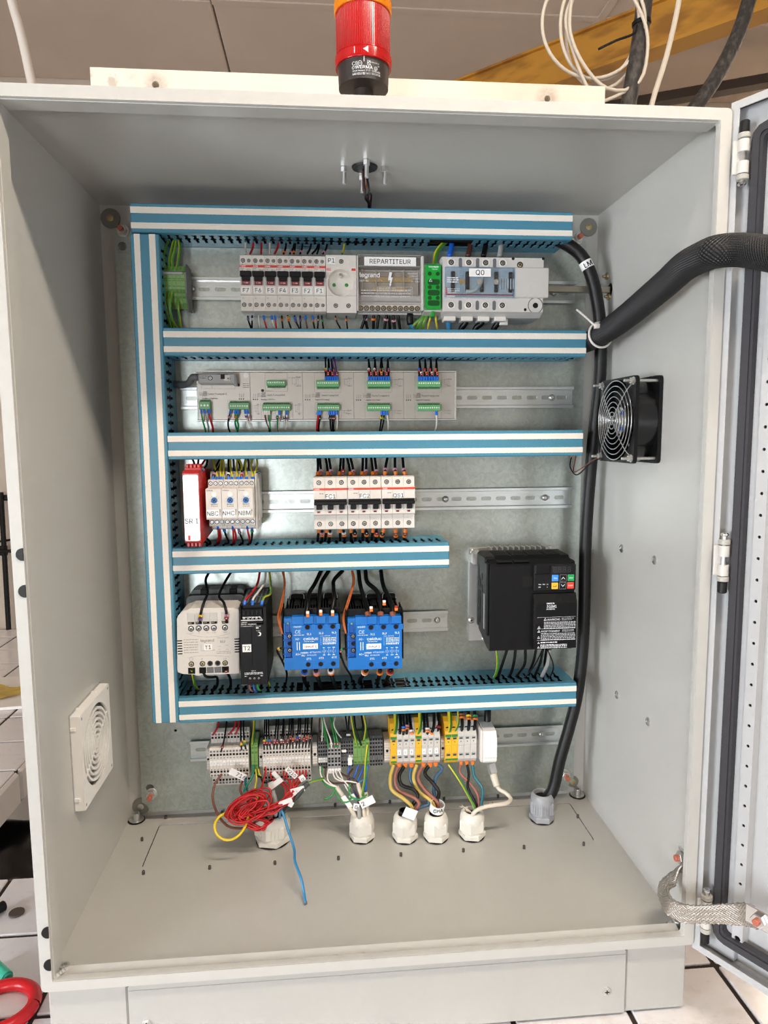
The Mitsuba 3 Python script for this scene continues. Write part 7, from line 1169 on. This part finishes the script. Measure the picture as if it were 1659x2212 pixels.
# paper flags and printed tags on the cables
def flag(p, w, h, ang, s, label, th=5, tilt=0, tx=0):
    t = thing('cable_tag', label, 'tag'); m = box(-w / 2, w / 2, -.35, 0, -h / 2, h / 2, .1)
    f = lambda m: shift(spin(spin(m, [0, 0, 1], tilt), [0, 1, 0], ang), p)
    part(t, 'paper', f(m), 'label_white')
    if s: part(t, 'lettering', f(text(s, th, tx, -.36, -th / 2, anchor='m')), 'ink')
flag((196.9, 276, 217.1), 27, 11.5, 29, '716', 'white paper flag reading 716 left of the red bundle', 6.4, 0, 6); flag((281.9, 268, 219.4), 22, 8.5, 46, 'V210', 'white paper flag reading V210 on the red wires', 5.0); flag((257.4, 262, 206.2), 24, 9, -36, '', 'blank white flag on the upper left red strands'); flag((249.7, 266, 203.7), 9, 6, -28, '', 'small white flag wrapped on a red strand'); flag((291.5, 256, 196.6), 22, 9, -14, '', 'white flag right of the red bundle, above the dark sheath'); flag((273.2, 236, 189.1), 22, 7.5, -20, '', 'white wrap on the lower right of the red bundle'); flag((281.6, 240, 182.5), 9, 7, -60, '', 'small folded white flag under the red bundle'); flag((298.6, 262, 212.7), 10, 9, 60, '0', 'small white flag reading 0 at the right red strands', 5, 0, 2); flag((257.9, 270, 214.6), 17, 7, 52, '', 'narrow white flag tucked among the upper red strands'); flag((285, 250, 192.4), 12, 5, -40, '', 'thin white flag crossing the red strands')
flag((368.4, 262, 169.2), 23, 8, 58, '', 'white wrap around the left cable of the second gland'); flag((383.1, 262, 159.7), 10, 12, 10, '0', 'white tag reading 0 in the second gland', 6, 0, 0); flag((400.7, 260, 168.6), 24, 14, -24, '2', 'white tag reading 2 above the second gland', 7, 0, -7); flag((377.6, 266, 174.8), 9, 9, 60, '', 'small white tag between the cables of the second gland'); flag((375.4, 296, 219.8), 7, 13, 0, '', 'small blank white tag on the dark terminals')
flag((467.4, 246, 153.1), 21, 17, 24, '', 'white paper tag in the mouth of the third gland')
def wrap(c, d, r, h, s, label, th, rot=0):
    t = thing('cable_tag', label, 'tag'); c = np.array(c); d = np.array(d, float) / np.linalg.norm(d)
    part(t, 'band', lathe(c - d * h / 2, d, [(0, r - 1.2), (0, r), (h, r), (h, r - 1.2)], 24), 'label_white', 40); part(t, 'lettering', text(s, th, c[0], c[1] - r - .1, c[2] - th / 2, anchor='m', rot=rot, d=.6), 'ink')
wrap((gd[0] + 1, gd[1] - 4, gd[2] + 12), (0.15, -.2, 1), 11.6, 13, 'CHA', 'white band reading CHA around the wires of the fourth gland', 5.5, 4)
# ---------------------------------------------------------------- network cable with its plug
t = thing('network_plug', 'clear and cream network plug with its cable under the white coupler', 'network cable')
p, q = np.array((608, 292, 202.3)), np.array((610.8, 286, 192))
part(t, 'plug', cat(sweepbar(p + [0, 0, 4], q, sbox(-6, -4, 6, 4)), sweepbar(p + [0, -5, 0], p * .3 + q * .7 + [0, -6, 0], sbox(-2.6, -.8, 2.6, .8))), 'alu_light'); part(t, 'boot', tube([q, (612.6, 282, 183.3), (615.4, 278, 173.8)], np.linspace(6, 3.6, 40)[:len(spline([q, (612.6, 282, 183.3), (615.4, 278, 173.8)], 2))], 12, 2), 'w_cream', True)
part(t, 'boot_rib', cat(*[lathe(q * (1 - a) + np.array((615.4, 278, 173.8)) * a, np.array((615.4, 278, 173.8)) - q, [(0, 3), (0, 6.4 - 2.4 * a), (1.4, 6.2 - 2.4 * a), (1.4, 3)], 14) for a in (.3, .45, .6, .75, .9)]), 'w_cream', kind='stuff')
part(t, 'cable', tube([(615.1, 278, 174.6), (618.7, 274, 170), (627.7, 266, 167.3), (633.4, 258, 162.4), (625.8, 250, 160), (610.8, 246, 160.3), (587.2, 244, 158.6), (571.9, 244, 152), (566.4, 250, 139.2), _c(gw, -8, -4, -8)], 3.3, 12), 'w_cream', True)
part(t, 'cable_print', cat(*[text(s, 2.6, *p, rot=8) for s, p in (('4', (598, 241, 165.4)), ('7', (591.1, 240, 164.2)), ('4', (582.4, 240, 162.4)))]), 'ink', kind='stuff')
single('core_fray', cat(*[tube([(gw[0] - 8 + 2 * i, gw[1] - 2 - i, gw[2] - 2), (gw[0] - 11 - i, gw[1] - 4, gw[2] + 5 + i), (gw[0] - 14 - 2 * i, gw[1] - 6, gw[2] + 9 + 2 * (i % 3))], .5, 5) for i in range(5)]), 'w_cream', 'frayed cream core threads at the mouth of the fifth gland', 'threads'); labels['core_fray']['kind'] = 'stuff'
# ---------------------------------------------------------------- heavy cables
main = [(649.4, 318, 1068), (692.7, 314, 1055.1), (723.6, 306, 1041), (744.8, 302, 1023.6), (758.8, 298, 996.4), (768.6, 296, 961.1), (775.8, 296, 918.9), (779.4, 298, 847.7), (774.7, 300, 775.2), (770, 302, 701.4), (766.6, 304, 626.2), (764.8, 304, 550), (765.7, 304, 456.9), (763.8, 304, 378.1), (755.3, 302, 307.2), (743.7, 300, 260.1), (728.3, 298, 204.9), (714.5, 296, 149.3), (698, 296, 130)]
t = thing('mains_cable', 'thick black mains cable arching down the right side into the grey gland', 'cable'); part(t, 'sheath', tube(main, 9.6, 20, 8), 'rubber', True)
wrap((752.9, 299, 1008.4), np.array((758.8, 298, 996.4)) - np.array((747, 302, 1020.9)), 10.1, 12, 'LM', 'white band reading LM on the black mains cable', 7.5, 28)
sl = [(742.9, 318, 887.4), (755.8, 308, 890.5), (762.1, 254, 897.3), (768, 195, 909.7), (770.2, 123, 924.9), (772.1, 78, 935.6), (774.2, 38, 946.5), (776.1, 6, 948.8), (780.2, -20, 949), (798.5, -34, 947.2), (813.1, -60, 937), (830.6, -95, 920.8)]
def weave(p, n, uv): return 0.00035 * (dr.sin(uv.x * 6.2832 * 22 + uv.y * 2200) + dr.sin(uv.x * 6.2832 * 22 - uv.y * 2200))
p = spline(sl, 5); m = tube(p, np.interp(np.linspace(0, 1, len(p)), [0, .25, 1], [14.5, 17.5, 18]), 24, 1e9, False); Lc = np.r_[0, np.cumsum(np.linalg.norm(np.diff(p, axis=0), axis=1))] * MM
scene['sleeve_weave'] = {'type': 'bumpmap', 'arbitrary': proc(weave, 3e-4), 'bsdf': {'type': 'principled', 'base_color': {'type': 'rgb', 'value': [.012, .012, .013]}, 'roughness': .42, 'specular': .5}}
scene['sleeve_weave'] = {'type': 'twosided', 'bsdf': scene['sleeve_weave']}
t = thing('braided_sleeve', 'thick black braided cable sleeve leaving the cabinet across the door hinge side', 'cable sleeve')
k = numbered(t + '__sleeve'); scene[k] = mikit.ply(M(np.asarray(m.vertices) * MM, m.faces), 'sleeve_weave', smooth=True, uv=np.c_[np.tile(np.arange(24) / 24, len(p)), np.repeat(Lc, 24)])
part(t, 'cable_core', tube([(734.4, 326, 885.4), (742.9, 318, 887.4), (755.8, 308, 890.5)], 12, 16), 'rubber', True)
t = thing('cable_tie', 'white cable tie around the braided sleeve, its tail pointing up left', 'cable tie')
c = np.array((762.1, 254, 897.3)); d = np.array((766.6, 215, 905)) - np.array((752.7, 300, 889.5)); d, a_, b_ = frame_of(d)
part(t, 'band', tube([c + d * -4 + (a_ * math.cos(q) + b_ * math.sin(q)) * 19 for q in np.linspace(0, 2 * np.pi, 25)], 1.9, 8, 3), 'plastic_light', True); part(t, 'head', box((746, 236, 905.4)[0] - 4, (746, 236, 905.4)[0] + 3, 228, 237, (746, 236, 905.4)[2] - 3, (746, 236, 905.4)[2] + 4, .8), 'plastic_light'); part(t, 'tail', tube([(745.1, 232, 904.2), (732.4, 244, 920.7), (723.9, 258, 933.8)], 1.6, 8), 'plastic_light', True)
# ---------------------------------------------------------------- fan on the right wall, filter grille on the left wall
def fan():
    t = thing('cooling_fan', 'black axial fan with a chrome wire guard on the right inner wall', 'fan'); y0, y1, z0, z1, xa_, xw = 128.0, 247.0, 707.5, 826.5, 760.0, 798.0; cy, cz = (y0 + y1) / 2, (z0 + z1) / 2
    sq = rrect(y0, y1, z0, z1, 6).difference(disc(cy, cz, 57, 48))
    part(t, 'front_flange', prism(sq, xa_, xa_ + 5, 'yz'), 'black_plastic'); part(t, 'rear_flange', prism(sq, xw - 5, xw, 'yz'), 'black_plastic')
    part(t, 'barrel', lathe((xa_, cy, cz), (1, 0, 0), [(1, 59), (37, 59), (37, 57), (1, 57), (1, 59)], 48), 'black_gloss', 40)
    part(t, 'hub', lathe((xa_ + 6, cy, cz), (1, 0, 0), [(0, 0), (0, 21), (1.5, 22.5), (30, 22.5), (30, 0)], 32), 'black_matt', 40); part(t, 'hub_label', lathe((xa_ + 5.6, cy, cz), (1, 0, 0), [(0, 0), (0, 19), (.3, 19)], 32), 'alu_light')
    part(t, 'hub_mark', cat(prism(sbox(cy - 13, cz + 8, cy + 2, cz + 13), xa_ + 5.2, xa_ + 5.5, 'yz'), prism(sbox(cy - 13, cz - 14, cy + 2, cz - 9), xa_ + 5.2, xa_ + 5.5, 'yz')), 'w_blue', kind='stuff')
    for i in range(7):
        b = 2 * np.pi * i / 7; g = [(r, s) for r in np.linspace(22, 54, 5) for s in (0, 1)]
        v = [(xa_ + 8 + 20 * s, cy + r * math.cos(b + .75 * s), cz + r * math.sin(b + .75 * s)) for r, s in g]
        part(t, 'blade', M(v, [q for k in range(4) for q in ([2 * k, 2 * k + 1, 2 * k + 3], [2 * k, 2 * k + 3, 2 * k + 2])]), 'black_matt')
    part(t, 'guard', cat(*[tube([(xa_ - 3 - .08 * (56 - r), cy + r * math.cos(q), cz + r * math.sin(q)) for q in np.linspace(0, 2 * np.pi, 33)], 1.0, 7, 30, False) for r in (6, 12, 19, 26, 33.5, 41, 48.5, 56)], *[tube([(xa_ - 1, cy + 68 * math.cos(q), cz + 68 * math.sin(q)), (xa_ - 4, cy + 58 * math.cos(q), cz + 58 * math.sin(q)), (xa_ - 7, cy, cz)], 1.1, 7, 8) for q in (np.pi / 4 + np.pi / 2 * i for i in range(4))]), 'chrome', True, label='chrome wire guard')
    for sy in (-1, 1):
        for sz in (-1, 1):
            y, z = cy + sy * 52.5, cz + sz * 52.5
            part(t, 'bolt', cat(cyl((xa_ - 14, y, z), (xw, y, z), 2.1, 12, .4), cyl((xa_ - 5, y, z), (xa_ - 1, y, z), 4.6, 6, .4), cyl((xa_ - 1, y, z), (xa_, y, z), 5.4, 16)), 'zinc_screw')
fan()
W('brown', [(751.1, 320, 712.2), (739.7, 296, 687.2), (746.8, 285, 693.5), (755.7, 270, 704.3), (754.5, 240, 711.1), (764, 235, 715)], 'right of two thin ones from the fan into the third duct', .9, None, (), 'fan wires'); W('black', [(746.3, 324, 715.9), (734.9, 300, 694.4), (740.6, 288, 683.2), (753.6, 270, 700), (753.9, 240, 709), (764, 232, 713)], 'left of two thin ones from the fan into the third duct', .9, None, (('orange', 118),), 'fan wires')
def grille():
    t = thing('filter_grille', 'white square ventilation grille with concentric rings on the left inner wall', 'ventilation grille'); y0, y1, z0, z1 = 127.0, 251.0, 251.0, 383.0; cy, cz = (y0 + y1) / 2, (z0 + z1) / 2 + 1; X = 15.0
    part(t, 'frame', cat(prism(rrect(y0, y1, z0, z1, 2).difference(disc(cy, cz, 56, 48)), X - 3, X, 'yz'), *[box(1.5, X - 2, a, b, c, d, .6) for a, b, c, d in ((y0, y0 + 2, z0, z1), (y1 - 2, y1, z0, z1), (y0, y1, z0, z0 + 2), (y0, y1, z1 - 2, z1))]), 'white')
    part(t, 'wall_gap', prism(rrect(y0 - 2.5, y1 + 2.5, z0 - 2.5, z1 + 2.5, 2), 1.5, 2.2, 'yz'), 'plastic_mid')
    part(t, 'backing', prism(disc(cy, cz, 57, 40), 4, 5, 'yz'), 'plastic_mid')
    for r in (5, 12, 19, 26.5, 34, 41.5, 49): part(t, 'ring', prism(disc(cy, cz, r + 1.7, 40).difference(disc(cy, cz, r - 1.7, 40)), X - 6, X - .4, 'yz'), 'white')
    for q in (28, 118): part(t, 'cross_bar', spin(box(X - 7, X - .2, cy - 56, cy + 56, cz - 1.5, cz + 1.5, .3), [1, 0, 0], q, (0, cy, cz)), 'white')
    for y in (y0 + 6, y1 - 6):
        for z in (z0 + 6, z1 - 6): part(t, 'screw_hole', cyl((X - .1, y, z), (X + .15, y, z), 2.1, 12), 'plastic_mid')
    for z in (z0 + 14, z1 - 20): part(t, 'snap_clip', box(2, 9, y0 - 2.2, y0 + 1, z, z + 5, .5), 'white')
    for y in (y0 + 22, y1 - 40): part(t, 'snap_clip', box(2, 9, y, y + 5, z1 - 1, z1 + 2.2, .5), 'white')
grille()
# ---------------------------------------------------------------- under the cabinet's roof: studs, grommet and the tower's wires
t = thing('tower_fixing', 'black rubber grommet with hexagon bolts under the cabinet roof', 'fixing')
part(t, 'grommet', lathe((402, 190, 1105.6), (0, 0, -1), [(0, 0), (0, 17.5), (2.4, 16.5), (2.4, 0)], 32), 'rubber', 40)
for (x, y) in ((374.4, 192), (428.8, 189), (403, 166), (400.5, 222)): part(t, 'bolt', cat(cyl((x, y, 1105.5), (x, y, 1098.5), 4.7, 6, .5), cyl((x, y, 1099), (x, y, 1083), 3.0, 14, .6)), 'steel', 30)
for i, (c, p) in enumerate((('black', [(400, 186, 1100.7), (401.3, 200, 1091.3), (404.5, 225, 1085.2), (408, 270, 1090.2), (413.7, 300, 1094.4), (415.8, 320, 1091.8)]), ('orange', [(405.2, 186, 1098.7), (406.4, 200, 1092.9), (405.3, 225, 1089.7), (406, 250, 1090.5), (413.7, 300, 1097.6), (416.9, 320, 1091.8)]), ('black', [(403, 186, 1098.6), (407.5, 205, 1088.9), (410.3, 230, 1087), (411.2, 262, 1088.4), (415.8, 300, 1094.4), (417.7, 322, 1092.4)]), ('darkbrown', [(398.9, 186, 1099.2), (402.1, 212, 1085.3), (404.6, 240, 1085.7), (416.6, 280, 1100.6), (418.1, 305, 1097.7), (418.5, 324, 1093.1)]))): W(c, p, f'{ORD[i]} from the left hanging from the grommet under the roof', 1.5, None, (), 'wires of the signal tower')
# ---------------------------------------------------------------- signal tower on the roof
def tower():
    t = thing('signal_tower', 'signal tower with red and amber lenses on a dark base above the cabinet', 'signal light'); c = (401.5, 190)
    L = lambda name, prof, m, z, n=48, s=30, **k: part(t, name, lathe((*c, z), (0, 0, 1), prof, n), m, s, **k)
    L('foot', [(0, 0), (0, 34), (5, 33), (8, 14), (95, 13), (95, 0)], mat('tower_black', (44, 38, 36), .45), 1107)
    L('base', [(0, 0), (0, 14), (2, 32.5), (22, 33.4), (27, 34), (27, 0)], 'tower_black', 1200)
    L('red_collar', [(0, 0), (0, 36.6), (1, 37), (12, 37), (14, 35), (14, 0)], 'lens_red', 1227, label='red collar'); L('red_lens', [(0, 0), (0, 34.6), (53, 35), (55, 34), (55, 0)], 'lens_red', 1241, 96, 8, label='red ribbed lens')
    part(t, 'lens_rib', cat(*[cyl((c[0] + 34.9 * math.cos(a), c[1] + 34.9 * math.sin(a), 1242), (c[0] + 34.9 * math.cos(a), c[1] + 34.9 * math.sin(a), 1293), .55, 5) for a in np.linspace(0, 2 * np.pi, 96, endpoint=False)]), 'lens_red', kind='stuff')
    L('amber_collar', [(0, 0), (0, 36.8), (1, 37.4), (13, 37.4), (15, 35.4), (15, 0)], 'lens_amber', 1293, label='amber collar'); L('amber_lens', [(0, 0), (0, 35), (52, 35.4), (54, 34), (54, 0)], 'lens_amber', 1308, 96, 8, label='amber lens'); L('cap', [(0, 0), (0, 36), (6, 36), (10, 30), (10, 0)], 'tower_black', 1362)
    part(t, 'collar_rib', cat(*[cyl((c[0] + r * math.cos(a), c[1] + r * math.sin(a), z0), (c[0] + r * math.cos(a), c[1] + r * math.sin(a), z1), .4, 4) for r, z0, z1 in ((36.9, 1230, 1238),) for a in np.linspace(0, 2 * np.pi, 100, endpoint=False)]), 'red_relay', kind='stuff')
    part(t, 'amber_rib', cat(*[cyl((c[0] + 37.3 * math.cos(a), c[1] + 37.3 * math.sin(a), 1296), (c[0] + 37.3 * math.cos(a), c[1] + 37.3 * math.sin(a), 1305), .4, 4) for a in np.linspace(0, 2 * np.pi, 100, endpoint=False)]), 'lens_amber', kind='stuff')
    def curved(m, r, z):        # lettering laid on the cylinder
        v = np.asarray(m.vertices); a = v[:, 0] / r - np.pi / 2; q = r + .15 - v[:, 1]
        return M(np.c_[c[0] + q * np.cos(a), c[1] + q * np.sin(a), z + v[:, 2]], m.faces)
    part(t, 'white_marks', cat(curved(prism(Polygon([(-2.5, 0), (4.2, 4), (4.2, -4)]), -.2, .1), 37, 1234.5), curved(box(-14, -13, -.2, .1, -4, 4, 0), 37, 1234), curved(box(-1.6, -.6, -.2, .1, -3, 3, 0), 33.8, 1224)), 'print_white', kind='stuff')
    part(t, 'base_print', cat(*[curved(text(s, h, x, 0, z, b, w=w), 33.4, 1200) for s, h, x, z, b, w in (('CE', 4.4, -17, 17.2, False, 7.5), ('UK', 2.8, 2.5, 20, True, 5), ('CA', 2.8, 2.5, 16.8, True, 5), ('WERMA', 3.6, -13, 12.8, True, 23), ('640 810 00', 2.7, -16.5, 5.4, True, 16.5), ('IP 65', 2.2, 1, 9.6, False, 5.6), ('LISTED 8D01', 2.2, 9, 9.4, False, 12), ('Type 12', 2.2, 1, 6, False, 6), ('IND.CONT.EQ.', 2.2, 8.5, 6, False, 13), ('78604 Rietheim', 2.0, -16.5, 9.4, False, 16), ('Werma (UK) Ltd.', 1.7, 8.5, 20, False, 11), ('UK', 1.7, 17, 16.8, False, 2.6))], *[curved(prism(disc(x, 0, r, 20).difference(disc(x, 0, r - .5, 20)), -.2, .1), 33.4, 1200 + z) for x, z, r in ((-6.4, 19.2, 3), (-15.2, 14.4, 1.8), (14.4, 14.2, 2.4))], curved(text('CCC', 1.6, -8.4, 0, 18.4, True, w=4), 33.4, 1200), curved(text('UL', 2.0, 13.2, 0, 13.2, True, w=2.5), 33.4, 1200)), 'print_white', kind='stuff')
tower()
# ---------------------------------------------------------------- cables above the cabinet
def C9(m, pts, r, label, step=20): return single('overhead_cable', tube(pts, r, 14, step), m, label, 'cable', None, True)
C9('w_white', [(-320.2, 900, 1747.3), (-317.1, 900, 1691.7), (-303.6, 900, 1631.3), (-292.9, 900, 1570.2), (-283.3, 900, 1503.5), (-273.2, 900, 1377.6)], 9.5, 'white cable hanging before the ceiling at upper left')
C9('old_cable', [(934, 520, 1588.7), (932.8, 520, 1526.8), (926.9, 515, 1480.9), (915, 505, 1416.6), (903.4, 500, 1358.9), (883.5, 490, 1251.3)], 14.5, 'thick dusty black cable left, tied to the cream coil')
C9('old_cable', [(1209.1, 620, 1672.6), (1192.3, 620, 1595.9), (1168.5, 610, 1529.9), (1131.7, 600, 1459.6), (1086.4, 590, 1393.7), (996.4, 580, 1288.8)], 14, 'thick dusty black cable right, curving down behind the cabinet')
C9('w_cream', [(993.1, 500, 1579.1), (988, 500, 1517.7), (966.1, 495, 1421.2), (939.3, 490, 1335.9), (926.5, 490, 1260.4)], 4.8, 'thin cream cable between the two thick black ones')
t = thing('cable_coil', 'coil of thin cream cable hanging from the thick black cable', 'cable coil')
for i, (u, v, a, b, q0, q1) in enumerate(((1283, 50, 112, 104, -40, 320), (1300, 45, 86, 108, -60, 300), (1312, 55, 82, 112, -80, 280))):
    part(t, 'turn', tube([np.array((832.2, 500, 1472.7)) + np.array([(u - 1283) * .82 + a * .84 * math.cos(math.radians(q)), 8 * i - 10 * math.sin(math.radians(q)), -(v - 50) * .82 + b * .84 * math.sin(math.radians(q)) + (u - 1283) * .0]) for q in range(q0, q1 + 1, 15)], 3.1, 10, 10), 'w_cream', True)
part(t, 'lead', tube([(802.1, 505, 1535.2), (782.3, 505, 1481), (796.8, 504, 1427.2), (817, 500, 1375.5), (849, 495, 1323.4)], 3.1, 10, 12), 'w_cream', True); part(t, 'lead', tube([(792, 498, 1530.6), (788.8, 498, 1454.5), (819.7, 495, 1392.6), (855.2, 492, 1361.3), (888.6, 490, 1357.7), (896.2, 492, 1362.7)], 3.1, 10, 12), 'w_cream', True); part(t, 'lead', tube([(895.4, 495, 1525.9), (924.2, 490, 1463.3), (927.6, 490, 1417.3), (915.5, 490, 1374.2), (873.9, 495, 1349.3), (846.3, 500, 1339.7)], 3.1, 10, 12), 'w_cream', True)
t = thing('black_cable_tie', 'black cable tie around the dusty cable, its long tail pointing left', 'cable tie'); part(t, 'band', lathe(np.array((925.9, 513, 1483.6)) + [0, 0, -3], (-.1, 0, 1), [(0, 15), (0, 16.4), (6, 16.4), (6, 15)], 24), 'rubber'); part(t, 'tail', tube([(908.9, 494, 1468.7), (905, 492, 1455.9), (868.9, 490, 1439.6), (838.8, 492, 1425.7)], 2.0, 6), 'rubber', True)
# ---------------------------------------------------------------- earthing braid between cabinet and door
def braid():
    t = thing('earthing_braid', 'flat tinned copper braid strap from the cabinet wall to the open door', 'earthing strap')
    ctr = [(797, 26, 192), (795.9, 20, 195.6), (787.7, 22, 183.3), (777.3, 20, 173.7), (766.4, 10, 169.1), (758.3, -6, 168.9), (755.7, -22, 170.2), (761.5, -34, 170.9), (769.9, -44, 174.8), (784.7, -52, 179.3), (799.2, -62, 185.9), (810.6, -76, 195.2), (814.6, -88, 203.1), (815.2, -98, 207.1)]
    p = spline(ctr, 2.5); tg_ = np.gradient(p, axis=0); tg_ /= np.linalg.norm(tg_, axis=1, keepdims=True); n = len(p)
    s = np.r_[0, np.cumsum(np.linalg.norm(np.diff(p, axis=0), axis=1))]; e = s / s[-1]
    up = np.c_[np.interp(e, [0, .12, .22, .34, 1], [.1, .25, .5, .15, 0]), np.interp(e, [0, .12, .22, .34, 1], [-.35, -.6, -.75, -.25, 0]), np.interp(e, [0, .12, .22, .34, 1], [1, .8, .35, 1, 1])]
    wd = up - tg_ * (up * tg_).sum(1, keepdims=True); wd /= np.linalg.norm(wd, axis=1, keepdims=True); nn = np.cross(tg_, wd)
    ms = []; H = 11.5; PER = 64.0
    for d in (1, -1):
        for k in range(14):
            ph = (s / PER * d + k / 14) % 1; z = (2 * np.abs(2 * ph - 1) - 1) * H; o = .35 * np.sin(s / PER * 14 * np.pi * d + k * np.pi) + .8 * np.sign(ph - .5)
            q = p + wd * z[:, None] + nn * o[:, None]; ms.append(tube(q, 1.45, 5, 1e9))
    ms.append(cat(*[tube(p + wd * z, 1.5, 6, 1e9) for z in np.linspace(-10, 10, 9)]))
    part(t, 'strap', cat(*ms), 'braid', True)
    u = np.array((814.3, -104, 211)); f = lambda m: M(u + np.asarray(m.vertices)[:, :1] * DX + np.asarray(m.vertices)[:, 1:2] * DN + np.outer(np.asarray(m.vertices)[:, 2], [0, 0, 1]), np.asarray(m.faces)[:, ::-1])
    part(t, 'lug', f(box(-14, 16, -1.4, 1.4, -11, 11, 1)), 'chrome'); part(t, 'nut', f(cyl((2, 1.4, 0), (2, 7, 0), 8, 6, .6)), 'chrome'); part(t, 'stud', f(cyl((2, 0, 0), (2, 11, 0), 3.8, 14, .8)), 'copper_paint')
    v = np.array([798, 26, 200.]); part(t, 'lug', box(796, 798.4, v[1] - 10, v[1] + 10, v[2] - 10, v[2] + 10, .6), 'chrome'); part(t, 'stud', cyl((798, v[1], v[2]), (786, v[1], v[2]), 4, 14, .6), 'copper_paint'); part(t, 'nut', cyl((797, v[1], v[2]), (791, v[1], v[2]), 8, 6, .5), 'zinc_screw')
braid()

scene['sky'] = {'type': 'constant', 'radiance': {'type': 'rgb', 'value': [0.02, 0.02, 0.022]}}
